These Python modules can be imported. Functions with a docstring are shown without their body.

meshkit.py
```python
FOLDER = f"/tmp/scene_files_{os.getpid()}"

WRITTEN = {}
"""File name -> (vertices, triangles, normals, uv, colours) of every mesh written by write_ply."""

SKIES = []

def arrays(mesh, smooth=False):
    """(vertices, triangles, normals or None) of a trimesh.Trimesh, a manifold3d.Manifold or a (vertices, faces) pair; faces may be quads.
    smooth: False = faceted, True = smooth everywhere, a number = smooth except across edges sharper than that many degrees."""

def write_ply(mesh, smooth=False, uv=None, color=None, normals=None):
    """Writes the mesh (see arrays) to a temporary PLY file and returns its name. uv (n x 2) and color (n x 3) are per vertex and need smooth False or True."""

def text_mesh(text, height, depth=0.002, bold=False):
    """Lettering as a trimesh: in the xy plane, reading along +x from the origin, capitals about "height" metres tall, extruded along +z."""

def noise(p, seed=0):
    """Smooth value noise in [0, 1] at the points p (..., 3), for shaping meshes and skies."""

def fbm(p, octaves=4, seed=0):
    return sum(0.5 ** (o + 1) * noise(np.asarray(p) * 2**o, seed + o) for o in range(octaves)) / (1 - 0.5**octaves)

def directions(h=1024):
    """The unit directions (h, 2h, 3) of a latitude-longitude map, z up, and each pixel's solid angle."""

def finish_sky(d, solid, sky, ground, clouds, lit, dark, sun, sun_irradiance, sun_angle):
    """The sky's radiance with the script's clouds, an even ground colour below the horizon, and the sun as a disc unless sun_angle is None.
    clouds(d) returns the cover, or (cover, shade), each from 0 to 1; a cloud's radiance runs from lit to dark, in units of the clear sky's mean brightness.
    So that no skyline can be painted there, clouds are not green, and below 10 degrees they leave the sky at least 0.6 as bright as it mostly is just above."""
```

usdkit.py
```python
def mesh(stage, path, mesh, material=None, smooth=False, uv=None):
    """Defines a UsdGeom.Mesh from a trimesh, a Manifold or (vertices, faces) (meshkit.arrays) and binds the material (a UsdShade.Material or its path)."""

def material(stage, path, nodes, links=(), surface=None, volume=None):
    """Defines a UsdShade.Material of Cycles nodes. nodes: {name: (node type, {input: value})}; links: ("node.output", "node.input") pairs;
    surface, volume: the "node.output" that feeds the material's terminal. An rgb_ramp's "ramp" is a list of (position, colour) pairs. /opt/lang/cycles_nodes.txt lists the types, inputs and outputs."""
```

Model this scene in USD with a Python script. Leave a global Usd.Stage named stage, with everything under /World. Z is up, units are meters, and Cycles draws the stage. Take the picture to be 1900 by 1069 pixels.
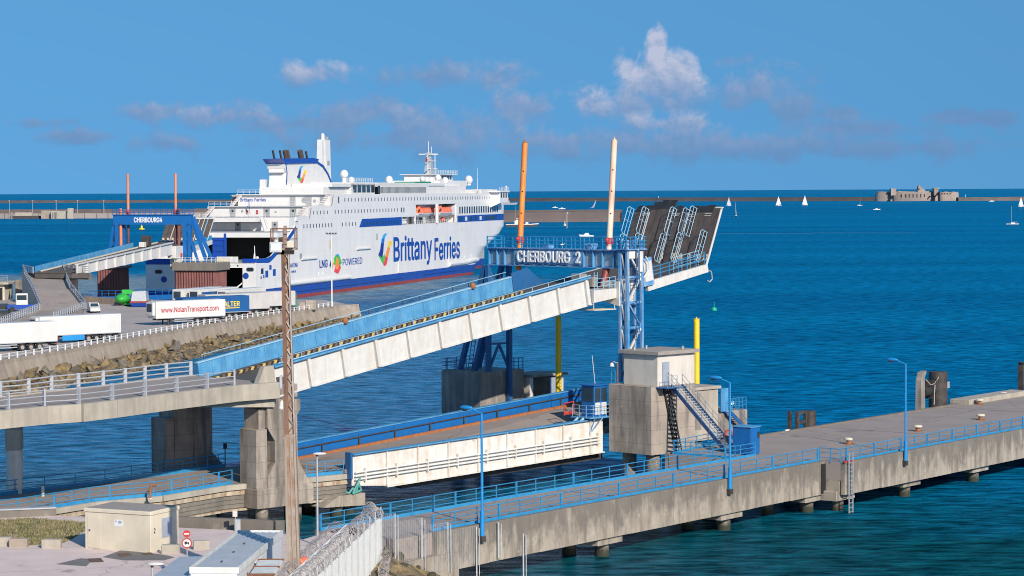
import math, random
import numpy as np, trimesh
import usdkit, meshkit
from pxr import Usd, UsdGeom, UsdLux, UsdShade, Gf, Sdf
from shapely.geometry import Polygon


EXPOSURE = 0.36
SUN_I = 1.08
SKY_S, SKY_AIR, SKY_AER, SKY_OZ, SKY_SAT, SKY_LIFT = 0.114, 1.0, 0.4, 2.0, 1.30, 0.38
CLOUD_DARK, CLOUD_LIT = (.92, 1.95, 3.65), (3.55, 3.8, 4.85)
SEA_A, SEA_B, SEA_SHALLOW = (.0, .112, .262), (.0, .165, .352), (.001, .066, .092)
SEA_BUMP, SEA_DIST = 1.0, 1.0

stage = Usd.Stage.CreateInMemory()
UsdGeom.SetStageUpAxis(stage, 'Z')
UsdGeom.SetStageMetersPerUnit(stage, 1.0)
World = UsdGeom.Xform.Define(stage, '/World')
UsdGeom.Scope.Define(stage, '/World/Looks')
rnd = random.Random(7)
nrg = np.random.default_rng(11)

# ------------------------------------------------------------------ camera, sky, sun, exposure
FPX, CAMH = 4400.0, 26.0
PITCH, ROLL = math.atan((534.5 - 355.02) / FPX), math.atan(10.35 / 1900)
cam = UsdGeom.Camera.Define(stage, '/World/camera')
cam.CreateHorizontalApertureAttr(36.0)
cam.CreateVerticalApertureAttr(36.0 * 9 / 16)
cam.CreateFocalLengthAttr(36.0 * FPX / 1900)
cam.CreateClippingRangeAttr(Gf.Vec2f(1.0, 1000000.0))
cam.AddTranslateOp().Set(Gf.Vec3d(0, 0, CAMH))
cam.AddRotateXOp().Set(90 - math.degrees(PITCH))
cam.AddRotateZOp().Set(-math.degrees(ROLL))
cam.CreateExposureAttr(EXPOSURE)

SUN_EL, SUN_AZ = math.radians(27.5), math.radians(26)      # azimuth: to the right of straight behind the camera
SD = np.array([math.sin(SUN_AZ) * math.cos(SUN_EL), -math.cos(SUN_AZ) * math.cos(SUN_EL), math.sin(SUN_EL)])
sun = UsdLux.DistantLight.Define(stage, '/World/sun')
sun.CreateIntensityAttr(SUN_I)
sun.CreateAngleAttr(0.5)
sun.CreateNormalizeAttr(True)
sun.CreateColorAttr(Gf.Vec3f(1.0, 0.905, 0.77))
sun.AddRotateZOp().Set(math.degrees(SUN_AZ))
sun.AddRotateXOp().Set(90 - math.degrees(SUN_EL))


def ray(px, py):
    F = np.array([0, math.cos(PITCH), -math.sin(PITCH)]); R0 = np.array([1., 0, 0]); U0 = np.array([0, math.sin(PITCH), math.cos(PITCH)])
    R = R0 * math.cos(ROLL) - U0 * math.sin(ROLL); U = R0 * math.sin(ROLL) + U0 * math.cos(ROLL)
    return F + R * (px - 950) / FPX - U * (py - 534.5) / FPX


def G(px, py, z=0.0):
    """The point of the level z that was measured at this place of the photograph."""
    d = ray(px, py)
    return np.array([0, 0, CAMH]) + d * ((z - CAMH) / d[2])


def at(px, py, Y):
    d = ray(px, py)
    return np.array([0, 0, CAMH]) + d * (Y / d[1])


def sky_material():
    rot = math.atan2(SD[0], SD[1])
    N = {'tc': ('texture_coordinate', {}), 'sky': ('sky_texture', {'sky_type': 'single_scattering', 'sun_disc': False, 'sun_elevation': SUN_EL, 'sun_rotation': rot, 'altitude': 0.0, 'air_density': SKY_AIR, 'aerosol_density': SKY_AER, 'ozone_density': SKY_OZ}),
         'sat': ('hsv', {'hue': 0.491, 'saturation': SKY_SAT, 'value': 1.0, 'fac': 1.0}),
         'zr': ('vector_math', {'math_type': 'multiply_add', 'vector2': (1, 1, .3), 'vector3': (0, 0, SKY_LIFT)}), 'zn': ('vector_math', {'math_type': 'normalize'}), 'sx': ('separate_xyz', {}), 'az': ('math', {'math_type': 'arctan2'}), 'cv': ('combine_xyz', {}),
         'n1': ('noise_texture', {'scale': 46.0, 'detail': 10.0, 'roughness': 0.66, 'distortion': 0.25}),
         'n2': ('noise_texture', {'scale': 90.0, 'detail': 4.0, 'roughness': 0.6}),
         'bg': ('background_shader', {'strength': SKY_S})}
    Lk = [('tc.generated', 'zr.vector1'), ('zr.vector', 'zn.vector1'), ('zn.vector', 'sky.vector'), ('tc.generated', 'sx.vector'), ('sx.x', 'az.value1'), ('sx.y', 'az.value2'), ('az.value', 'cv.x'), ('sx.z', 'cv.y'), ('sky.color', 'sat.color'),
          ('cv.vector', 'n1.vector'), ('cv.vector', 'n2.vector')]
    # cloud banks: (azimuth, elevation, half width, half height) in radians, brightness
    px = lambda x, y: (math.atan((x - 950) / FPX), (355.0 - (x - 950) * .00545 - y) / FPX)
    banks = [(1228, 150, 74, 56, 1.1), (1220, 85, 22, 36, 1.35), (1165, 128, 28, 22, 1.1), (1225, 190, 112, 40, .3), (1090, 195, 60, 34, .85), (1400, 165, 90, 48, .36), (1350, 118, 55, 16, .1), (1470, 200, 70, 30, .2), (1250, 232, 110, 22, .6),
             (590, 138, 80, 26, .8), (800, 142, 100, 26, .3), (930, 142, 80, 30, .42), (980, 200, 90, 40, .38), (820, 232, 160, 42, .32), (640, 215, 110, 34, .28), (420, 220, 110, 26, .45),
             (290, 210, 70, 18, .35), (160, 255, 90, 16, .2), (300, 268, 80, 20, .25), (1560, 212, 70, 22, .12), (1600, 240, 170, 26, .12), (1770, 222, 50, 14, .05), (1840, 224, 60, 14, .05), (70, 230, 60, 12, .2), (1130, 262, 330, 32, .3), (1250, 270, 560, 34, .1), (780, 255, 300, 30, .2), (560, 230, 200, 24, .2), (1700, 275, 200, 22, .1),
             (2250, 190, 190, 50, .4), (2700, 160, 220, 60, .6), (-350, 200, 220, 50, .4), (-900, 170, 260, 60, .5)]
    prev_m = prev_b = None
    for i, (x, y, w, h, b) in enumerate(banks):
        a, e = px(x, y)
        w, h = 1.42 * w / FPX, 1.4 * h / FPX
        N[f'o{i}'] = ('vector_math', {'math_type': 'subtract', 'vector2': (a, e, 0)})
        N[f's{i}'] = ('vector_math', {'math_type': 'multiply', 'vector2': (1 / w, 1 / h, 0)})
        N[f'l{i}'] = ('vector_math', {'math_type': 'length'})
        N[f'f{i}'] = ('map_range', {'from_min': 0.0, 'from_max': 1.6, 'to_min': 1.3 if b > .9 else .85, 'to_max': -.98 if b > .9 else -.8, 'clamp': False})
        Lk += [('cv.vector', f'o{i}.vector1'), (f'o{i}.vector', f's{i}.vector1'), (f's{i}.vector', f'l{i}.vector1'), (f'l{i}.value', f'f{i}.value')]
        # brightness carried by the strongest bank
        N[f'c{i}'] = ('map_range', {'from_min': -.45, 'from_max': .25, 'to_min': 0.0, 'to_max': b, 'clamp': True}); N[f'y{i}'] = ('separate_xyz', {})
        N[f'v{i}'] = ('map_range', {'from_min': -.75, 'from_max': .45, 'to_min': .12, 'to_max': 1.0, 'clamp': True}); N[f'b{i}'] = ('math', {'math_type': 'multiply'})
        Lk += [(f'f{i}.result', f'c{i}.value'), (f's{i}.vector', f'y{i}.vector'), (f'y{i}.y', f'v{i}.value'), (f'c{i}.result', f'b{i}.value1'), (f'v{i}.result', f'b{i}.value2')]
        if prev_m is None:
            prev_m, prev_b = f'f{i}.result', f'b{i}.value'
        else:
            N[f'm{i}'] = ('math', {'math_type': 'maximum'}); N[f'd{i}'] = ('math', {'math_type': 'maximum'})
            Lk += [(prev_m, f'm{i}.value1'), (f'f{i}.result', f'm{i}.value2'), (prev_b, f'd{i}.value1'), (f'b{i}.value', f'd{i}.value2')]
            prev_m, prev_b = f'm{i}.value', f'd{i}.value'
    N['nn'] = ('map_range', {'from_min': 0.2, 'from_max': 0.8, 'to_min': -1.05, 'to_max': 1.0, 'clamp': False})
    N['add'] = ('math', {'math_type': 'add'})
    N['cov'] = ('map_range', {'from_min': 0.02, 'from_max': 0.62, 'to_min': 0.0, 'to_max': 0.93, 'clamp': True})
    # lit puffs: noise sampled a little towards the sun against the noise here
    N['sh'] = ('vector_math', {'math_type': 'add', 'vector2': (0.0022, 0.0034, 0)})
    N['n3'] = ('noise_texture', {'scale': 46.0, 'detail': 10.0, 'roughness': 0.66, 'distortion': 0.25})
    N['df'] = ('math', {'math_type': 'subtract'})
    N['lit'] = ('map_range', {'from_min': -0.10, 'from_max': 0.13, 'to_min': 0.45, 'to_max': 1.25, 'clamp': True})
    N['lb'] = ('math', {'math_type': 'multiply'})
    N['lb2'] = ('map_range', {'from_min': 0.03, 'from_max': 1.0, 'to_min': 0.0, 'to_max': 1.0, 'clamp': True})
    N['cc'] = ('mix_color', {'a': CLOUD_DARK, 'b': CLOUD_LIT})
    N['mix'] = ('mix_color', {})
    Lk += [('n1.fac', 'nn.value'), ('nn.result', 'add.value1'), (prev_m, 'add.value2'), ('add.value', 'cov.value'),
           ('cv.vector', 'sh.vector1'), ('sh.vector', 'n3.vector'), ('n1.fac', 'df.value1'), ('n3.fac', 'df.value2'), ('df.value', 'lit.value'), ('lit.result', 'lb.value1'), (prev_b, 'lb.value2'), ('lb.value', 'lb2.value'),
           ('lb2.result', 'cc.fac'), ('cov.result', 'mix.fac'), ('sat.color', 'mix.a'), ('cc.result', 'mix.b'), ('mix.result', 'bg.color')]
    return usdkit.material(stage, '/World/Looks/sky', N, Lk, surface='bg.background')


dome = UsdLux.DomeLight.Define(stage, '/World/sky')
dome.GetPrim().SetCustomDataByKey('kind', 'structure')
UsdShade.MaterialBindingAPI.Apply(dome.GetPrim()).Bind(sky_material())

# ------------------------------------------------------------------ helpers
USED = {}


def numbered(parent, name):
    k = (parent, name)
    n = USED.get(k, 0)
    USED[k] = n + 1
    return name if n == 0 else f'{name}_{n:03d}'


class Fr:
    """A local frame standing on the ground: origin, heading of its x axis in degrees."""
    def __init__(s, o, ang):
        a = math.radians(ang); s.ang = ang
        s.o = np.array([o[0], o[1], 0.0]); s.u = np.array([math.cos(a), math.sin(a), 0]); s.v = np.array([-math.sin(a), math.cos(a), 0])

    def w(s, x, y, z=0.0):
        return s.o + s.u * x + s.v * y + np.array([0, 0, z])

    def loc(s, p):
        d = np.asarray(p, float) - s.o
        return np.array([d @ s.u, d @ s.v, d[2]])


W0 = Fr((0, 0), 0)
BASE = {}


def setdata(prim, label, cat, group=None, kind=None):
    if label: prim.SetCustomDataByKey('label', label)
    if cat: prim.SetCustomDataByKey('category', cat)
    if group: prim.SetCustomDataByKey('group', group)
    if kind: prim.SetCustomDataByKey('kind', kind)


def thing(name, label, cat, fr=W0, base=(0, 0, 0), group=None, kind=None):
    path = '/World/' + numbered('/World', name)
    x = UsdGeom.Xform.Define(stage, path)
    x.AddTranslateOp().Set(Gf.Vec3d(*map(float, fr.w(*base))))
    x.AddRotateZOp().Set(float(fr.ang))
    setdata(x.GetPrim(), label, cat, group, kind)
    BASE[path] = np.array(base, float)
    return path


def part(parent, name, mb, mat, label=None, smooth=False, kind=None):
    path = parent + '/' + numbered(parent, name)
    m = mb.mesh() if isinstance(mb, MB) else mb
    base = BASE[parent]
    BASE[path] = base
    v, f = np.array(m.vertices) - base, np.array(m.faces)
    p = usdkit.mesh(stage, path, trimesh.Trimesh(v, f, process=False), M[mat], smooth=smooth)
    setdata(p.GetPrim(), label, None, None, kind)
    return path


def dup(src, fr, base, label=None, group=None):
    name = src.split('/')[-1]
    if name[-4:-3] == '_' and name[-3:].isdigit(): name = name[:-4]
    path = '/World/' + numbered('/World', name)
    x = UsdGeom.Xform.Define(stage, path)
    x.AddTranslateOp().Set(Gf.Vec3d(*map(float, fr.w(*base))))
    x.AddRotateZOp().Set(float(fr.ang))
    was = stage.GetPrimAtPath(src).GetCustomData()
    x.GetPrim().GetReferences().AddInternalReference(src)
    x.GetPrim().SetInstanceable(True)
    setdata(x.GetPrim(), label or was['label'], was['category'], group or was.get('group'))
    return path


def single(name, mb, mat, label, cat, kind=None, smooth=False, group=None):
    """A top-level object that is one mesh (world coordinates)."""
    path = '/World/' + numbered('/World', name)
    m = mb.mesh() if isinstance(mb, MB) else mb
    p = usdkit.mesh(stage, path, trimesh.Trimesh(np.array(m.vertices), np.array(m.faces), process=False), M[mat], smooth=smooth)
    setdata(p.GetPrim(), label, cat, group, kind)
    BASE[path] = np.zeros(3)
    return path


class MB:
    def __init__(s, T=None):
        s.V, s.F, s.n, s.T = [], [], 0, T

    def add(s, v, f):
        v = np.asarray(v, float)
        if s.T is not None: v = s.T(v)
        s.V.append(v); s.F.append(np.asarray(f, int) + s.n); s.n += len(v)
        return s

    def mesh(s):
        return trimesh.Trimesh(np.vstack(s.V), np.vstack(s.F), process=False)

    def tm(s, m):
        return s.add(m.vertices, m.faces)

    HEX = [(0, 2, 1), (0, 3, 2), (4, 5, 6), (4, 6, 7), (0, 1, 5), (0, 5, 4), (1, 2, 6), (1, 6, 5), (2, 3, 7), (2, 7, 6), (3, 0, 4), (3, 4, 7)]

    def hexa(s, c):
        return s.add(c, MB.HEX)

    def box(s, x0, x1, y0, y1, z0, z1):
        return s.hexa([(x0, y0, z0), (x1, y0, z0), (x1, y1, z0), (x0, y1, z0), (x0, y0, z1), (x1, y0, z1), (x1, y1, z1), (x0, y1, z1)])

    def cbox(s, x0, x1, y0, y1, z0, z1, c=.03):
        """A box with chamfered upright and top edges."""
        P = lambda a, b, d, z: [(a[0] + d, b[0], z), (a[1] - d, b[0], z), (a[1], b[0] + d, z), (a[1], b[1] - d, z), (a[1] - d, b[1], z), (a[0] + d, b[1], z), (a[0], b[1] - d, z), (a[0], b[0] + d, z)]
        v = P((x0, x1), (y0, y1), c, z0) + P((x0, x1), (y0, y1), c, z1 - c) + P((x0 + c, x1 - c), (y0 + c, y1 - c), c, z1)
        f = []
        for r in (0, 8):
            for i in range(8):
                j = (i + 1) % 8
                f += [(r + i, r + j, r + 8 + j), (r + i, r + 8 + j, r + 8 + i)]
        for i in range(1, 7): f += [(16, 16 + i, 17 + i), (0, i + 1, i)]
        return s.add(v, f)

    def beam(s, p, q, w, h=None, up=(0, 0, 1)):
        p, q = np.asarray(p, float), np.asarray(q, float); h = h or w
        d = q - p; d /= np.linalg.norm(d); up = np.asarray(up, float)
        a = np.cross(d, up)
        if np.linalg.norm(a) < 1e-4: a = np.cross(d, (1, 0, 0))
        a /= np.linalg.norm(a); b = np.cross(a, d); a, b = a * w / 2, b * h / 2
        return s.hexa([p - a - b, p + a - b, p + a + b, p - a + b, q - a - b, q + a - b, q + a + b, q - a + b])

    def tube(s, p, q, r, n=8, r2=None):
        p, q = np.asarray(p, float), np.asarray(q, float); r2 = r if r2 is None else r2
        d = q - p; d /= np.linalg.norm(d)
        a = np.cross(d, (0, 0, 1) if abs(d[2]) < .9 else (1, 0, 0)); a /= np.linalg.norm(a); b = np.cross(d, a)
        t = np.arange(n) * 2 * np.pi / n
        c = np.outer(np.cos(t), a) + np.outer(np.sin(t), b)
        v = np.vstack([p + c * r, q + c * r2, [p], [q]])
        f = []
        for i in range(n):
            j = (i + 1) % n
            f += [(i, j, n + j), (i, n + j, n + i), (2 * n, j, i), (2 * n + 1, n + i, n + j)]
        return s.add(v, f)

    def path(s, pts, r, n=5):
        for a, b in zip(pts[:-1], pts[1:]): s.tube(a, b, r, n)
        return s

    def prism(s, poly, z0, z1, T=None):
        """An outline (x, y) raised from z0 to z1; T maps the points afterwards."""
        m = trimesh.creation.extrude_polygon(Polygon(poly), z1 - z0, engine='earcut')
        v = np.array(m.vertices) + [0, 0, z0]
        return s.add(T(v) if T else v, m.faces)

    def lathe(s, prof, c, n=16):
        m = trimesh.creation.revolve(np.array(prof, float), sections=n)
        return s.add(np.array(m.vertices) + np.asarray(c, float), m.faces)

    def ball(s, c, r, sub=2, sc=(1, 1, 1)):
        m = trimesh.creation.icosphere(sub, 1.0)
        return s.add(np.array(m.vertices) * np.array(sc) * r + np.asarray(c, float), m.faces)

    def quads(s, rows):
        """A sheet through rows of points, each row equally long."""
        R = np.asarray(rows, float); a, b = R.shape[:2]
        f = []
        for i in range(a - 1):
            for j in range(b - 1):
                k = i * b + j
                f += [(k, k + 1, k + b + 1), (k, k + b + 1, k + b)]
        return s.add(R.reshape(-1, 3), f)


def XZ(v):   # an outline drawn in (x, z) and raised along y
    return np.stack([v[:, 0], v[:, 2], v[:, 1]], 1)


def outline_xz(poly, y0, y1):
    m = MB().prism(poly, y0, y1, XZ)
    m.F = [f[:, ::-1] for f in m.F]
    return m


def outline_yz(poly, x0, x1):   # an outline drawn in (y, z) and raised along x
    return MB().prism(poly, x0, x1, lambda v: np.stack([v[:, 2], v[:, 0], v[:, 1]], 1))


def polyline(pts, step):
    pts = [np.asarray(p, float) for p in pts]
    seg = [np.linalg.norm(b - a) for a, b in zip(pts[:-1], pts[1:])]
    tot = sum(seg); n = max(1, round(tot / step)); out = []
    for k in range(n + 1):
        d = tot * k / n; i = 0
        while i < len(seg) - 1 and d > seg[i]: d -= seg[i]; i += 1
        out.append(pts[i] + (pts[i + 1] - pts[i]) * (d / seg[i]))
    return out


def railing(parent, pts, h=1.1, step=2.3, rails=(1.0, .68, .36), mat='rail_blue', pw=.06, rr=.028, toe=None, big=None, as_part=None, heavy=.0):
    """Posts and rails along pts as parts of parent (or, with as_part, as one part whose posts are its sub-parts)."""
    pts = [np.asarray(p, float) for p in pts]
    P = polyline(pts, step)
    if as_part:
        m = MB()
        for k in rails: m.path([p + [0, 0, h * k] for p in pts], rr)
        if toe: m_toe(m, pts, toe)
        top = part(parent, as_part, m, mat)
    else:
        top = parent
        for k in rails: part(top, 'rail', MB().path([np.asarray(p) + [0, 0, h * k] for p in pts], rr * (1.25 if k == rails[0] else 1)), mat)
        if toe: part(top, 'toe_plate', m_toe(MB(), pts, toe), mat)
    for i, p in enumerate(P):
        w = pw * (2.0 if big and i % big == 0 else 1)
        part(top, 'post', MB().box(p[0] - w / 2, p[0] + w / 2, p[1] - w / 2, p[1] + w / 2, p[2], p[2] + h), mat)
    return top


def m_toe(m, pts, toe):
    for a, b in zip(pts[:-1], pts[1:]):
        m.beam(np.asarray(a) + [0, 0, toe / 2], np.asarray(b) + [0, 0, toe / 2], .05, toe)
    return m


def text_parts(parent, name, text, width, height, T, mat, depth=.04, bold=False, split=True, slant=0.0):
    """Lettering fitted into width x height, mapped by T from (x, y, depth) to the parent's coordinates; one part per letter."""
    m = meshkit.text_mesh(text, 1.0, depth, bold)
    b = m.bounds; v = np.array(m.vertices)
    v[:, 0] = (v[:, 0] - b[0, 0]) * width / (b[1, 0] - b[0, 0]); v[:, 1] = v[:, 1] * height
    v[:, 0] += slant * v[:, 1]
    m = trimesh.Trimesh(v, m.faces, process=False)
    groups = []
    if split:
        m.merge_vertices()
        for c in m.split(only_watertight=False):
            x0, x1 = c.bounds[:, 0]
            for g in groups:
                if min(x1, g[1]) - max(x0, g[0]) > .5 * min(x1 - x0, g[1] - g[0]):
                    g[2].append(c); g[0] = min(g[0], x0); g[1] = max(g[1], x1); break
            else: groups.append([x0, x1, [c]])
        groups.sort(key=lambda g: g[0])
        ms = [trimesh.util.concatenate(g[2]) for g in groups]
    else: ms = [m]
    for g in ms:
        w = T(np.array(g.vertices))
        part(parent, name, trimesh.Trimesh(w, g.faces, process=False), mat)


# ------------------------------------------------------------------ materials
M = {}


def mat(name, c1, c2=None, scale=1.0, rough=.6, streak=None, stain=None, metal=0.0, bump=0.0, detail=5.0, contrast=(.38, .62), spec=.5, bscale=None, courses=None, band=None, course_amt=.5, tide=None, crack=None):
    """Paint, concrete and the like: two tones mixed by noise, upright streaks (colour, amount, scale), patches (colour, threshold, scale), relief."""
    c2 = c2 or tuple(x * .86 for x in c1)
    N = {'g': ('geometry', {}), 'n': ('noise_texture', {'scale': scale, 'detail': detail, 'roughness': .6}), 'r': ('map_range', {'from_min': contrast[0], 'from_max': contrast[1], 'to_min': 0.0, 'to_max': 1.0, 'clamp': True}),
         'm': ('mix_color', {'a': c1, 'b': c2}), 'p': ('principled_bsdf', {'roughness': rough, 'metallic': metal, 'specular_ior_level': spec})}
    Lk = [('g.position', 'n.vector'), ('n.fac', 'r.value'), ('r.result', 'm.fac')]
    out = 'm.result'
    if streak:
        col, amt, sc = streak
        N |= {'ms': ('mapping', {'scale': (sc, sc, sc * .13)}), 'ns': ('noise_texture', {'scale': 1.0, 'detail': 4.0, 'roughness': .65}), 'rs': ('map_range', {'from_min': .46, 'from_max': .64, 'to_min': 0.0, 'to_max': amt, 'clamp': True}), 'mx': ('mix_color', {'b': col})}
        Lk += [('g.position', 'ms.vector'), ('ms.vector', 'ns.vector'), ('ns.fac', 'rs.value'), ('rs.result', 'mx.fac'), (out, 'mx.a')]
        out = 'mx.result'
    if stain:
        col, thr, sc = stain
        N |= {'nt': ('noise_texture', {'scale': sc, 'detail': 6.0, 'roughness': .7}), 'rt': ('map_range', {'from_min': thr, 'from_max': thr + .07, 'to_min': 0.0, 'to_max': .9, 'clamp': True}), 'my': ('mix_color', {'b': col})}
        Lk += [('g.position', 'nt.vector'), ('nt.fac', 'rt.value'), ('rt.result', 'my.fac'), (out, 'my.a')]
        out = 'my.result'
    if band:   # weathering above a level: (level, colour, amount), its edge broken up by noise
        lv, col, amt = band
        N |= {'bz': ('separate_xyz', {}), 'bp': ('mapping', {'scale': (1.1, 1.1, .55)}), 'bn': ('noise_texture', {'scale': 1.0, 'detail': 7.0, 'roughness': .7}), 'bs': ('math', {'math_type': 'multiply_add', 'value2': 8.5}), 'bm': ('map_range', {'from_min': lv + 3.5, 'from_max': lv + 5.1, 'to_min': 0.0, 'to_max': amt, 'clamp': True}), 'mb': ('mix_color', {'b': col})}
        Lk += [('g.position', 'bz.vector'), ('g.position', 'bp.vector'), ('bp.vector', 'bn.vector'), ('bn.fac', 'bs.value1'), ('bz.z', 'bs.value3'), ('bs.value', 'bm.value'), ('bm.result', 'mb.fac'), (out, 'mb.a')]
        out = 'mb.result'
    if tide:   # weed and slime below the high-water mark
        lv, col, amt = tide
        N |= {'tz': ('separate_xyz', {}), 'tn': ('noise_texture', {'scale': 3.0, 'detail': 4.0}), 'ts': ('math', {'math_type': 'multiply_add', 'value2': .9}), 'tm': ('map_range', {'from_min': lv + .75, 'from_max': lv + .25, 'to_min': 0.0, 'to_max': amt, 'clamp': True}), 'mt': ('mix_color', {'b': col})}
        Lk += [('g.position', 'tz.vector'), ('g.position', 'tn.vector'), ('tn.fac', 'ts.value1'), ('tz.z', 'ts.value3'), ('ts.value', 'tm.value'), ('tm.result', 'mt.fac'), (out, 'mt.a')]
        out = 'mt.result'
    if crack:
        sc, wd_, amt = crack
        N |= {'cd': ('noise_texture', {'scale': .9, 'detail': 3.0}), 'ca': ('vector_math', {'math_type': 'multiply_add', 'vector2': (1.3, 1.3, 1.3)}), 'vo': ('voronoi_texture', {'feature': 'distance_to_edge', 'scale': sc}), 'cm': ('map_range', {'from_min': wd_, 'from_max': wd_ * .3, 'to_min': 0.0, 'to_max': amt, 'clamp': True}), 'mc': ('mix_color', {'b': tuple(x * .35 for x in c2)})}
        Lk += [('g.position', 'cd.vector'), ('cd.color', 'ca.vector1'), ('g.position', 'ca.vector3'), ('ca.vector', 'vo.vector'), ('vo.distance', 'cm.value'), ('cm.result', 'mc.fac'), (out, 'mc.a')]
        out = 'mc.result'
    if courses:   # horizontal casting joints every so many metres
        N |= {'sz': ('separate_xyz', {}), 'dv': ('math', {'math_type': 'divide', 'value2': courses}), 'fr': ('math', {'math_type': 'fraction'}), 'lt': ('math', {'math_type': 'less_than', 'value2': .035}), 'ml': ('math', {'math_type': 'multiply', 'value2': course_amt}), 'mz': ('mix_color', {'b': tuple(x * .4 for x in c2)})}
        Lk += [('g.position', 'sz.vector'), ('sz.z', 'dv.value1'), ('dv.value', 'fr.value1'), ('fr.value', 'lt.value1'), ('lt.value', 'ml.value1'), ('ml.value', 'mz.fac'), (out, 'mz.a')]
        out = 'mz.result'
    Lk.append((out, 'p.base_color'))
    if bump:
        N |= {'nb': ('noise_texture', {'scale': bscale or scale * 6, 'detail': 5.0, 'roughness': .65}), 'b': ('bump', {'strength': .6, 'distance': bump})}
        Lk += [('g.position', 'nb.vector'), ('nb.fac', 'b.height'), ('b.normal', 'p.normal')]
    M[name] = usdkit.material(stage, '/World/Looks/' + name, N, Lk, surface='p.BSDF')


RUST = (.26, .09, .03)
mat('white_paint', (.59, .58, .565), (.54, .53, .515), 2.0, .45, streak=((.44, .39, .33), .42, 1.6), stain=((.40, .24, .13), .70, .9))
mat('white_stained', (.66, .64, .61), (.58, .55, .51), 1.4, .5, streak=((.46, .28, .15), .30, 1.5), stain=((.33, .13, .05), .665, .9))
mat('ship_white', (.70, .675, .655), (.67, .645, .63), .25, .35, streak=((.58, .56, .54), .35, .45), stain=((.50, .38, .30), .735, .30), courses=2.75, course_amt=.10)
mat('ship_bright', (.64, .63, .62), (.60, .59, .58), .4, .4)
mat('ship_blue', (.008, .055, .36), (.010, .06, .30), .3, .35, streak=((.02, .05, .18), .4, .5))
mat('ship_blue_rusty', (.010, .055, .34), (.012, .05, .25), .15, .4, streak=((.03, .05, .16), .5, .35), stain=((.15, .05, .03), .69, .10))
mat('ship_red', (.26, .035, .03), (.20, .04, .03), .4, .5, stain=((.28, .13, .06), .62, .25))
mat('ship_grey', (.30, .31, .33), None, .5, .5)
mat('text_blue', (.008, .06, .33), (.01, .05, .28), .5, .4)
mat('glass_dark', (.02, .035, .05), (.03, .05, .07), .5, .08)
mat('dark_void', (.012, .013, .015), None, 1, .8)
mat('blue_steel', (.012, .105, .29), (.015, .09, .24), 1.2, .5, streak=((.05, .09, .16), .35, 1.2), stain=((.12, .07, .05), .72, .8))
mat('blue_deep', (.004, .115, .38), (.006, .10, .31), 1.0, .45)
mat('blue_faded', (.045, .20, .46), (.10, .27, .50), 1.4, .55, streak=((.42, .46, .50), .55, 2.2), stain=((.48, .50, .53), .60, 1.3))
mat('blue_light', (.060, .24, .47), (.10, .31, .53), .9, .55, streak=((.035, .16, .34), .55, 1.3), stain=((.16, .36, .54), .62, .8))
mat('rail_blue', (.020, .20, .43), (.035, .24, .46), 2.0, .45, stain=((.14, .12, .12), .70, 3.0))
mat('rail_pale', (.20, .40, .58), (.30, .48, .62), 2.0, .5)
mat('lamp_blue', (.015, .24, .58), None, 2.0, .4)
mat('rail_grey', (.42, .44, .48), (.36, .38, .42), 1.5, .5, metal=.2)
mat('rail_white', (.66, .66, .64), (.55, .55, .53), 1.5, .55)
mat('galvanised', (.48, .50, .52), (.40, .42, .44), 3, .45, metal=.4)
mat('concrete', (.36, .31, .265), (.255, .215, .185), .45, .85, streak=((.085, .075, .066), .8, .75), bump=.03, courses=1.25, stain=((.44, .42, .39), .64, 1.2))
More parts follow.
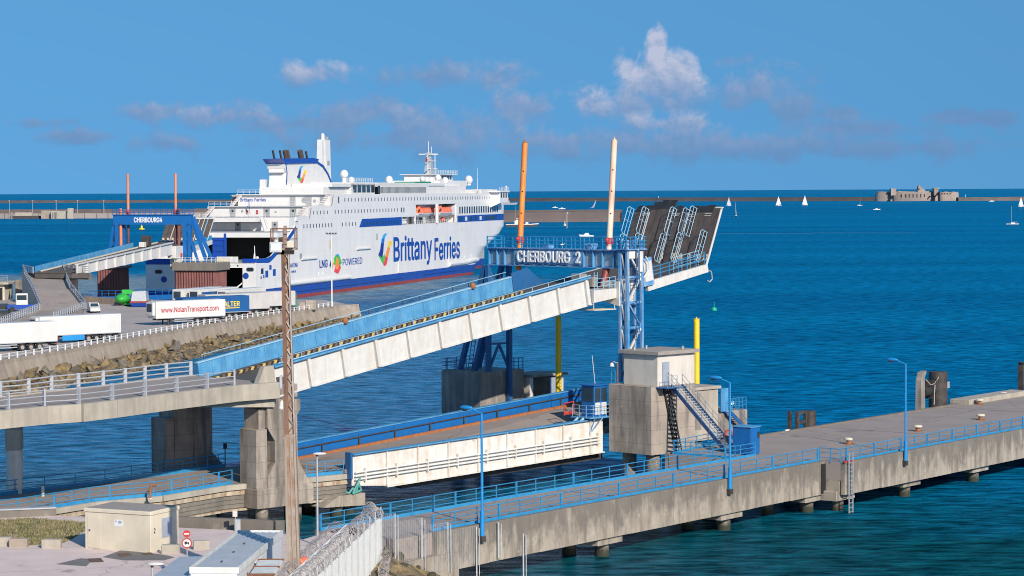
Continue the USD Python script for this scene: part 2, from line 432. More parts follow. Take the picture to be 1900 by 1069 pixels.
mat('concrete_light', (.40, .36, .30), (.335, .30, .255), .6, .85, streak=((.24, .22, .19), .5, 1.4), bump=.02)
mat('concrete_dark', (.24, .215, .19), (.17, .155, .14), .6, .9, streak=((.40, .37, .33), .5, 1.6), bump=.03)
mat('concrete_quay', (.36, .315, .26), (.29, .25, .205), .5, .9, streak=((.15, .13, .11), .75, 1.2), stain=((.46, .43, .39), .62, 1.6), bump=.03, band=(2.75, (.125, .112, .10), .78))
mat('beam_rusty', (.46, .40, .31), (.36, .29, .21), 1.2, .85, streak=((.20, .10, .05), .8, 2.2))
mat('cover_brown', (.13, .075, .055), (.09, .06, .05), 3, .9)
mat('concrete_warm', (.36, .30, .24), (.27, .22, .18), .25, .9, streak=((.20, .165, .13), .6, .6), bump=.05)
mat('pile_concrete', (.24, .21, .175), (.15, .13, .11), 1.5, .9, stain=((.40, .35, .28), .58, 1.8), bump=.06, tide=(.55, (.022, .026, .016), .93))
mat('deck_pave', (.295, .245, .225), (.255, .215, .195), .35, .9, stain=((.17, .15, .14), .60, .22), bump=.008, bscale=14, crack=(.07, .006, .45))
mat('quay_pave', (.38, .325, .31), (.32, .28, .265), .10, .9, stain=((.14, .135, .135), .62, .035), bump=.005, bscale=9)
mat('yard_pave', (.60, .49, .465), (.54, .44, .42), .5, .9, stain=((.28, .24, .23), .60, .40), bump=.01, bscale=12, crack=(.12, .009, .45))
mat('asphalt', (.060, .056, .054), (.080, .073, .070), .8, .85, bump=.006, bscale=16)
mat('asphalt_patch', (.135, .13, .13), (.16, .152, .15), 1.2, .9)
mat('flap_black', (.078, .060, .053), (.105, .082, .072), .9, .75, streak=((.035, .03, .03), .6, 1.6))
mat('flap_tip_black', (.018, .017, .018), (.03, .028, .028), .9, .6)
mat('rubber', (.018, .017, .017), (.03, .028, .027), 3, .8)
mat('black_steel', (.030, .028, .028), (.06, .05, .046), 1.5, .7, stain=((.16, .075, .04), .63, 1.4), bump=.02)
mat('orange_paint', (.80, .26, .045), (.74, .22, .035), .8, .45, streak=((.55, .13, .03), .4, 2))
mat('orange_pale', (.72, .25, .12), (.62, .20, .10), .8, .5, streak=((.50, .13, .07), .5, 1))
mat('orange_faded', (.80, .64, .50), (.78, .50, .36), .5, .5, streak=((.78, .28, .17), .8, 1.1), stain=((.74, .28, .18), .66, .7))
mat('red_paint', (.50, .04, .03), (.42, .05, .04), 2, .5)
mat('hazard_yellow', (.56, .40, .10), (.42, .31, .13), 3.0, .7, stain=((.22, .14, .09), .58, 3.0))
mat('hazard_dark', (.17, .10, .065), (.11, .075, .055), 3.0, .8)
mat('yellow_paint', (.80, .56, .02), (.74, .50, .02), 1, .45, stain=((.35, .20, .05), .73, 1.5))
mat('green_paint', (.02, .26, .15), (.02, .20, .12), 1, .5)
mat('green_bright', (.03, .42, .05), (.04, .32, .05), 1, .4)
mat('rust_pole', (.34, .31, .28), (.26, .17, .12), 1.1, .8, streak=((.23, .10, .05), .85, 2.4), stain=((.20, .08, .04), .60, 1.3), bump=.02)
mat('mast_rust', (.17, .085, .055), (.11, .06, .045), 1.5, .85, streak=((.24, .15, .10), .6, 2.0))
mat('mast_grey', (.44, .40, .37), (.33, .28, .25), 1.5, .8, streak=((.22, .12, .08), .7, 2.0))
mat('exhaust_brown', (.10, .065, .05), (.07, .05, .04), 1, .7)
mat('rust', RUST, (.17, .06, .03), 3, .9)
mat('pipe_rust', (.34, .13, .05), (.24, .09, .04), 4, .85)
mat('sheet_pile', (.20, .075, .065), (.15, .055, .05), .5, .75, streak=((.10, .04, .035), .6, .8))
mat('hut_cream', (.60, .54, .43), (.53, .475, .38), .8, .8, streak=((.50, .45, .37), .5, 1.4), stain=((.36, .32, .26), .70, .9), bump=.01)
mat('hut_white', (.58, .545, .50), (.53, .495, .45), .7, .75, streak=((.40, .37, .33), .5, 1.0))
mat('roof_grey', (.30, .27, .25), (.25, .225, .21), 2, .9, bump=.01)
mat('cabin_roof', (.44, .47, .51), (.40, .43, .47), .8, .45, metal=.15, streak=((.36, .38, .42), .5, 1.5))
mat('cabin_white', (.64, .66, .69), (.60, .62, .65), 1, .5)
mat('door_grey', (.30, .34, .42), None, 2, .5)
mat('trailer_white', (.57, .565, .55), (.54, .535, .52), .4, .35, streak=((.68, .67, .65), .35, .8))
mat('trailer_blue', (.010, .085, .26), (.012, .075, .22), .5, .45)
mat('skirt_blue', (.02, .25, .62), None, 2, .4)
mat('trailer_grey', (.47, .45, .44), (.42, .40, .39), .5, .6)
mat('hub_grey', (.40, .37, .36), (.30, .28, .27), 5, .5, metal=.3)
mat('text_red', (.42, .03, .05), None, 2, .5)
mat('text_yellow', (.80, .58, .03), None, 2, .5)
mat('text_white', (.80, .80, .80), None, 2, .5)
mat('lifeboat_orange', (.82, .14, .04), (.80, .22, .12), .5, .4)
mat('rope_teal', (.06, .26, .24), (.10, .32, .28), 5, .8)
mat('stone_fort', (.34, .28, .24), (.24, .20, .18), .03, .9, streak=((.20, .17, .16), .5, .05))
mat('stone_mole', (.145, .112, .104), (.095, .08, .08), .02, .9, streak=((.14, .12, .12), .6, .03))
mat('stone_mole_light', (.33, .28, .255), (.25, .21, .20), .02, .9)
mat('rock', (.22, .16, .085), (.085, .07, .05), .8, .95, stain=((.30, .21, .08), .55, .35), bump=.08, bscale=3)
mat('rock_grey', (.19, .165, .13), (.09, .08, .07), .9, .95, bump=.08, bscale=3)
mat('weed_dark', (.035, .032, .02), (.06, .055, .03), 2, .95, bump=.05)
mat('rock_bed', (.075, .06, .042), (.14, .11, .07), .9, .95)
mat('grass', (.14, .14, .05), (.27, .22, .13), 1.2, .95, stain=((.27, .24, .16), .60, .9), bump=.05, bscale=8)
mat('wire', (.46, .42, .42), (.36, .31, .30), 5, .5, metal=.3)
mat('wall_white', (.86, .84, .79), (.80, .78, .74), 1.5, .7)
mat('brown_plank', (.20, .18, .155), (.155, .14, .12), .8, .85, streak=((.10, .09, .08), .4, .8))
mat('sail_white', (.80, .80, .78), None, .5, .7)
mat('sail_grey', (.48, .50, .56), None, .5, .7)
mat('foam', (.35, .50, .58), (.22, .40, .50), .3, .8)
mat('buoy_green', (.01, .36, .22), None, 1, .4)
for nm, col in dict(logo_navy=(.012, .03, .25), logo_blue=(.01, .16, .55), logo_cyan=(.03, .36, .70), logo_green=(.08, .48, .06), logo_red=(.75, .05, .06), logo_orange=(.85, .27, .04), logo_yellow=(.85, .58, .03)).items():
    mat(nm, col, None, 1, .4)


def mesh_fence_material():
    # welded mesh seen from afar: thin wires in a regular grid with plain gaps between
    N = {'g': ('geometry', {}), 's': ('separate_xyz', {}), 'zx': ('math', {'math_type': 'multiply', 'value2': 9.0}), 'fx': ('math', {'math_type': 'fraction'}), 'lx': ('math', {'math_type': 'less_than', 'value2': .06}),
         'zz': ('math', {'math_type': 'multiply', 'value2': 14.0}), 'fz': ('math', {'math_type': 'fraction'}), 'lz': ('math', {'math_type': 'less_than', 'value2': .08}), 'mx': ('math', {'math_type': 'maximum'}),
         't': ('transparent_bsdf', {}), 'p': ('principled_bsdf', {'base_color': (.50, .49, .50), 'roughness': .5}), 'mix': ('mix_closure', {})}
    Lk = [('g.position', 's.vector'), ('s.x', 'zx.value1'), ('zx.value', 'fx.value1'), ('fx.value', 'lx.value1'), ('s.z', 'zz.value1'), ('zz.value', 'fz.value1'), ('fz.value', 'lz.value1'), ('lx.value', 'mx.value1'), ('lz.value', 'mx.value2'),
          ('mx.value', 'mix.fac'), ('t.BSDF', 'mix.closure1'), ('p.BSDF', 'mix.closure2')]
    M['mesh_panel'] = usdkit.material(stage, '/World/Looks/mesh_panel', N, Lk, surface='mix.closure')


mesh_fence_material()


def sea_material():
    N = {'g': ('geometry', {}),
         'm1': ('mapping', {'scale': (.30, .75, .5), 'rotation': (0, 0, .35)}), 'n1': ('noise_texture', {'scale': 1.0, 'detail': 6.0, 'roughness': .62, 'distortion': .35}),
         'm2': ('mapping', {'scale': (.05, .13, .1), 'rotation': (0, 0, .2)}), 'n2': ('noise_texture', {'scale': 1.0, 'detail': 3.0, 'roughness': .5}),
         'a': ('math', {'math_type': 'multiply_add', 'value2': .9}),
         'b': ('bump', {'strength': SEA_BUMP, 'distance': SEA_DIST}),
         'm3': ('mapping', {'scale': (.0009, .010, .01)}), 'n3': ('noise_texture', {'scale': 1.0, 'detail': 5.0, 'roughness': .62}), 'r3': ('map_range', {'from_min': .36, 'from_max': .66, 'to_min': 0.0, 'to_max': 1.0, 'clamp': True}),
         'c': ('mix_color', {'a': SEA_A, 'b': SEA_B}),
         'n4': ('noise_texture', {'scale': .018, 'detail': 3.0, 'roughness': .5}), 'sz': ('separate_xyz', {}), 'sh': ('map_range', {'from_min': 168.0, 'from_max': 235.0, 'to_min': 1.0, 'to_max': 0.0, 'clamp': True}), 'mm': ('math', {'math_type': 'multiply'}), 'k': ('map_range', {'from_min': .04, 'from_max': .40, 'to_min': 0.0, 'to_max': 1.0, 'clamp': True}),
         'c2': ('mix_color', {'b': SEA_SHALLOW}),
         # pale band by the ferry: hull reflection painted into the colour, plus stirred-up water
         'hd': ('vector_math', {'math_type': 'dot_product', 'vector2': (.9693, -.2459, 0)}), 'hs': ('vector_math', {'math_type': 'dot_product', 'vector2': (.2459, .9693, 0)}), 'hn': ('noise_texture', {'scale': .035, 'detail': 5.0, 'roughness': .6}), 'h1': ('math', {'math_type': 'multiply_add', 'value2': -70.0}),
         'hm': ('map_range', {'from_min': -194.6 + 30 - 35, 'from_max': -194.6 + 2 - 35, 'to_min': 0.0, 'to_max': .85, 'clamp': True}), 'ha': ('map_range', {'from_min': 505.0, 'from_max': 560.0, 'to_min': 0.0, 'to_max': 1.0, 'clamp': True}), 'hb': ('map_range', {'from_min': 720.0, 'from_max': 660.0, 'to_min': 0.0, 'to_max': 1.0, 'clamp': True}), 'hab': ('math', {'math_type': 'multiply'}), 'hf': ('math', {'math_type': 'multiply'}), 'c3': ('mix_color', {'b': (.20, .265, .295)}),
         's1': ('map_range', {'from_min': 4.0, 'from_max': 34.0, 'to_min': 1.0, 'to_max': 0.0, 'clamp': True}), 's2': ('map_range', {'from_min': 600.0, 'from_max': 800.0, 'to_min': .66, 'to_max': 0.0, 'clamp': True}), 's3': ('math', {'math_type': 'multiply'}), 'sp': ('math', {'math_type': 'maximum', 'value2': .10}),   # sheltered water near the quays mirrors more
         'wv': ('map_range', {'from_min': .36, 'from_max': .64, 'to_min': .42, 'to_max': 1.6, 'clamp': True}), 'cw': ('vector_math', {'math_type': 'scale'}),  # light on the wave facets painted in: crests paler, troughs darker
         'fw': ('math', {'math_type': 'multiply'}), 'f': ('fresnel', {'IOR': 1.333}), 'fk': ('math', {'math_type': 'multiply'}), 'd': ('diffuse_bsdf', {}), 'gl': ('glossy_bsdf', {'color': (.9, .95, 1.0), 'roughness': .12}), 'mix': ('mix_closure', {})}
    Lk = [('g.position', 'm1.vector'), ('m1.vector', 'n1.vector'), ('g.position', 'm2.vector'), ('m2.vector', 'n2.vector'), ('n2.fac', 'a.value1'), ('n1.fac', 'a.value3'), ('a.value', 'b.height'), ('b.normal', 'f.normal'), ('b.normal', 'gl.normal'), ('b.normal', 'd.normal'), ('f.fac', 'fk.value1'), ('fw.value', 'fk.value2'), ('fk.value', 'mix.fac'), ('d.BSDF', 'mix.closure1'), ('gl.BSDF', 'mix.closure2'),
          ('g.position', 'm3.vector'), ('m3.vector', 'n3.vector'), ('n3.fac', 'r3.value'), ('r3.result', 'c.fac'),
          ('g.position', 'n4.vector'), ('g.position', 'sz.vector'), ('sz.y', 'sh.value'), ('n4.fac', 'mm.value1'), ('sh.result', 'mm.value2'), ('mm.value', 'k.value'), ('k.result', 'c2.fac'), ('c.result', 'c2.a'),
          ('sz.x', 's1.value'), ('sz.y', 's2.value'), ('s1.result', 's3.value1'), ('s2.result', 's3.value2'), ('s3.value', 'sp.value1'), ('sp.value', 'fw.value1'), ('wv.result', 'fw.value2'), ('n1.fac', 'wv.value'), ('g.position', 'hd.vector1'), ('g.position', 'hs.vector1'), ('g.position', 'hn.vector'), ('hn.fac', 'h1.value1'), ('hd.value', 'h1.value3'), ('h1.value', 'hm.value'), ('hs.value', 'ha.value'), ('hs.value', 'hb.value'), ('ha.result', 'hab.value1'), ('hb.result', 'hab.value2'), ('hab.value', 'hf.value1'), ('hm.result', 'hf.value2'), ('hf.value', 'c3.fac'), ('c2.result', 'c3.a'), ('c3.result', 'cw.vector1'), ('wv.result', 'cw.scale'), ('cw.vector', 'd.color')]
    M['sea'] = usdkit.material(stage, '/World/Looks/sea', N, Lk, surface='mix.closure')


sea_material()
# ================================================================== the setting
sea = MB().quads([[(-150000, -300, 0), (150000, -300, 0)], [(-150000, 400000, 0), (150000, 400000, 0)]])
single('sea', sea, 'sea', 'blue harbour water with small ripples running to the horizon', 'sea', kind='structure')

FB = Fr((-17.1, 186.0), 44.2)       # link span bridge and its gantry
FJ = Fr((0.575, 160.2), 52.2)       # jetty
FS = Fr((-59.92, 555.48), 75.76)    # ferry: x forward, y to port
FL = Fr((-87.8, 478.0), 75.76)      # the far link span
gz = 4.0


def slab(pts, z0, z1):
    return MB().prism([(p[0], p[1]) for p in pts], z0, z1)


# yard in the foreground
yard = [G(-120, 1040), G(-120, 957), G(0, 957), G(150, 957), G(330, 977), G(525, 985), G(560, 1001), G(640, 979), G(690, 985), G(702, 1012), G(600, 1120), G(600, 1500), G(-600, 1500)]
yard = [np.array([*G(px, py, gz)[:2], gz]) for px, py in [(-150, 1000), (-150, 955), (0, 956), (150, 958), (330, 979), (525, 988), (562, 1001), (640, 978), (690, 985), (703, 1012), (590, 1072), (560, 1110)]] + [np.array([-8.6, 90, gz]), np.array([-60, 90, gz])]
single('yard_ground', slab(yard, -3, gz), 'yard_pave', 'pale worn asphalt yard in the foreground', 'ground', kind='structure')
grass = [G(px, py, gz) for px, py in [(-150, 1004), (-150, 964), (0, 966), (60, 962), (158, 970), (158, 985), (135, 1000), (112, 1010), (55, 1012), (0, 1008)]]
gm = MB().tm(slab(grass, gz - .2, gz + .02).mesh()); gp = Polygon([(p[0], p[1]) for p in grass])
from shapely.geometry import Point
bx0, by0, bx1, by1 = gp.bounds; nn_ = 0
while nn_ < 5200:
    x, y = rnd.uniform(bx0, bx1), rnd.uniform(by0, by1)
    if x < -38 or not gp.contains(Point(x, y)): continue
    nn_ += 1; h_ = rnd.uniform(.04, .20) * (.5 + meshkit.noise(np.array([[x * .9, y * .9, 2.2]]), 3)[0]); a_ = rnd.uniform(0, 6.28); w_ = .05
    gm.add([(x - w_ * math.cos(a_), y - w_ * math.sin(a_), gz + .015), (x + w_ * math.cos(a_), y + w_ * math.sin(a_), gz + .015), (x + rnd.uniform(-.08, .08), y + rnd.uniform(-.08, .08), gz + .02 + h_)], [(0, 1, 2)])
single('grass_strip', gm, 'grass', 'short dry green grass behind the concrete blocks', 'grass', kind='stuff')
for k, (lab, pts) in enumerate([('grey asphalt patch on the yard ground', [(103, 1047), (150, 1036), (163, 1037), (168, 1043), (160, 1051)]), ('dark asphalt apron in front of the cream hut', [(190, 1034), (225, 1021), (300, 1029), (325, 1034), (305, 1040), (230, 1040)])]):
    single('asphalt_patch', slab([G(px, py, gz) for px, py in pts], gz - .2, gz + .006 + .004 * k), 'asphalt_patch', lab, 'asphalt patch', kind='structure')
for lab, pts in [('rusty manhole cover in the yard beside the grey patch', [(162, 1037), (187, 1036), (193, 1043), (168, 1044)]), ('reddish rust-stained cover before the cream hut', [(215, 1028), (238, 1026), (246, 1031), (222, 1034)]), ('square rusty cover with pale rim by the hut corner', [(262, 1027), (280, 1025), (287, 1030), (268, 1031)])]:
    single('drain_cover', slab([G(px, py, gz) for px, py in pts], gz - .1, gz + .02), 'cover_brown', lab, 'drain cover')
# low wall along the yard's water edge
m = MB()
ed = [G(px, py, gz) for px, py in [(328, 976), (525, 984)]]
m.beam(ed[0] + [0, .2, .1], ed[1] + [0, .2, .1], .5, 1.0)
single('low_wall', m, 'concrete_quay', 'low stained concrete wall along the water behind the two cabins', 'wall')
m = MB(); e0, e1 = G(-150, 966, gz), G(104, 956, gz)
m.beam(e0 + [0, 0, .25], e1 + [0, 0, .25], .6, .5)
lw = thing('low_wall', 'low concrete wall with metal capping behind the grass', 'wall', W0, e1)
part(lw, 'wall', m, 'concrete_quay'); part(lw, 'capping', MB().beam(e0 + [0, 0, .55], e1 + [0, 0, .55], .75, .09), 'rail_grey')

# the quay where the trailers stand
qe = [(-75.5, 262), (-68.0, 314), (-63.3, 334), (-59.2, 357), (-52.6, 392), (-45.1, 422), (-35.0, 458.3)]   # near edge, at the fence
q_far = [(-31.5, 463), (-38.5, 485), (-70, 499), (-89, 492), (-125, 497), (-190, 500), (-190, 262)]
quay = [np.array([*p, gz]) for p in qe + q_far]
single('quay_ground', slab(quay, -3, gz), 'quay_pave', 'pale grey quay where lorry trailers are parked', 'quay', kind='structure')


def off(pts, d):
    P = [np.array(p[:2], float) for p in pts]; out = []
    for i, p in enumerate(P):
        t = P[min(i + 1, len(P) - 1)] - P[max(i - 1, 0)]; t /= np.linalg.norm(t)
        out.append(p + np.array([t[1], -t[0]]) * d)
    return out


wall_pts = qe + [(-30.6, 466)]
rows = []
for d, z in [(.0, gz + .02), (.55, gz + .02), (.55, gz - .5), (1.2, 1.5), (1.4, -2)]:
    rows.append([(*p, z) for p in off(wall_pts, d)])
qw = thing('quay_wall', 'long stained concrete sea wall below the white fence', 'wall', W0, (-60, 360, 0), kind='structure')
for k in range(len(wall_pts) - 1):
    for a in np.linspace(0, 1, 4)[:-1]:
        sub = [[np.array(r[k]) + (np.array(r[k + 1]) - np.array(r[k])) * t for t in (a + .0006, a + .3326)] for r in rows]
        part(qw, 'wall_panel', MB().quads(sub[::-1]), 'concrete_warm')
rk = thing('rock_armour', 'brown broken rocks piled along the foot of the quay wall', 'rocks', W0, (-60, 360, 0), kind='structure')
base = [[(*p, z) for p in off(wall_pts, d)] for d, z in [(.9, 1.7), (4.2, .5), (9, -1.5)]]
part(rk, 'rubble_bed', MB().quads(base[::-1]), 'rock_bed')
ico = trimesh.creation.icosphere(1, 1.0)
edge0 = polyline([np.array([*p, 0]) for p in wall_pts], .5)
for k in range(290):
    i = rnd.randrange(len(edge0) - 1) if k < 200 else rnd.randrange(len(edge0) // 3)
    t = edge0[min(i + 1, len(edge0) - 1)] - edge0[max(i - 1, 0)]; t /= np.linalg.norm(t)
    d = 1.3 + 5.8 * rnd.random() ** 1.25
    p = edge0[i] + np.array([t[1], -t[0], 0]) * d
    z = 1.75 - (d - 1.3) * .36 + rnd.uniform(-.15, .25)
    s = rnd.uniform(.45, 1.0) * (1.35 if rnd.random() < .2 else 1)
    hull_ = trimesh.convex.convex_hull(nrg.uniform(-1, 1, (11, 3)) ** 1)
    v = np.array(hull_.vertices) * np.array([s * rnd.uniform(.8, 1.6), s, s * rnd.uniform(.5, .85)])
    R = trimesh.transformations.euler_matrix(rnd.uniform(-.9, .9), rnd.uniform(-.9, .9), rnd.uniform(0, 6.28))[:3, :3]
    part(rk, 'stone', trimesh.Trimesh(v @ R.T + p + [0, 0, z], hull_.faces, process=False), 'rock_grey' if rnd.random() < .35 else 'rock')
rb_ = MB()
for k in range(1500):
    i = rnd.randrange(len(edge0) - 1); t = edge0[min(i + 1, len(edge0) - 1)] - edge0[max(i - 1, 0)]; t /= np.linalg.norm(t)
    d = 1.2 + 7.0 * rnd.random(); p = edge0[i] + np.array([t[1], -t[0], 0]) * d + t * rnd.uniform(-.3, .3); s = rnd.uniform(.18, .5)
    h_ = trimesh.convex.convex_hull(nrg.uniform(-1, 1, (8, 3)))
    rb_.add(np.array(h_.vertices) * [s * 1.2, s, s * .8] + p + [0, 0, 1.6 - (d - 1.2) * .33], h_.faces)
part(rk, 'small_rubble', rb_, 'rock', kind='stuff')
# white fence on the wall
fn = thing('quay_fence', 'long low white post and rail fence along the quay edge', 'fence', W0, (-60, 360, gz))
fp = [np.array([*p, gz + .02]) for p in off(qe, .3)]
for h in (.70, .36): part(fn, 'rail', MB().path([p + [0, 0, h] for p in fp], .05, 5), 'rail_white')
for p in polyline(fp, 2.6): part(fn, 'post', MB().box(p[0] - .09, p[0] + .09, p[1] - .09, p[1] + .09, p[2], p[2] + .80), 'rail_white')

# ------------------------------------------------------------------ jetty
jt = thing('jetty', 'long concrete jetty deck on piles, wider towards the right', 'jetty', FJ, (20, 0, gz), kind='structure')
part(jt, 'deck', MB().prism([(-13.5, -.3), (39.3, -.3), (39.3, -2.1), (135, -2.1), (135, 14.1), (46.4, 14.1), (36.8, 12.8), (36.8, 6.35), (-13.5, 6.35)], 2.6, gz), 'deck_pave')
for a, b, v in ([(-9.9 + 5.46 * i, -9.9 + 5.46 * (i + 1), -.3) for i in range(9)] + [(39.3 + 6.1 * i, 39.3 + 6.1 * (i + 1), -2.1) for i in range(15)]):
    part(jt, 'fascia_panel', MB().cbox(a + .02, b - .02, v - .45, v - .003, 1.45 + rnd.uniform(-.02, .02), gz + .10, .04), 'concrete_quay')
part(jt, 'fascia_panel', MB().box(36.8, 46, 12.9, 13.2, 2.5, gz + .05), 'concrete_quay')
part(jt, 'far_kerb', MB().box(46.5, 135, 14.12, 14.5, 2.4, gz + .12), 'concrete_quay')
part(jt, 'far_kerb', MB().box(-13.5, 36.7, 6.36, 6.6, 2.4, gz + .08), 'concrete_quay')
for x in (-4.4, 12.2, 28.5, 63.5, 88):
    part(jt, 'joint_strip', MB().box(x - .05, x + .05, -.25 if x < 39 else -2.0, 6.3 if x < 37 else 14.0, gz - .05, gz + .005), 'rubber')
for i, (x, y) in enumerate([(9.7, .0), (25.7, .0), (38.1, .0), (40.4, -1.5), (51.4, -1.6), (64.1, -1.6), (77, -1.6), (90, -1.6), (103, -1.6)]):
    cp = part(jt, 'pile_cap', MB().cbox(x - 1.5, x + 1.5, y - .5, y + 3.4, .95, 1.72, .06), 'concrete_quay')
    part(cp, 'pile', MB().tube((x + .1, y + .35, -4), (x + .1, y + .35, .95), .52, 14), 'pile_concrete', smooth=40)
for x, y in [(8.9, 2.6), (24.6, 2.9), (35.2, 2.2), (51, 4), (51, 10), (64, 5), (64, 11), (77, 5), (77, 11), (90, 5), (90, 11), (38, 9.5), (45.5, 12.2)]:
    part(jt, 'pile', MB().tube((x, y, -4), (x, y, 2.6), .5, 10), 'pile_concrete', smooth=40)
part(jt, 'end_wall', MB().cbox(39.31, 39.8, -2.0, -.31, 1.45, gz - .01, .03), 'concrete_quay')
part(jt, 'abutment', MB().box(-13.4, -7.9, -.9, 6.2, -3, 2.59), 'concrete_quay')

rl = thing('jetty_railing', 'blue steel railing along the near edge of the narrow jetty', 'railing', FJ, (20, -.2, gz))
railing(rl, [(-9.6, -.12, gz), (39.1, -.12, gz)], 1.1, 2.33, toe=.24, big=3)
rl = thing('jetty_railing', 'blue steel railing along the far edge of the narrow jetty', 'railing', FJ, (10, 6.2, gz))
railing(rl, [(-13.4, 6.2, gz), (39.8, 6.2, gz)], 1.1, 2.33, toe=.22, big=3)
rl = thing('jetty_railing', 'blue steel railing along the wide jetty right of the ladder', 'railing', FJ, (60, -1.9, gz))
railing(rl, [(40.6, -1.9, gz), (112, -1.9, gz)], 1.1, 2.33, toe=.22, big=2)
rl = thing('jetty_railing', 'blue railing around the landing at the foot of the stairs', 'railing', FJ, (40, 10, gz))
railing(rl, [(37.0, 6.4, gz), (37.0, 12.6, gz), (45.9, 13.7, gz)], 1.1, 2.2, toe=.2)
rl = thing('ladder_gate', 'small blue rail gate with red and white bar above the ladder', 'railing', FJ, (39.6, -1.2, gz))
railing(rl, [(39.25, -.2, gz), (39.25, -1.95, gz), (40.6, -1.95, gz)], 1.15, 1.2)
part(rl, 'barrier_bar', MB().box(39.2, 40.7, -2.62, -2.5, gz + .05, gz + .2), 'red_paint')
# ladder down to the water
ld = thing('ladder', 'rusty steel ladder down the jetty wall to the water', 'ladder', FJ, (39.4, -2.8, 0))
part(ld, 'recess', MB().box(38.55, 39.25, -.8, -.76, 1.5, 3.9), 'dark_void')
for x in (39.5, 40.05): part(ld, 'stringer', MB().box(x - .04, x + .04, -2.86, -2.76, -.6, gz + .9), 'galvanised')
for k in range(13): part(ld, 'rung', MB().box(39.54, 40.01, -2.84, -2.78, -.3 + .36 * k, -.25 + .36 * k), 'galvanised')

# lamp posts on the jetty
lp = thing('street_lamp', 'blue lamp post nearest the camera, in front of the lower white bridge', 'street lamp', FJ, (-5.5, -.95, 3.3))
z0 = 3.3
part(lp, 'bracket', MB().box(-5.7, -5.3, -1.1, -.73, z0 - .35, z0 + .05), 'black_steel')
part(lp, 'base_sleeve', MB().tube((-5.5, -.95, z0), (-5.5, -.95, z0 + 1.7), .15, 12), 'lamp_blue', smooth=40)
part(lp, 'pole', MB().tube((-5.5, -.95, z0 + 1.7), (-5.5, -.95, 11.45), .095, 12, .075), 'lamp_blue', smooth=40)
part(lp, 'arm', MB().tube((-5.5, -.95, 11.42), (-5.55, -.2, 11.68), .055, 8), 'lamp_blue', smooth=40)
hd = part(lp, 'lamp_head', MB().ball((-5.6, .25, 11.76), .3, 2, (.62, 1.75, .5)), 'lamp_blue', smooth=True)
part(hd, 'lens', MB().ball((-5.6, .42, 11.64), .22, 1, (.75, 1.3, .55)), 'glass_dark', smooth=True)
dup(lp, FJ, (24.7, -.95, 3.3), 'blue lamp post in front of the blue cabinet and stairs')
dup(lp, FJ, (49.0, -2.75, 3.3), 'blue lamp post farthest right on the wide jetty')

# bollards
bl = thing('bollard', 'cream mooring bollard nearest the stair end of the jetty', 'bollard', FJ, (52.35, 4.56, gz))
part(bl, 'base_plate', MB().lathe([(0, 0), (.42, 0), (.42, .05), (0, .05)], (52.35, 4.56, gz), 14), 'rust')
part(bl, 'stem', MB().lathe([(.0, .05), (.24, .05), (.2, .3), (.24, .36), (0, .36)], (52.35, 4.56, gz), 14), 'pipe_rust', smooth=35)
part(bl, 'cap', MB().lathe([(.0, .34), (.36, .34), (.42, .42), (.36, .54), (.0, .58)], (52.35, 4.56, gz), 14), 'hut_cream', smooth=35)
for x, y, t in [(65.5, 4.9, 'cream mooring bollard right behind the rightmost lamp post'), (78.4, 5.1, 'cream mooring bollard on the mid deck to the right of the rightmost lamp post'), (93.1, 12.6, 'cream mooring bollard at the far deck edge right of the tall dolphin'), (101.8, 14.2, 'cream mooring bollard farthest along the far edge of the jetty')]:
    dup(bl, FJ, (x, y, gz), t)
single('jetty_step', MB().tm(MB(lambda v: np.array([FJ.w(*p) for p in v])).cbox(92, 106, 13.2, 15.4, gz + .005, gz + .5, .04).mesh()), 'concrete_light', 'raised concrete ledge with a bollard at the far right of the jetty', 'ledge')

# mooring dolphins beyond the jetty
d1 = thing('mooring_dolphin', 'short black steel dolphin with square frame at the jetty edge', 'dolphin', FJ, (62.4, 15.4, 0))
part(d1, 'steel_tube', MB().tube((63.7, 15.2, -4), (63.7, 15.2, 5.45), .60, 20), 'black_steel', smooth=40)
for y in (14.95, 15.75): part(d1, 'frame_post', MB().box(60.9, 61.2, y - .15, y + .15, -4, 5.6), 'black_steel')
part(d1, 'frame_post', MB().box(62.55, 62.8, 14.9, 15.2, -4, 5.5), 'black_steel')
for z in (5.42, 4.55, 3.2): part(d1, 'cross_beam', MB().box(61.21, 62.54, 14.95, 15.2, z - .14, z + .14), 'black_steel')
part(d1, 'diagonal_brace', MB().beam((61.2, 15.05, 4.0), (62.5, 15.05, 3.35), .16), 'black_steel')
d2 = thing('mooring_dolphin', 'tall dolphin with thick steel tube, rubber fender and rough wooden post', 'dolphin', FJ, (88, 16, 0))
part(d2, 'steel_tube', MB().tube((90.6, 16.0, -4), (90.6, 16.0, 7.35), .95, 24), 'black_steel', smooth=40)
part(d2, 'wooden_post', MB().hexa([(86.3, 15.6, -4), (87.25, 15.6, -4), (87.25, 16.4, -4), (86.3, 16.4, -4), (86.4, 15.7, 6.7), (87.2, 15.7, 7.0), (87.2, 16.3, 7.0), (86.4, 16.3, 6.7)]), 'concrete_dark')
part(d2, 'post_head', MB().hexa([(86.4, 15.7, 6.702), (87.2, 15.7, 7.002), (87.2, 16.3, 7.002), (86.4, 16.3, 6.702), (86.75, 15.7, 7.5), (87.6, 15.7, 7.65), (87.6, 16.3, 7.65), (86.75, 16.3, 7.5)]), 'concrete_dark')
part(d2, 'rubber_fender', MB().tube((87.2, 16.0, 5.5), (89.7, 16.0, 5.5), .5, 16), 'rubber', smooth=40)
part(d2, 'fender_plate', MB().box(88.9, 89.15, 15.3, 16.7, 4.7, 6.6), 'black_steel')
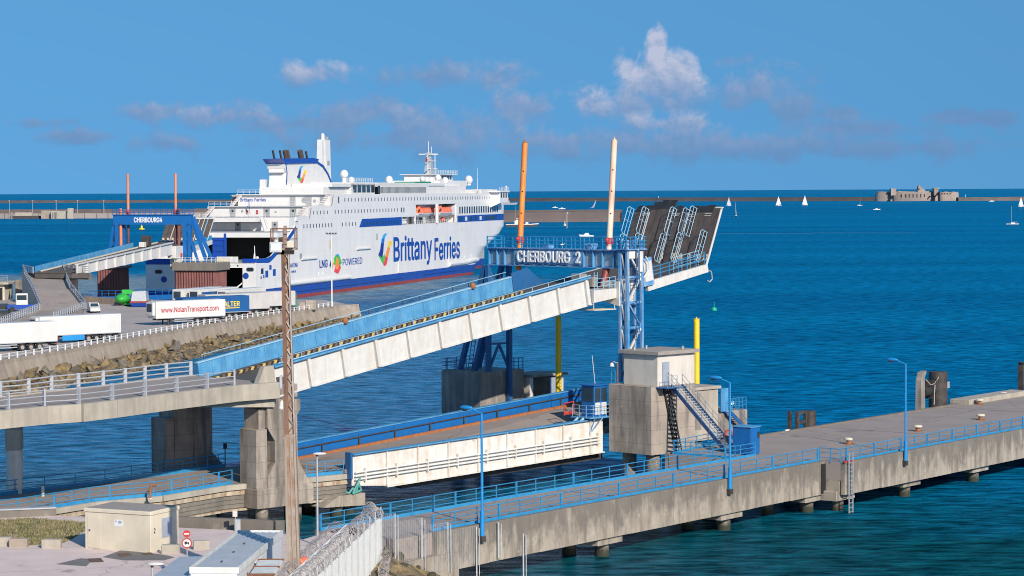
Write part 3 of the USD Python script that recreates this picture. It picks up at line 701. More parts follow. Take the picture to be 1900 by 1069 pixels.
part(d2, 'chain', MB().path([(87.2, 15.6, 6.8), (87.9, 15.4, 6.2), (88.6, 15.35, 6.3), (89.6, 15.4, 6.9)], .045), 'mast_grey')
part(d2, 'ladder', MB().path([(88.4, 15.2, 6.2), (88.2, 15.2, 4.2)], .05), 'wire')
part(d2, 'notice', MB().box(90.75, 91.2, 15.0, 15.06, 5.7, 6.35), 'galvanised')
d3 = thing('mooring_dolphin', 'dark steel dolphin cut by the right edge of the picture', 'dolphin', FJ, (111, 15.8, 0))
part(d3, 'steel_tube', MB().tube((111.2, 16, -4), (111.2, 16, 7.1), .95, 20), 'black_steel', smooth=40)
part(d3, 'frame_post', MB().box(108.9, 109.3, 15.4, 16.0, -4, 6.9), 'black_steel')
single('blue_fender', MB(lambda v: np.array([FJ.w(*p) for p in v])).hexa([(49.6, 14.8, 3.3), (54, 14.8, 3.3), (54, 16.2, 3.3), (49.6, 16.2, 3.3), (49.6, 14.8, 3.9), (54, 14.8, 3.9), (54, 16.0, 3.7), (49.6, 16.0, 3.7)]), 'blue_deep', 'flat blue fender panel floating at the jetty edge behind the cabinet', 'fender')

# ------------------------------------------------------------------ viaduct (upper approach road)
UZ, LZ0 = 11.2, 3.3
near_v = [G(px, py, UZ) for px, py in [(-120, 775), (13.9, 761.5), (80.8, 755), (144.8, 751), (207, 744), (268, 736), (326.7, 728.6), (382.8, 722), (434.6, 716)]]
far_v = [G(px, py, UZ) for px, py in [(-120, 748), (37.9, 735), (99, 727), (159.7, 721), (217, 714.5), (271.6, 707), (323.4, 700.8)]]
end_n, end_f = FB.w(-2.2, -.35, UZ), FB.w(-2.2, 10.2, UZ)
deck_poly = near_v + [end_n, end_f] + far_v[::-1]
vd = thing('approach_viaduct', 'grey concrete viaduct carrying the upper road to the bridge', 'bridge', W0, near_v[4])
part(vd, 'deck', slab(deck_poly, UZ - .75, UZ), 'deck_pave')
for a, b in zip((near_v + [end_n])[:-1], (near_v + [end_n])[1:]):
    d = (b - a) / np.linalg.norm(b - a); n = np.array([d[1], -d[0], 0]) * .28
    part(vd, 'parapet_beam', MB().beam(a + n + d * .01 + [0, 0, -.55], b + n - d * .01 + [0, 0, -.55], .5, 1.25), 'concrete_light')
for a, b in zip((far_v + [end_f])[:-1], (far_v + [end_f])[1:]):
    d = (b - a) / np.linalg.norm(b - a); n = np.array([-d[1], d[0], 0]) * .25
    part(vd, 'kerb_beam', MB().beam(a + n + d * .01 + [0, 0, -.45], b + n - d * .01 + [0, 0, -.45], .4, 1.1), 'concrete_light')
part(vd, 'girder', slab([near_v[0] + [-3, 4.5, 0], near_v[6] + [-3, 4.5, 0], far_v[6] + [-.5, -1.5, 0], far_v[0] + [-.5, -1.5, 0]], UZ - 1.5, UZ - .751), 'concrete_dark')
m = MB(lambda v: np.array([FB.w(*p) for p in v])).hexa([(-12, .3, UZ - 1.3), (-2.3, -.3, UZ - 1.9), (-2.3, 11.2, UZ - 1.9), (-12, 10, UZ - 1.3), (-12, .3, UZ - 1.001), (-2.3, -.3, UZ - 1.001), (-2.3, 11.2, UZ - 1.001), (-12, 10, UZ - 1.001)])
part(vd, 'end_haunch', m, 'concrete_light')
part(vd, 'end_block', MB(lambda v: np.array([FB.w(*p) for p in v])).hexa([(-3.9, -.32, UZ + .001), (-2.2, -.32, UZ + .001), (-2.2, .25, UZ + .001), (-3.9, .25, UZ + .001), (-3.3, -.32, UZ + 1.3), (-2.35, -.32, UZ + 1.35), (-2.35, .2, UZ + 1.35), (-3.3, .2, UZ + 1.3)]), 'concrete_light')
nr = thing('viaduct_railing', 'grey steel railing on the near side of the upper road', 'railing', W0, near_v[4])
P = [p + np.array([.05, -.05, .02]) for p in near_v]
for h in (1.12, .72, .34): part(nr, 'rail', MB().path([p + [0, 0, h] for p in P], .04, 6), 'rail_grey')
for a, b in zip(P[:-1], P[1:]):
    for t in ([0] if b is not P[1] else [0, .5]):
        p = a + (b - a) * t; d = (b - a) / np.linalg.norm(b - a)
        part(nr, 'post', MB().beam(p + [0, 0, 0], p + [0, 0, 1.25], .30, .12, up=d), 'rail_grey')
part(nr, 'post', MB().beam(P[-1], P[-1] + [0, 0, 1.25], .3, .12), 'rail_grey')
fr_ = thing('viaduct_railing', 'pale grey steel railing on the far side of the upper road', 'railing', W0, far_v[4])
P = [p + np.array([-.05, .1, .02]) for p in far_v] + [FB.w(-2.6, 10.1, UZ + .02)]
for h in (1.12, .76, .40): part(fr_, 'rail', MB().path([p + [0, 0, h] for p in P], .055, 6), 'rail_grey')
for p in polyline(P, 2.75): part(fr_, 'post', MB().box(p[0] - .13, p[0] + .13, p[1] - .08, p[1] + .08, p[2], p[2] + 1.2), 'rail_grey')

# supports
BW = lambda v: np.array([FB.w(*p) for p in v])
fp_ = thing('bridge_pier', 'pale concrete pier in front, holding the hinge of the upper bridge', 'pier', FB, (-1, 1, 0))
part(fp_, 'base_block', MB().cbox(-3.9, 1.75, -.12, 2.4, 1.45, 3.0, .08), 'concrete')
part(fp_, 'shaft', outline_xz([(1.55, 3.002), (.62, 4.5), (.3, 5.2), (.3, 8.5), (.62, 8.9), (.62, 9.75), (-.55, 9.75), (-.55, 3.002)], .15, 2.1), 'concrete')
part(fp_, 'shaft_face', outline_xz([(-.56, 3.003), (-.56, 9.95), (-2.75, 9.95), (-2.75, 7.65), (-2.05, 6.6), (-2.05, 4.9), (-2.75, 3.9), (-2.75, 3.003)], .02, 2.0), 'concrete')
part(fp_, 'buttress', MB().cbox(-3.85, -2.76, .05, 2.2, 3.003, 7.6, .05), 'concrete')
part(fp_, 'upper_block', MB().cbox(-3.4, -2.76, .3, 2.2, 7.602, 9.2, .05), 'concrete')
part(fp_, 'crosshead', MB().cbox(-3.5, .2, -.1, 2.3, 9.955, 11.0, .06), 'concrete')
for x, y in [(-2.9, .7), (.7, 1.0), (-2.6, 2.0), (1.0, 2.0)]:
    part(fp_, 'pile', MB().tube((x, y, -4), (x, y, 1.45), .52, 14), 'pile_concrete', smooth=40)
bp_ = thing('bridge_pier', 'dark concrete pier in the shade under the far side of the upper road', 'pier', FB, (-1.4, 13, 0))
part(bp_, 'shaft', outline_xz([(-2.9, 2.2), (-2.9, 9.3), (1.15, 9.3), (.9, 8.4), (.9, 4.6), (2.45, 3.0), (2.45, 2.2)], 12.0, 14.2), 'concrete')
part(bp_, 'buttress', MB().cbox(-3.75, -2.91, 12.0, 14.1, 2.2, 7.7, .05), 'concrete')
part(bp_, 'shaft_rib', outline_xz([(-1.05, 2.3), (-1.05, 9.0), (.05, 9.0), (.05, 2.3)], 11.75, 11.99), 'concrete')
part(bp_, 'base_block', MB().cbox(-4.5, 3.1, 11.7, 14.4, .9, 2.19, .08), 'concrete')
for x in (-3.0, 1.7): part(bp_, 'pile', MB().tube((x, 13, -4), (x, 13, .9), .55, 12), 'pile_concrete', smooth=40)
part(bp_, 'cross_beam', MB().hexa([(-3.4, 2.31, 9.3), (-.6, 2.31, 9.3), (.9, 12.3, 9.302), (-2.4, 12.3, 9.302), (-3.4, 2.31, 10.15), (-.6, 2.31, 10.15), (.9, 12.3, 10.15), (-2.4, 12.3, 10.15)]), 'concrete')
CX, CY = G(27, 917, LZ0)[:2] + np.array([-.10, .62])
col = thing('round_column', 'white round column with rusty streak under the upper road', 'column', W0, (CX, CY, 0))
part(col, 'shaft', MB().tube((CX, CY, -3), (CX, CY, 6.6), .62, 24), 'white_stained', smooth=40)
part(col, 'collar', MB().cbox(CX - .58, CX + .58, CY - .58, CY + .58, 6.6, 8.2, .05), 'concrete_light')
part(col, 'head', MB().cbox(CX - .55, CX + .55, CY - .55, CY + .55, 8.2, 10.1, .05), 'concrete_dark')

# ------------------------------------------------------------------ lower approach road
LZ = 3.3
near_l = [G(px, py, LZ) for px, py in [(-140, 972), (38, 952.6), (172.6, 931), (296.9, 919.8), (414.3, 900.8)]] + [FB.w(5.9, .9, LZ)]
far_l = [G(px, py, LZ) for px, py in [(-140, 940), (67, 912), (190.8, 898), (307, 882), (418, 866.8)]] + [FB.w(5.9, 11.2, LZ)]
lr = thing('lower_road', 'lower approach road on a concrete deck between the blue railings', 'bridge', W0, near_l[2])
part(lr, 'deck', slab(near_l + far_l[::-1], LZ - .5, LZ), 'deck_pave')
for a, b in zip(near_l[:-1], near_l[1:]):
    d = (b - a) / np.linalg.norm(b - a); n = np.array([d[1], -d[0], 0])
    part(lr, 'edge_beam', MB().beam(a + n * .2 + d * .01 + [0, 0, -.2], b + n * .2 - d * .01 + [0, 0, -.2], .35, .42), 'concrete_light')
    part(lr, 'rusty_beam', MB().beam(a + n * .05 + d * .01 + [0, 0, -.66], b + n * .05 - d * .01 + [0, 0, -.66], .3, .34), 'beam_rusty')
    for k in range(3):
        part(lr, 'plank', MB().beam(a + n * -.02 + d * .01 + [0, 0, -1.04 - .33 * k], b + n * -.02 - d * .01 + [0, 0, -1.04 - .33 * k], .2, .30), 'brown_plank')
    part(lr, 'bottom_flange', MB().beam(a + n * .1 + d * .01 + [0, 0, -1.98], b + n * .1 - d * .01 + [0, 0, -1.98], .5, .16), 'beam_rusty')
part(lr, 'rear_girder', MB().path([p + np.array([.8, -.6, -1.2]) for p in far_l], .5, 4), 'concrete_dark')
for px, x in [(380, None), (300, None)]:
    g = G(px, 990 if px == 380 else 985, 0) + [0, 3, 0]
    part(lr, 'pile', MB().tube(g + [0, 0, -4], g + [0, 0, 1.7], .55, 12), 'pile_concrete', smooth=40)
ec = part(lr, 'end_cap', MB(BW).hexa([(2.6, -.3, .95), (6.9, -.3, .75), (6.9, 9, .75), (2.6, 9, .95), (4.1, -.3, 1.74), (6.9, -.3, 1.74), (6.9, 9, 1.74), (4.1, 9, 1.74)]), 'concrete_quay')
for x, y in [(4.6, .6), (6.2, .9), (4.6, 4), (6.2, 7)]: part(lr, 'pile', MB(BW).tube((x, y, -4), (x, y, .85), .5, 12), 'pile_concrete', smooth=40)
part(lr, 'rope_heap', MB(BW).path([(4.9, -.2, 2.0), (5.2, -.3, 1.85), (5.6, -.3, 2.25), (5.9, -.35, 1.9), (6.2, -.3, 2.6), (6.5, -.3, 2.0), (5.5, -.4, 1.8), (5.9, -.4, 2.4), (6.4, -.3, 3.0)], .09, 5), 'rope_teal')
a = thing('road_railing', 'blue railing on the near side of the lower road', 'railing', W0, near_l[2])
railing(a, [p + np.array([.1, -.05, .0]) for p in near_l[:-1]] + [FB.w(-4.6, 2.2, LZ)], 1.1, 1.75, toe=.26, big=3)
a = thing('road_railing', 'short blue railing on the lower road right of the front pier', 'railing', W0, near_l[-1])
railing(a, [FB.w(2.2, 1.35, LZ), FB.w(5.7, .95, LZ)], 1.1, 1.75, toe=.26)
a = thing('road_railing', 'blue railing on the far side of the lower road', 'railing', W0, far_l[2])
railing(a, [p + np.array([.0, .0, .0]) for p in far_l[:-1]] + [FB.w(-4.5, 11.1, LZ)], 1.1, 2.9, toe=.30)
ln = thing('signal_box', 'small dark signal box on a post beside the lower road', 'signal', W0, G(418, 866, LZ))
g = G(418, 866, LZ); part(ln, 'post', MB().tube(g, g + [0, 0, 1.5], .05, 6), 'black_steel'); part(ln, 'box', MB().cbox(g[0] - .15, g[0] + .15, g[1] - .12, g[1] + .12, g[2] + 1.5, g[2] + 1.95, .03), 'black_steel')
g = G(79.5, 921, LZ)
single('marker_post', MB().lathe([(0, 0), (.12, 0), (.12, .7), (.10, .78), (0, .8)], g, 12), 'white_paint', 'short white marker post on the lower road', 'bollard', smooth=35)
g = G(280, 924, LZ) + [0, -.5, 0]
vp = thing('vent_pipe', 'rusty bent pipe standing behind the cream hut', 'pipe', W0, g)
part(vp, 'pipe', MB().path([g, g + [.02, 0, .75], g + [.12, 0, .95], g + [.5, 0, 1.05]], .1, 8), 'pipe_rust', smooth=50); part(vp, 'flange', MB().lathe([(0, 0), (.2, 0), (.2, .06), (0, .06)], g, 12), 'white_paint')
# ================================================================== upper link span bridge
TH = math.atan(.167)


def SL(v):   # along the slope (d, across, square to the slope) -> bridge frame
    v = np.asarray(v, float); d, h = v[:, 0], v[:, 2]
    return np.stack([d * math.cos(TH) - h * math.sin(TH), v[:, 1], 10.43 + d * math.sin(TH) + h * math.cos(TH)], 1)


S = lambda: MB(SL)
DE = 34.1    # end of the girders along the slope
ub = thing('link_span_bridge', 'long sloping road bridge with white near girder and blue far girder', 'bridge', FB, (16, 5, 13))
HG = 2.42
stf = [1.62 + 3.55 * k for k in range(10)]
cuts = [-1.75] + stf + [DE]
for a, b in zip(cuts[:-1], cuts[1:]):
    part(ub, 'web_panel', S().box(a + .012, b - .012, .0, .12, .0, HG - .14), 'white_paint')
for d in stf:
    part(ub, 'stiffener', S().hexa([(d - .13, -.30, .02), (d + .13, -.30, .02), (d + .13, -.001, .02), (d - .13, -.001, .02), (d - .13, -.26, HG - .2), (d + .13, -.26, HG - .2), (d + .13, -.001, HG - .2), (d - .13, -.001, HG - .2)]).box(d - .16, d + .24, -.34, -.002, -.02, .09), 'white_paint')
part(ub, 'bottom_flange', S().box(-1.75, DE, -.12, .4, -.12, -.002), 'white_paint')
part(ub, 'top_flange', S().box(-1.9, DE, -.36, .42, HG - .138, HG), 'blue_light')
part(ub, 'end_plate', S().box(-1.95, -1.77, -.1, .4, .5, HG - .15), 'white_paint')
part(ub, 'top_pipe', S().tube((-1.5, -.3, HG + .12), (DE, -.3, HG + .12), .06, 6), 'rail_pale')
hr = part(ub, 'handrail', S().path([(-1, .1, HG + .42), (DE, .1, HG + .42)], .025, 5), 'rail_pale')
for k in range(18): part(hr, 'handrail_post', S().box(-.8 + 2 * k - .03, -.8 + 2 * k + .03, .08, .12, HG, HG + .42), 'rail_pale')
part(ub, 'bearing_block', MB().box(-1.9, -1.2, -.05, .8, 11.02, 11.6), 'black_steel')
part(ub, 'deck', S().box(-2.2, 40.9, .421, 9.78, .60, .80), 'asphalt')
for k in range(9): part(ub, 'cross_girder', S().box(.6 + 3.9 * k, .9 + 3.9 * k, .43, 9.7, -.02, .599), 'white_paint')
part(ub, 'walkway_kerb', S().box(-2.0, 33.6, 7.75, 8.0, .801, 1.06), 'rubber')
for k in range(59):
    d = -1.8 + .6 * k
    part(ub, 'hazard_stripe', S().hexa([(d, 7.738, .83), (d + .3, 7.738, .83), (d + .3, 8.01, .83), (d, 8.01, .83), (d + .16, 7.738, 1.067), (d + .46, 7.738, 1.067), (d + .46, 8.01, 1.067), (d + .16, 8.01, 1.067)]), 'hazard_yellow' if k % 2 == 0 else 'hazard_dark')
for k in range(26):
    a, b = -1.85 + 1.385 * k, -1.85 + 1.385 * (k + 1)
    if b > 34.6: break
    part(ub, 'far_panel', S().box(a + .012, b - .012, 9.8, 9.92, -.1, 2.12), 'blue_light')
part(ub, 'far_end_panel', S().hexa([(34.2, 9.8, .5), (38.4, 9.8, .5), (38.4, 9.9, .5), (34.2, 9.9, .5), (34.2, 9.8, 2.5), (36.3, 9.8, 2.6), (36.3, 9.9, 2.6), (34.2, 9.9, 2.5)]), 'blue_steel')
part(ub, 'far_flange', S().box(-1.9, 34.1, 9.72, 10.15, 2.121, 2.22), 'rail_pale')
hr = part(ub, 'far_handrail', S().path([(-1, 10.3, 2.62), (34, 10.3, 2.62)], .03, 5), 'rail_pale')
for k in range(18): part(hr, 'handrail_post', S().box(-.8 + 2 * k - .03, -.8 + 2 * k + .03, 10.27, 10.33, 2.22, 2.62), 'black_steel')
part(ub, 'rusty_lamp', S().ball((14.0, 9.75, 2.3), .26, 2, (1, 1, 1.2)), 'pipe_rust', smooth=True)
part(ub, 'rusty_lamp', S().ball((29.2, 9.75, 2.3), .26, 2, (1, 1, 1.2)), 'pipe_rust', smooth=True)
# machinery section under the gantry
part(ub, 'end_box', MB().hexa([(33.7, -.25, 16.1), (36.6, -.25, 16.45), (36.6, 1.6, 16.45), (33.7, 1.6, 16.1), (33.7, -.25, 17.2), (36.6, -.25, 17.3), (36.6, 1.6, 17.3), (33.7, 1.6, 17.2)]), 'white_paint')
part(ub, 'end_box', MB().hexa([(36.62, -.55, 15.7), (38.6, -.55, 16.1), (38.6, 1.6, 16.6), (36.62, 1.6, 16.2), (36.62, -.55, 17.9), (38.9, -.55, 18.1), (38.9, 1.6, 18.1), (36.62, 1.6, 17.9)]), 'white_paint')
part(ub, 'service_platform', MB().box(33.6, 36.4, -.4, 1.6, 15.42, 15.5).box(33.6, 33.66, -.3, -.25, 15.5, 16.1).box(36.3, 36.36, -.3, -.25, 15.5, 15.9), 'hut_cream')
part(ub, 'hydraulic_unit', MB().cbox(34.2, 35.2, 2.0, 3.1, 17.3, 18.6, .06).cbox(35.6, 36.3, 1.7, 2.6, 17.4, 18.3, .05), 'concrete_dark')
part(ub, 'red_cylinder', MB().tube((36.8, 1.7, 17.2), (37.4, 1.7, 19.0), .31, 14), 'ship_red', smooth=40)
part(ub, 'access_ladder', MB().path([(33.9, -.1, 16.2), (33.9, -.1, 18.8)], .03).path([(34.3, -.1, 16.2), (34.3, -.1, 18.8)], .03), 'rail_pale')
for k in range(8): part(ub, 'rung', MB().box(33.9, 34.3, -.12, -.08, 16.4 + .3 * k, 16.44 + .3 * k), 'rail_pale')
railing(ub, [(34.2, -.22, 17.15), (36.5, -.22, 17.3)], 1.05, .8, as_part='platform_rail', mat='rail_pale', pw=.05)
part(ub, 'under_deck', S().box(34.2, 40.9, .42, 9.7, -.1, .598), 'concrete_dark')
# raised ramp beyond the gantry
rp = thing('ship_ramp', 'raised black ramp flaps with pale blue handrails at the bridge end', 'ramp', FB, (48, 5, 19))
part(rp, 'side_beam', S().hexa([(40.95, -.62, -.25), (49.3, -.62, -.12), (49.3, -.3, -.12), (40.95, -.3, -.25), (40.95, -.62, .62), (49.3, -.62, .62), (49.3, -.3, .62), (40.95, -.3, .62)]), 'white_paint')
part(rp, 'far_side_beam', S().box(40.95, 49.3, 10.2, 10.5, -.12, .62), 'white_paint')
part(rp, 'deck', S().box(40.95, 49.2, -.299, 10.19, .40, .60), 'asphalt')
part(rp, 'ramp_ribs', S().box(41, 49, 1, 1.3, -.3, .399).box(41, 49, 9, 9.3, -.3, .399), 'concrete_dark')
part(rp, 'end_hook', S().path([(49.3, -.45, .1), (49.9, -.45, -.2), (49.9, -.45, -.9), (49.5, -.45, -1.1), (49.2, -.45, -.9)], .05, 6), 'galvanised')
part(rp, 'side_box', S().cbox(40.2, 41.6, -.9, -.63, .3, 2.8, .05), 'blue_faded')
part(rp, 'side_panel', S().box(40.35, 41.4, -.96, -.905, .7, 2.5), 'white_paint')
railing(rp, [tuple(SL(np.array([[41.6, -.5, .62]]))[0]), tuple(SL(np.array([[49.0, -.5, .62]]))[0])], 1.15, 1.25, rails=(1.0, .7, .4), as_part='side_rail', mat='rail_blue', pw=.07, rr=.035)
railing(rp, [tuple(SL(np.array([[45.2, .0, .62]]))[0]), tuple(SL(np.array([[48.7, .0, .62]]))[0])], 1.35, 1.2, rails=(1.0, .66, .33), as_part='side_rail', mat='rail_pale', pw=.05, rr=.03)
FA = math.radians(67.3); F0 = np.array([48.45, 0, 19.0])


def FT(v):   # (up the flap, across, out of the flap's road face)
    v = np.asarray(v, float); l, n = v[:, 0], v[:, 2]
    return np.stack([F0[0] + l * math.cos(FA) - n * math.sin(FA), v[:, 1], F0[2] + l * math.sin(FA) + n * math.cos(FA)], 1)


K = lambda: MB(FT)
fw = 10.9 / 11
tips = [0, 1, 1, 1, .0, 1, 0, 1, .0, 1, 1]
lens = [5.75, 5.4, 5.35, 5.3, 5.4, 5.35, 5.65, 5.7, 5.6, 5.4, 5.35]
for k in range(11):
    v0 = -.5 + fw * k
    fl = part(rp, 'flap', K().box(0, lens[k], v0 + .015, v0 + fw - .015, -.16, 0), 'flap_black')
    h = [.25, .8, .75, .8, .5, .75, 1.05, 1.0, .9, .75, .75][k]
    part(fl, 'flap_tip', K().hexa([(lens[k] + .02, v0 + .05, -.15), (lens[k] + .02, v0 + fw - .05, -.15), (lens[k] + .02, v0 + fw - .05, .02), (lens[k] + .02, v0 + .05, .02), (lens[k] + h, v0 + .08, -.35), (lens[k] + h, v0 + fw - .08, -.35), (lens[k] + h, v0 + fw - .08, -.25), (lens[k] + h, v0 + .08, -.25)]), 'flap_tip_black' if k else 'hut_cream')
    if k in (0, 4, 6, 9): part(fl, 'edge_strip', K().box(.1, lens[k] - .05, v0 + .0, v0 + .085, -.15, .05), 'white_paint')
    if k in (1, 3, 5, 9): part(fl, 'tip_hinge', K().box(lens[k] - .4, lens[k] - .34, v0 + .1, v0 + fw - .1, 0, .03).box(lens[k] - .22, lens[k] - .16, v0 + .1, v0 + fw - .1, 0, .03), 'white_paint')
for k, t in enumerate(['6', '7', '8', '9', '10', '11']):
    vv = -.5 + fw * (5 - k + .5) + (.35 if k == 0 else 0)
    text_parts(rp, 'flap_number', t, .34 if len(t) == 1 else .6, .6, lambda v, vv=vv: FT(np.stack([.55 + v[:, 1], vv + .17 - v[:, 0], .01 + v[:, 2]], 1)), 'hut_cream', split=False, bold=True)
for v0, l0, l1 in [(.42, .3, 3.3), (2.5, 2.85, 5.7), (3.25, .2, 3.0), (3.3, 3.0, 5.5), (5.3, .15, 2.9), (5.0, 2.95, 5.6), (8.5, .9, 2.9), (8.6, 2.95, 5.6), (10.45, .9, 2.8), (10.5, 2.9, 5.6)]:
    lo = [(l0, v0, 0), (l0, v0, .75), (l0 + .18, v0, .95), (l1 - .18, v0, .95), (l1, v0, .75), (l1, v0, 0)]
    part(rp, 'flap_rail', K().path(lo, .036, 5).path([(l0, v0, .5), (l1, v0, .5)], .026, 5).path([(l0, v0, .08), (l1, v0, .08)], .03, 5).path([((l0 + l1) / 2, v0, 0), ((l0 + l1) / 2, v0, .95)], .028, 5).path([(l1 - .5, v0, 0), (l1 - .5, v0, .95)], .028, 5), 'rail_pale')

# ================================================================== gantry
ga = thing('lifting_gantry', 'blue lifting gantry over the bridge with the sign CHERBOURG 2', 'gantry', FB, (38, 8, 9))
u0, u1, z0, z1 = 37.0, 38.8, 19.05, 20.72
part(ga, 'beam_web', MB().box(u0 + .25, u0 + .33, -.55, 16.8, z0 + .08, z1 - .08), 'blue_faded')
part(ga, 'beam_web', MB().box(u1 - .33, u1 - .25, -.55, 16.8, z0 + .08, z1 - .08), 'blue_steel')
part(ga, 'beam_top', MB().box(u0 - .1, u1 + .1, -.6, 16.85, z1 - .079, z1), 'blue_faded')
part(ga, 'beam_bottom', MB().box(u0, u1, -.6, 16.85, z0, z0 + .079), 'blue_faded')
for v in [-.45, .55, 1.95, 3.1, 4.3, 13.2, 14.6, 15.6, 16.7]:
    part(ga, 'beam_rib', MB().box(u0 + .0, u0 + .249, v - .05, v + .05, z0 + .08, z1 - .08), 'blue_light')
for v0, v1 in [(-.38, .48), (.62, 1.88), (2.02, 3.04), (3.16, 4.2), (13.3, 14.5), (14.7, 15.5), (15.7, 16.6)]:
    part(ga, 'web_plate', MB().box(u0 + .23, u0 + .248, v0 + .12, v1 - .12, z0 + .18, z1 - .42), 'galvanised')
part(ga, 'sign_board', MB().box(u0 + .02, u0 + .12, 4.36, 13.1, z0 + .25, z1 - .12), 'blue_faded')
part(ga, 'sign_lattice', MB().path([(u0 + .1, 4.4 + .79 * k, z0 + .1 + .18 * (k % 2)) for k in range(12)], .05, 4), 'rail_pale')
text_parts(ga, 'letter', 'CHERBOURG  2', 8.15, .98, lambda v: np.stack([u0 - .001 - v[:, 2], 12.75 - v[:, 0], z0 + .42 + v[:, 1]], 1), 'text_white', depth=.12, bold=True)
railing(ga, [(u0 - .05, 16.8, z1), (u0 - .05, -.55, z1)], 1.05, 1.15, rails=(1.0, .66, .33), as_part='walkway_rail', mat='rail_blue', pw=.07, rr=.03)
railing(ga, [(u1 + .05, 16.8, z1), (u1 + .05, -.55, z1)], 1.05, 1.15, rails=(1.0, .66, .33), as_part='walkway_rail', mat='rail_blue', pw=.07, rr=.03)
railing(ga, [(u0, 16.8, z1), (u1, 16.8, z1)], 1.05, .9, as_part='walkway_rail', mat='rail_blue', pw=.07, rr=.03)
part(ga, 'walkway_box', MB().cbox(37.4, 38.4, 3.6, 4.4, z1 + .002, z1 + .5, .04).cbox(37.4, 38.3, 9.2, 9.9, z1 + .002, z1 + .35, .04), 'blue_faded')
# near lattice tower
ft = [(36.9, -1.3), (38.75, -1.3), (38.75, -.45), (36.9, -.45)]
for i, (x, y) in enumerate(ft): part(ga, 'tower_leg', MB().box(x - .14, x + .14, y - .14, y + .14, 8.95, z1 + .9), 'blue_faded')
for k in range(5):
    a, b = 9.3 + 2.25 * k, 9.3 + 2.25 * (k + 1)
    part(ga, 'tower_strut', MB().box(37.05, 38.6, -1.38, -1.22, b - .1, b + .1), 'blue_faded')
    part(ga, 'tower_strut', MB().box(36.82, 36.98, -1.15, -.6, b - .1, b + .1), 'blue_faded')
    part(ga, 'tower_brace', MB().beam((37.05, -1.3, a + .1) if k % 2 else (38.6, -1.3, a + .1), (38.6, -1.3, b - .1) if k % 2 else (37.05, -1.3, b - .1), .16, .16), 'white_stained' if k != 2 else 'blue_faded')
    part(ga, 'tower_brace', MB().beam((36.9, -1.15, a + .1), (36.9, -.6, b - .1), .12, .12), 'white_stained')
    part(ga, 'tower_brace', MB().beam((37.05, -.45, a + .1), (38.6, -.45, b - .1), .14, .14), 'blue_steel')
lc = part(ga, 'caged_ladder', MB().path([(37.75, -1.62, 9), (37.75, -1.62, 21.6)], .04, 5).path([(38.15, -1.62, 9), (38.15, -1.62, 21.6)], .04, 5), 'blue_steel')
for k in range(40): part(lc, 'rung', MB().box(37.75, 38.15, -1.64, -1.60, 9.1 + .31 * k, 9.14 + .31 * k), 'blue_steel')
part(ga, 'tower_platform', MB().box(36.6, 39.1, -1.7, -.1, z1 + .002, z1 + .10), 'blue_faded')
part(ga, 'tower_panel', MB().box(36.95, 37.75, -1.47, -1.42, z0 + .9, z1 - .05).box(38.2, 38.75, -1.47, -1.42, z0 - .3, z1 - .1), 'white_stained')
railing(ga, [(36.65, -.2, z1 + .1), (36.65, -1.65, z1 + .1), (39.05, -1.65, z1 + .1), (39.05, -.2, z1 + .1)], 1.05, .6, rails=(1.0, .66, .33), as_part='tower_rail', mat='rail_blue', pw=.07, rr=.03)
part(ga, 'tower_bracket', MB().path([(38.95, -1.4, 18.2), (39.6, -1.4, 18.9), (39.6, -1.4, 19.6), (39.2, -1.4, 20.1)], .07, 6), 'white_paint')
# far legs
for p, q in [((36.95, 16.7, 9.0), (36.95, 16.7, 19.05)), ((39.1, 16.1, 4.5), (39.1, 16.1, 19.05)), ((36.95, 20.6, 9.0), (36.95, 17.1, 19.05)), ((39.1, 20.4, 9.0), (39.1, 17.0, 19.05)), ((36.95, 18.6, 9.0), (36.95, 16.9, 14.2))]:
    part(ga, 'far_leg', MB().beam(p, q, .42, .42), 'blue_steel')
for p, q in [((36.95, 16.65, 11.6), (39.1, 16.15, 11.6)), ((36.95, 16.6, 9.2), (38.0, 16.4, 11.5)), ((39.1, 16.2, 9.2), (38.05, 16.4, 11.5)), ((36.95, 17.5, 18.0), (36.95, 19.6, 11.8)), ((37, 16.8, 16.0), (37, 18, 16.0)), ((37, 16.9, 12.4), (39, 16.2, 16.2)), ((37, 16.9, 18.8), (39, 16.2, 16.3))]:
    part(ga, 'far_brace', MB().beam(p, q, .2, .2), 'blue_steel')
lc = part(ga, 'far_ladder', MB().path([(36.8, 18.9, 9.0), (36.8, 17.6, 15.5)], .04, 5).path([(36.8, 19.4, 9.0), (36.8, 18.1, 15.5)], .04, 5), 'blue_steel')
for k in range(16): part(lc, 'rung', MB().box(36.78, 36.82, 18.9 - .08 * k, 19.4 - .08 * k, 9.3 + .4 * k, 9.35 + .4 * k), 'blue_steel')

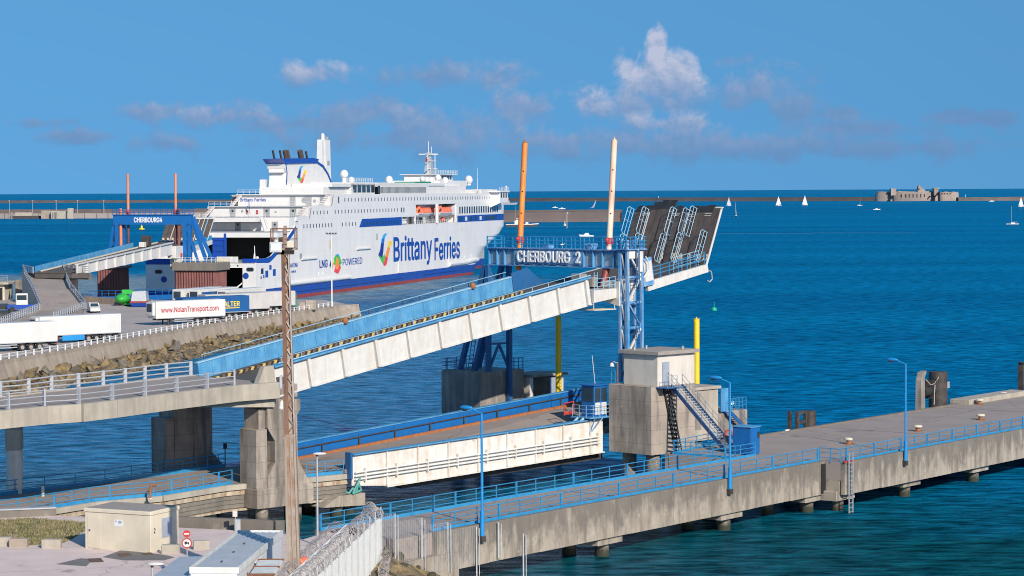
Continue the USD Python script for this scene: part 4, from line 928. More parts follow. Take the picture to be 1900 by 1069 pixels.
# the two lifting rams standing through the gantry
for v, lab, mt in [(13.35, 'solid orange slanting ram on the far end of the CHERBOURG 2 gantry', 'orange_paint'), (1.85, 'faded pale orange slanting ram near the lattice tower of the CHERBOURG 2 gantry', 'orange_faded')]:
    r = thing('lifting_ram', lab, 'ram', FB, (38, v, 18.5))
    a, b = np.array([37.72, v, 18.6]), np.array([38.62, v, 30.5])
    part(r, 'tube', MB().tube(a, b, .27, 18), mt, smooth=40)
    part(r, 'cap', MB().tube(b, b + [.02, 0, .12], .2, 12).tube(b + [.02, 0, .12], b + [.03, 0, .32], .06, 8), 'pipe_rust' if mt == 'orange_paint' else mt, smooth=40)
    c = a + (b - a) * .24
    part(r, 'collar', MB().tube(c - [.02, 0, .25], c + [.02, 0, .25], .38, 14), 'red_paint', smooth=40)
    part(r, 'valve', MB().ball(c + np.array([-.45, -.1, .1]), .2, 1).tube(c + np.array([-.45, -.1, .1]), c + np.array([-.2, 0, -.5]), .07, 6), 'red_paint', smooth=True)
    for t in (.45, .62, .78): part(r, 'lug', MB().ball(a + (b - a) * t + np.array([-.2, -.2, 0]), .07, 1), 'black_steel')

# ================================================================== concrete tower with the white hut
ct = thing('concrete_tower', 'weathered concrete tower block standing in the water on piles', 'tower', FB, (38, -3, 2.8))
part(ct, 'block', MB().cbox(35.35, 41.1, -5.6, -.4, 2.85, 8.86, .06), 'concrete')
part(ct, 'side_block', MB().cbox(41.12, 44.6, -5.3, -1.0, 3.6, 8.15, .06), 'concrete_light')
part(ct, 'side_slab', MB().cbox(41.0, 44.8, -5.5, -.8, 8.152, 8.4, .04), 'concrete_light')
part(ct, 'lower_block', MB().cbox(44.62, 49.0, -5.0, -1.2, 3.6, 5.95, .06), 'concrete')
part(ct, 'slot', MB().box(41.3, 42.2, -5.33, -5.29, 4.6, 7.9), 'concrete_dark')
for x, y in [(36.6, -1.8), (36.6, -4.6), (39.8, -4.6), (39.8, -1.8), (42.5, -4.3), (46.5, -4.2)]: part(ct, 'pile', MB().tube((x, y, -4), (x, y, 2.85 if x < 41 else 3.6), .62, 14), 'pile_concrete', smooth=40)
cl = part(ct, 'cable_rack', MB().hexa([(36.75, -5.78, 8.7), (37.6, -5.78, 8.7), (37.6, -5.62, 8.7), (36.75, -5.62, 8.7), (38.3, -5.78, 2.9), (39.2, -5.78, 2.9), (39.2, -5.62, 2.9), (38.3, -5.62, 2.9)][::1]), 'rubber')
for k in range(15):
    for c in (0, 1):
        x = 36.98 + k * .105 + c * .32; z = 8.4 - k * .38
        part(cl, 'rack_hole', MB().box(x, x + .1, -5.80, -5.785, z, z + .13), 'hut_cream')
part(ct, 'blue_door', MB().box(44.9, 45.9, -5.35, -5.25, 6.0, 8.1), 'blue_light')
part(ct, 'mooring_cap', MB().lathe([(0, 0), (.3, 0), (.25, .45), (.55, .55), (.5, .8), (0, .85)], (47.0, -4.4, 5.95), 14), 'white_stained', smooth=35)
railing(ct, [(46.0, -4.9, 5.95), (48.9, -4.9, 5.95), (48.9, -1.5, 5.95)], 1.1, .5, as_part='block_rail', mat='rail_blue')
railing(ct, [(35.6, -.5, 8.87), (36.1, -.5, 8.87)], 1.1, .5, as_part='top_rail', mat='rail_blue')
wh = thing('white_hut', 'white flat-roofed hut with grey door on top of the concrete tower', 'hut', FB, (38.7, -3.6, 8.86))
part(wh, 'wall', MB().box(36.15, 41.05, -5.56, -1.55, 8.862, 11.6), 'hut_white')
part(wh, 'roof', MB().cbox(35.85, 41.35, -5.95, -1.2, 11.602, 11.92, .04), 'roof_grey')
dr = part(wh, 'door', MB().box(36.75, 37.65, -5.62, -5.57, 8.9, 10.95), 'door_grey'); part(dr, 'handle', MB().box(37.5, 37.56, -5.68, -5.625, 9.85, 9.98), 'black_steel')
for x, y in [(36.4, -2.6), (38.4, -2.2), (39.9, -5.2)]: part(wh, 'roof_vent', MB().lathe([(0, 0), (.1, 0), (.1, .2), (.16, .22), (0, .32)], (x, y, 11.92), 10), 'galvanised')
# stairs from the hut door down to the jetty
A, Bq = np.array([37.9, -6.25, 8.83]), FB.loc(G(1357, 838, gz))
sr = thing('steel_stairs', 'blue steel stairs with pale treads from the white hut down to the jetty', 'stairs', FB, A)
dv = Bq - A; hz = np.array([dv[0], dv[1], 0]); hl = np.linalg.norm(hz); hz /= hl; sd = np.array([-hz[1], hz[0], 0])
for s in (-.5, .5):
    part(sr, 'stringer', MB().beam(A + sd * s, Bq + sd * s, .09, .38), 'blue_steel')
n = 26
for k in range(n):
    p = A + dv * ((k + .6) / n)
    part(sr, 'tread', MB().beam(p - sd * .45 + [0, 0, .06], p + sd * .45 + [0, 0, .06], .27, .05), 'galvanised')
for s in (-.55, .55):
    part(sr, 'handrail', MB().path([A + sd * s + [0, 0, 1.05], Bq + sd * s + [0, 0, 1.05]], .03).path([A + sd * s + [0, 0, .6], Bq + sd * s + [0, 0, .6]], .02), 'galvanised')
    for k in range(8): p = A + dv * (k / 7) + sd * s; part(sr, 'baluster', MB().path([p, p + [0, 0, 1.05]], .024, 5), 'galvanised')
part(sr, 'landing', MB().box(35.9, 38.5, -6.9, -5.63, 8.70, 8.80), 'blue_steel')
railing(sr, [(36.0, -6.85, 8.8), (37.3, -6.85, 8.8)], 1.05, .6, as_part='landing_rail', mat='galvanised', pw=.04, rr=.022)
# second stairs, cabinet, life ring
s2 = thing('steel_stairs', 'short blue stairs behind the blue cabinet up to the low concrete block', 'stairs', FB, (46, -6, 4))
A2, B2 = np.array([45.6, -5.4, 6.0]), FB.loc(G(1380, 800, gz)) * [1, 1, 0] + [0, 0, gz]
dv2 = B2 - A2; h2 = np.array([-dv2[1], dv2[0], 0]); h2 /= np.linalg.norm(h2)
for s in (-.4, .4): part(s2, 'stringer', MB().beam(A2 + h2 * s, B2 + h2 * s, .08, .28), 'blue_deep'); part(s2, 'handrail', MB().path([A2 + h2 * s + [0, 0, 1], B2 + h2 * s + [0, 0, 1]], .03), 'rail_blue')
for k in range(11): p = A2 + dv2 * ((k + .5) / 11); part(s2, 'tread', MB().beam(p - h2 * .38, p + h2 * .38, .25, .05), 'blue_steel')
c = FJ.loc(G(1378, 846, gz))
cb = thing('blue_cabinet', 'tall blue steel equipment cabinet at the foot of the stairs', 'cabinet', FJ, (40.6, 7.7, gz))
part(cb, 'body', MB().cbox(39.9, 41.3, 6.7, 8.5, gz + .05, gz + 2.3, .03), 'blue_deep'); part(cb, 'roof', MB().cbox(39.82, 41.38, 6.62, 8.58, gz + 2.302, gz + 2.38, .02), 'blue_light')
part(cb, 'vent', MB().box(40.9, 41.2, 6.66, 6.695, gz + 1.4, gz + 1.9), 'rubber'); part(cb, 'door', MB().box(40.0, 40.75, 6.67, 6.695, gz + .2, gz + 2.1), 'blue_deep')
x = FJ.loc(G(1399, 806, gz)); single('white_bollard', MB(lambda v: np.array([FJ.w(*p) for p in v])).lathe([(0, 0), (.3, 0), (.25, .4), (.52, .5), (.48, .78), (0, .85)], (47.6, 11.4, gz), 14), 'white_stained', 'white mushroom bollard behind the blue cabinet', 'bollard', smooth=35)
single('concrete_post', MB(lambda v: np.array([FJ.w(*p) for p in v])).cbox(49.2, 50.0, 12.2, 13.2, gz + .005, gz + 1.25, .04), 'concrete_light', 'square concrete post right of the blue cabinet', 'post')
lf = thing('life_ring', 'red and white life ring at the foot of the stairs', 'life ring', W0, G(1356, 812, gz))
g = FB.w(*(A + dv * .86 + np.array([0, 0, .0]))) + np.array([.45, -.3, .75])
part(lf, 'ring', MB().tm(trimesh.creation.torus(.3, .09, 20, 8).apply_transform(trimesh.transformations.rotation_matrix(1.5, (1, 0, 0))).apply_translation(g)), 'red_paint', smooth=True)
part(lf, 'stand', MB().tube((g[0] + .05, g[1] + .15, gz), (g[0] + .05, g[1] + .15, g[2] + .2), .03, 6), 'white_paint')

# far block of the gantry
fb = thing('concrete_block', 'dark stained concrete block under the far legs of the gantry', 'pier', FB, (38.5, 19, 3))
part(fb, 'block', MB().cbox(35.7, 41.5, 16.5, 22.0, 2.7, 8.98, .06), 'concrete_dark')
for x, y in [(37, 17.5), (40, 17.5), (37, 21), (40, 21)]: part(fb, 'pile', MB().tube((x, y, -4), (x, y, 2.7), .6, 10), 'pile_concrete')
railing(fb, [(35.75, 17.6, 8.98), (35.75, 21.9, 8.98), (41.4, 21.9, 8.98)], 1.1, 1.2, as_part='top_rail', mat='blue_steel')
railing(fb, [(39.6, 16.6, 8.98), (41.4, 16.6, 8.98)], 1.1, .6, as_part='top_rail', mat='blue_steel')
sh = thing('flat_roof_shelter', 'small flat-roofed concrete shelter beside the dark far block', 'shelter', FB, (44, 17, 6))
part(sh, 'roof', MB().cbox(41.6, 46.6, 15.6, 19.4, 8.2, 8.42, .03), 'concrete_dark')
part(sh, 'base', MB().cbox(41.55, 46.5, 15.8, 19.3, 2.7, 5.6, .05), 'concrete_dark')
part(sh, 'wall', MB().box(45.2, 46.3, 16, 19, 5.602, 8.198).box(41.7, 42.2, 16, 19, 5.602, 8.198), 'hut_white')
part(sh, 'wall', MB().box(42.3, 45.1, 18.8, 19, 5.602, 8.198), 'dark_void')
part(sh, 'door', MB().box(44.4, 45.19, 15.95, 16.0, 5.61, 8.0), 'door_grey')
# guide piles
for v, u, lab, zb in [(2.6, 50.6, 'yellow guide pile standing behind the white hut', 13.85), (13.0, 42.6, 'yellow guide pile standing under the upper bridge', 14.05)]:
    gp = thing('guide_pile', lab, 'pile', FB, (u, v, 0))
    part(gp, 'tube', MB().tube((u, v, -4), (u, v, zb), .28, 20), 'yellow_paint', smooth=40)
    part(gp, 'cap', MB().tube((u, v, zb), (u, v, zb + .06), .31, 20).tube((u, v, zb + .06), (u, v, zb + .22), .06, 8), 'yellow_paint', smooth=40)
    for k in range(4): part(gp, 'lug', MB().ball((u + .29 * math.cos(k * 1.57), v + .29 * math.sin(k * 1.57), zb - .1), .05, 1), 'yellow_paint')

# ================================================================== lower link span
lb = thing('lower_bridge', 'low link span bridge with rust-streaked white girder and pipes', 'bridge', FB, (20, 4, 3))
zb = lambda u: 2.15 + .030 * (u - 14)
zt = lambda u: 5.16 + .031 * (u - 14)
seams = [5.95] + [9.6 + 3.42 * k for k in range(8)] + [35.25]
for a, b in zip(seams[:-1], seams[1:]):
    lo = lambda u: zb(u) + (.45 - (u - 5.95) * .12 if u < 9.7 else 0)
    part(lb, 'web_panel', outline_xz([(a + .012, lo(a)), (b - .012, lo(b)), (b - .012, zt(b) - .1), (a + .012, zt(a) - .1)], .2, .32), 'white_stained')
for u in seams[1:-1]: part(lb, 'stiffener', outline_xz([(u - .06, zb(u) + .02), (u + .06, zb(u) + .02), (u + .06, zt(u) - .12), (u - .06, zt(u) - .12)], .02, .198), 'white_stained')
part(lb, 'top_flange', MB().hexa([(5.95, -.1, zt(6) - .09), (36, -.1, zt(36) - .09), (36, .6, zt(36) - .09), (5.95, .6, zt(6) - .09), (5.95, -.1, zt(6)), (36, -.1, zt(36)), (36, .6, zt(36)), (5.95, .6, zt(6))]), 'blue_light')
part(lb, 'bottom_flange', MB().hexa([(9.6, .0, zb(9.6) - .1), (35.3, .0, zb(35.3) - .1), (35.3, .6, zb(35.3) - .1), (9.6, .6, zb(9.6) - .1), (9.6, .0, zb(9.6) - .002), (35.3, .0, zb(35.3) - .002), (35.3, .6, zb(35.3) - .002), (9.6, .6, zb(9.6) - .002)]), 'white_stained')
for k, h in enumerate((.85, 1.13, 1.42)): part(lb, 'pipe', MB().tube((6.1, -.05, zb(6.1) + h + .08), (34.6, -.05, zb(34.6) + h), .065, 8), 'rail_white', smooth=40)
for k in range(9): u = 7.2 + 3.4 * k; part(lb, 'pipe_bracket', MB().box(u - .05, u + .05, -.1, .19, zb(u) + .7, zb(u) + 1.75), 'white_stained')
part(lb, 'hinge_end', MB().cbox(5.72, 5.94, .05, .8, 2.9, 5.05, .03), 'blue_steel')
dz = lambda u, v: 3.70 + (.03 + .04 * (v / 9)) * (u - 7)
part(lb, 'deck', MB().hexa([(5.6, .6, dz(5.6, 0) - .3), (43, .6, dz(43, 0) - .3), (43, 9.0, dz(43, 9) - .3), (5.6, 9.0, dz(5.6, 9) - .3), (5.6, .6, dz(5.6, 0)), (43, .6, dz(43, 0)), (43, 9.0, dz(43, 9)), (5.6, 9.0, dz(5.6, 9))]), 'deck_pave')
part(lb, 'deck_lane', MB().hexa([(9, 1.8, dz(9, 1.8) - .1), (42, 1.8, dz(42, 1.8) - .1), (42, 6.6, dz(42, 6.6) - .1), (9, 6.6, dz(9, 6.6) - .1), (9, 1.8, dz(9, 1.8) + .006), (42, 1.8, dz(42, 1.8) + .006), (42, 6.6, dz(42, 6.6) + .006), (9, 6.6, dz(9, 6.6) + .006)]), 'asphalt')
part(lb, 'bottom_box', MB().hexa([(12, 1, 1.5), (36, 1, 2.0), (36, 8.5, 2.4), (12, 8.5, 1.7), (12, 1, 3.2), (36, 1, 3.9), (36, 8.5, 4.6), (12, 8.5, 3.4)]), 'black_steel')
fz = lambda u: dz(u, 9)
for k in range(9):
    a, b = 6.0 + 4.1 * k, 6.0 + 4.1 * (k + 1)
    part(lb, 'far_panel', outline_xz([(a + .012, fz(a) - .8), (b - .012, fz(b) - .8), (b - .012, fz(b) + 1.32), (a + .012, fz(a) + 1.32)], 9.02, 9.15), 'blue_deep')
    part(lb, 'far_post', MB().box(b - .07, b + .07, 8.9, 9.0, fz(b) + .01, fz(b) + .85), 'black_steel')
part(lb, 'far_kerb', MB().hexa([(6, 8.6, fz(6) + .002), (42.5, 8.6, fz(42.5) + .002), (42.5, 8.85, fz(42.5) + .002), (6, 8.85, fz(6) + .002), (6, 8.6, fz(6) + .22), (42.5, 8.6, fz(42.5) + .22), (42.5, 8.85, fz(42.5) + .22), (6, 8.85, fz(6) + .22)]), 'pipe_rust')
part(lb, 'far_rail', MB().tube((6, 8.93, fz(6) + .86), (42.5, 8.93, fz(42.5) + .86), .06, 6), 'black_steel')
part(lb, 'far_flange', MB().hexa([(6, 8.95, fz(6) + 1.322), (42.6, 8.95, fz(42.6) + 1.322), (42.6, 9.5, fz(42.6) + 1.322), (6, 9.5, fz(6) + 1.322), (6, 8.95, fz(6) + 1.4), (42.6, 8.95, fz(42.6) + 1.4), (42.6, 9.5, fz(42.6) + 1.4), (6, 9.5, fz(6) + 1.4)]), 'blue_light')
part(lb, 'end_gear', MB().cbox(38.5, 41, 4.5, 6.5, dz(40, 5) + .01, dz(40, 5) + .9, .05).path([(36.5, 3, 5.2), (37.5, 3.4, 6.3), (39, 3.6, 5.4)], .08), 'black_steel')
kb = thing('control_cabin', 'small blue and white control cabin with dark windows on the lower bridge', 'cabin', FB, (35.2, .8, 6))
part(kb, 'platform', MB().box(32.9, 36.0, -.5, 1.9, 5.87, 5.97), 'blue_light')
part(kb, 'platform_brace', MB().beam((33.6, -.4, 5.86), (33.5, .18, 4.4), .08).beam((34.6, -.4, 5.86), (33.6, .18, 4.5), .08), 'blue_faded')
part(kb, 'frame', MB().cbox(33.95, 35.6, .0, 1.6, 5.972, 8.7, .04), 'blue_deep')
for a, b in [(34.05, 34.7), (34.85, 35.5)]:
    part(kb, 'lower_panel', MB().box(a, b, -.03, -.003, 6.1, 7.2), 'white_paint'); part(kb, 'window', MB().box(a, b, -.03, -.003, 7.3, 8.5), 'glass_dark')
part(kb, 'side_window', MB().box(33.92, 33.948, .15, 1.45, 7.3, 8.5), 'glass_dark'); part(kb, 'roof', MB().cbox(33.8, 35.7, -.15, 1.75, 8.702, 8.8, .02), 'blue_deep')
part(kb, 'aerial', MB().tube((35.3, 1.2, 8.8), (34.95, 1.2, 11.3), .03, 6), 'white_paint')
railing(kb, [(33.0, 1.8, 5.97), (33.0, -.45, 5.97), (35.9, -.45, 5.97)], 1.05, .8, as_part='rail', mat='rail_pale', pw=.04, rr=.024)
part(kb, 'steps', MB().beam((32.9, .3, 5.9), (31.2, .3, 4.9), .06, .2).beam((32.9, 1.0, 5.9), (31.2, 1.0, 4.9), .06, .2), 'rail_pale')
part(kb, 'red_barrier', MB().path([(32.6, 2.4, 6.0), (32.6, 2.4, 7.1), (33.8, 2.4, 7.2), (33.8, 2.4, 6.1)], .05).box(32.6, 33.8, 2.36, 2.44, 6.1, 6.35), 'red_paint')
ml = thing('floodlight_post', 'short white floodlight on a rusty post left of the hut on the tower', 'lamp', FB, (35.6, -.9, 8.86))
part(ml, 'post', MB().tube((35.6, -1.3, 8.86), (35.6, -1.3, 10.75), .05, 8), 'pipe_rust'); part(ml, 'arm', MB().tube((35.6, -1.3, 10.75), (35.3, -1.05, 10.85), .03, 6), 'galvanised')
part(ml, 'lamp_head', MB().lathe([(0, 0), (.22, 0), (.16, .22), (.05, .32), (0, .34)], (35.2, -.98, 10.45), 12), 'white_paint', smooth=40)
# ================================================================== foreground yard
FH = Fr(G(158, 1017, gz)[:2], -25.5)
ht = thing('cream_hut', 'cream flat-roofed concrete hut with grey shuttered window in the yard', 'hut', FH, (2.4, 1.5, gz))
part(ht, 'wall', MB().cbox(0, 4.87, 0, 3.1, gz - .1, gz + 2.3, .03), 'hut_cream')
part(ht, 'roof', MB().cbox(-.06, 4.93, -.06, 3.16, gz + 2.302, gz + 2.52, .04), 'hut_cream')
part(ht, 'roof_felt', MB().box(.05, 4.82, .05, 3.05, gz + 2.4, gz + 2.535), 'roof_grey')
part(ht, 'door', MB().box(.25, 1.2, -.03, -.002, gz + .05, gz + 2.05), 'hut_cream'); part(ht, 'lock', MB().box(.32, .42, -.06, -.031, gz + 1.1, gz + 1.2), 'black_steel')
sh_ = part(ht, 'shutter', MB().box(4.872, 4.90, 1.2, 2.25, gz + .75, gz + 1.95), 'door_grey')
for y in (1.2, 1.72, 2.22): part(sh_, 'shutter_bar', MB().box(4.901, 4.93, y, y + .04, gz + .75, gz + 1.95), 'galvanised')
part(ht, 'notice', MB().box(2.2, 2.85, -.012, -.002, gz + 1.5, gz + 1.9), 'cabin_white'); part(ht, 'notice_mark', MB().box(2.28, 2.38, -.018, -.0125, gz + 1.75, gz + 1.85).box(2.5, 2.75, -.018, -.0125, gz + 1.68, gz + 1.84), 'door_grey')
text_parts(ht, 'hut_number', '2', .17, .3, lambda v: np.stack([4.874 + v[:, 2], .35 + v[:, 0], gz + 1.15 + v[:, 1]], 1), 'black_steel', split=False, bold=True, depth=.01)
blocks = [(4, 1014, 1.1, 5, 'low weathered concrete block cut by the left edge, by the grass'), (33, 1016, 1.15, -3, 'concrete block with orange stain in front of the grass'), (94, 1018, 1.2, -4, 'pale concrete block on the grass edge left of the cream hut'), (316, 1028, 1.12, 2, 'concrete block leaning by the right corner of the cream hut'), (374, 1020, 1.0, 10, 'concrete block behind the round road signs')]
for px, py, w, a, lab in blocks:
    p = G(px, py, gz); f = Fr(p[:2], a)
    single('concrete_barrier', MB(lambda v, f=f: np.array([f.w(*q) for q in v])).cbox(-w / 2, w / 2, 0, .55, gz - .05, gz + rnd.uniform(.52, .62), .04), 'concrete_warm' if px == 33 else 'concrete_light', lab, 'concrete block')
p = at(346.5, 1000, 135)
sg = thing('road_signs', 'no-entry sign above a red-ringed no-lorries sign on one post', 'sign', W0, (p[0], p[1], gz))
part(sg, 'post', MB().tube((p[0], p[1] + .06, gz), (p[0], p[1] + .06, 6.85), .035, 8), 'galvanised')


def disc(c, r, y, t=.02):
    return MB().tube((c[0], y + t, c[1]), (c[0], y, c[1]), r, 24)


part(sg, 'no_entry_disc', disc((p[0], 6.52), .21, p[1], .03), 'red_paint'); part(sg, 'no_entry_bar', MB().box(p[0] - .14, p[0] + .14, p[1] - .008, p[1] - .001, 6.48, 6.56), 'text_white')
part(sg, 'ring_disc', disc((p[0], 5.98), .30, p[1], .03), 'red_paint'); part(sg, 'white_disc', disc((p[0], 5.98), .225, p[1] - .006, .005), 'text_white')
part(sg, 'lorry_symbol', MB().box(p[0] - .13, p[0] + .03, p[1] - .014, p[1] - .0065, 5.94, 6.08).box(p[0] + .045, p[0] + .13, p[1] - .014, p[1] - .0065, 5.94, 6.04).tm(disc((p[0] - .08, 5.92), .032, p[1] - .014, .006).mesh()).tm(disc((p[0] + .08, 5.92), .032, p[1] - .014, .006).mesh()), 'rubber')
# site cabins
FC = Fr((-16.8, 122.2), 85.8)
c1 = thing('site_cabin', 'grey-white steel site cabin with ribbed roof crossed by a pole shadow', 'cabin', FC, (6.7, -1.3, gz))
part(c1, 'wall', MB().box(.05, 13.4, -2.5, -.05, gz, 6.45), 'cabin_white')
for y in (-2.6, -.1): part(c1, 'roof_rim', MB().box(0, 13.5, y, y + .1, 6.3, 6.63), 'rail_white')
for x in (0, 13.4): part(c1, 'roof_rim', MB().box(x, x + .1, -2.499, -.101, 6.3, 6.63), 'rail_white')
for k in range(6): part(c1, 'roof_sheet', MB().hexa([(.1, -2.49 + .398 * k, 6.452), (13.4, -2.49 + .398 * k, 6.452), (13.4, -2.49 + .398 * k + .34, 6.452), (.1, -2.49 + .398 * k + .34, 6.452), (.1, -2.47 + .398 * k, 6.53), (13.4, -2.47 + .398 * k, 6.53), (13.4, -2.49 + .398 * k + .31, 6.56), (.1, -2.49 + .398 * k + .31, 6.56)]), 'cabin_roof')
for x in (2.2, 5.5, 8.6): part(c1, 'roof_bolt', MB().box(x, x + .1, -1.3, -1.2, 6.56, 6.62), 'black_steel')
wn = part(c1, 'window', MB().box(5.2, 7.2, -2.53, -2.505, gz + .9, gz + 2.0), 'glass_dark')
part(wn, 'frame', MB().box(5.1, 5.2, -2.56, -2.505, gz + .8, gz + 2.1).box(7.2, 7.3, -2.56, -2.505, gz + .8, gz + 2.1).box(5.201, 7.199, -2.56, -2.505, gz + 2.001, gz + 2.1), 'rail_white')
part(c1, 'end_panel', MB().box(-.02, .045, -2.2, -.5, gz + .2, gz + 2.1), 'hut_cream')
c2 = thing('site_cabin', 'grey-roofed lower cabin left of the ribbed site cabin', 'cabin', FC, (2, .9, gz))
part(c2, 'wall', MB().box(-6, 7.0, .15, 1.95, gz, 6.0), 'cabin_white'); part(c2, 'roof', MB().hexa([(-6.1, .05, 6.002), (7.1, .05, 6.002), (7.1, 2.05, 6.002), (-6.1, 2.05, 6.002), (-6.1, .05, 6.12), (7.1, .05, 6.12), (7.1, 2.05, 6.06), (-6.1, 2.05, 6.06)]), 'cabin_roof')
part(c2, 'roof_rim', MB().box(-6.1, 7.1, .0, .045, 5.9, 6.2), 'galvanised')
rb = thing('equipment_box', 'white box with rusty lid edges beside the site cabin', 'box', W0, (-12.9, 124.2, gz))
part(rb, 'body', MB().cbox(-13.65, -12.35, 121.5, 126.5, gz, 6.3, .03), 'white_stained')
for y in (121.4, 123.9, 126.3): part(rb, 'lid_rail', MB().box(-13.7, -12.3, y, y + .25, 6.302, 6.37), 'rust')
part(rb, 'lid', MB().box(-13.6, -12.4, 121.7, 126.25, 6.302, 6.35), 'rail_white')
# tall mast
mp = thing('light_mast', 'tall rusty lighting mast with a railed platform on a concrete foot', 'mast', W0, (-12, 128.3, gz))
bx = lambda z: -11.92 - (z - 4) * .0175
wd = lambda z: .37 - (z - 4) * .0085


def mseg(z0, z1, y0, y1, f0, f1):   # a slice of the tapering mast between two fractions of its width
    c = []
    for z in (z0, z1):
        a, b = bx(z) + (2 * f0 - 1) * wd(z), bx(z) + (2 * f1 - 1) * wd(z)
        c += [(a, 128.3 + y0, z), (b, 128.3 + y0, z), (b, 128.3 + y1, z), (a, 128.3 + y1, z)]
    return c


part(mp, 'concrete_foot', MB().hexa(mseg(4 - .1, 12.9, -.3, .3, 0, 1)), 'rust_pole')
part(mp, 'foot_rib', MB().hexa(mseg(4, 12.8, -.36, -.302, 0, .18)), 'concrete_warm'); part(mp, 'foot_rib', MB().hexa(mseg(4, 12.8, -.36, -.302, .82, 1)), 'concrete_warm'); part(mp, 'foot_rib', MB().hexa(mseg(4, 12.8, -.34, -.302, .45, .55)), 'concrete_warm')
part(mp, 'steel_web', MB().hexa(mseg(12.905, 22.9, -.12, .2, .02, .98)), 'rust_pole')
part(mp, 'flange', MB().hexa(mseg(12.9, 22.9, -.3, -.13, .0, .40)), 'mast_rust', label='rust-brown left flange of the mast'); part(mp, 'flange', MB().hexa(mseg(12.9, 22.9, -.28, -.13, .86, 1.0)), 'mast_grey')
for k in range(26):
    z = 13.05 + .375 * k
    a = np.array([bx(z) - .15 * wd(z), 128.3 - .19, z]); b = np.array([bx(z + .36) + .7 * wd(z), 128.3 - .19, z + .36])
    if k % 2: a[2], b[2] = b[2], a[2]
    part(mp, 'lacing_bar', MB().beam(a, b, .05, .07), 'mast_grey' if k % 4 else 'mast_rust')
tx, ty, tz = bx(22.9), 128.3, 22.9
part(mp, 'platform', MB().cbox(tx - .75, tx + .62, ty - .7, ty + .6, tz, tz + .12, .02), 'rust_pole'); part(mp, 'platform_beam', MB().box(tx - .45, tx + .45, ty - .3, ty + .3, tz - .25, tz - .002), 'rust_pole')
cg = part(mp, 'cage_rail', MB().path([(tx - .72, ty - .65, tz + 1.15), (tx + .58, ty - .65, tz + 1.15), (tx + .58, ty + .55, tz + 1.15), (tx - .72, ty + .55, tz + 1.15), (tx - .72, ty - .65, tz + 1.15)], .03).path([(tx - .72, ty - .65, tz + .6), (tx + .58, ty - .65, tz + .6), (tx + .58, ty + .55, tz + .6)], .022), 'mast_rust')
for x, y in [(-.72, -.65), (-.05, -.65), (.58, -.65), (.58, .55), (-.72, .55)]: part(cg, 'cage_post', MB().box(tx + x - .03, tx + x + .03, ty + y - .03, ty + y + .03, tz + .12, tz + 1.15), 'mast_rust')
part(mp, 'mast_top', MB().box(tx - .08, tx + .08, ty - .1, ty + .1, tz + .12, tz + 1.3), 'rust_pole')
fl = part(mp, 'floodlight', MB().hexa([(tx - .75, ty - .95, tz - .1), (tx - .1, ty - .95, tz - .1), (tx - .15, ty - .72, tz - .05), (tx - .65, ty - .72, tz - .05), (tx - .75, ty - .9, tz + .45), (tx - .1, ty - .9, tz + .45), (tx - .15, ty - .72, tz + .4), (tx - .65, ty - .72, tz + .4)]), 'galvanised'); part(fl, 'lens', MB().box(tx - .68, tx - .17, ty - .985, ty - .955, tz - .02, tz + .36), 'cabin_white')
part(mp, 'floodlight', MB().cbox(tx + .15, tx + .55, ty - .95, ty - .72, tz + .15, tz + .5, .04), 'hut_cream')
cmz = 15.0
cm = part(mp, 'camera_dome', MB().ball((bx(cmz) - .42, 128.1, 14.35), .14, 2).tube((bx(cmz) - .42, 128.1, 14.45), (bx(cmz) - .42, 128.1, 14.7), .12, 10), 'white_paint', smooth=40); part(cm, 'bracket', MB().beam((bx(cmz) - .42, 128.1, 14.72), (bx(cmz) - .1, 128.2, 14.72), .07), 'white_paint')
part(mp, 'junction_box', MB().cbox(bx(cmz) - .5, bx(cmz) - .34, 128.0, 128.2, 15.4, 16.1, .02), 'galvanised')
# slim street lamps
for lab, X, Y, zt_, s in [('thin white street lamp in front of the lower road and pier', (585 - 950) / 4400 * 147, 147, 9.7, 1), ('white lamp head peeping in at the bottom left above the cabins', (275.5 - 950) / 4400 * 114, 114, 8.05, 1)]:
    l = thing('slim_lamp', lab, 'street lamp', W0, (X, Y, gz))
    part(l, 'pole', MB().tube((X, Y, gz), (X, Y, zt_), .075, 10, .055), 'galvanised', smooth=40)
    part(l, 'lamp_head', MB().ball((X + .18, Y - .1, zt_ + .06), .42, 2, (1, .45, .22)), 'white_paint', smooth=True); part(l, 'collar', MB().tube((X, Y, zt_ - .12), (X, Y, zt_), .07, 8), 'black_steel')
g = G(437, 986, gz)
sb = thing('notice_board', 'small white notice on a thin post behind the site cabin', 'sign', W0, g)
part(sb, 'post', MB().tube(g, g + [0, 0, 1.35], .025, 6), 'galvanised'); part(sb, 'board', MB().box(g[0] - .17, g[0] + .13, g[1] - .04, g[1] - .01, g[2] + .95, g[2] + 1.33), 'white_paint')
single('grey_cabinet', MB().cbox(g[0] - .12, g[0] + .3, g[1] + .2, g[1] + .5, gz, gz + .75, .03), 'galvanised', 'small grey cabinet on the low wall behind the notice', 'cabinet')

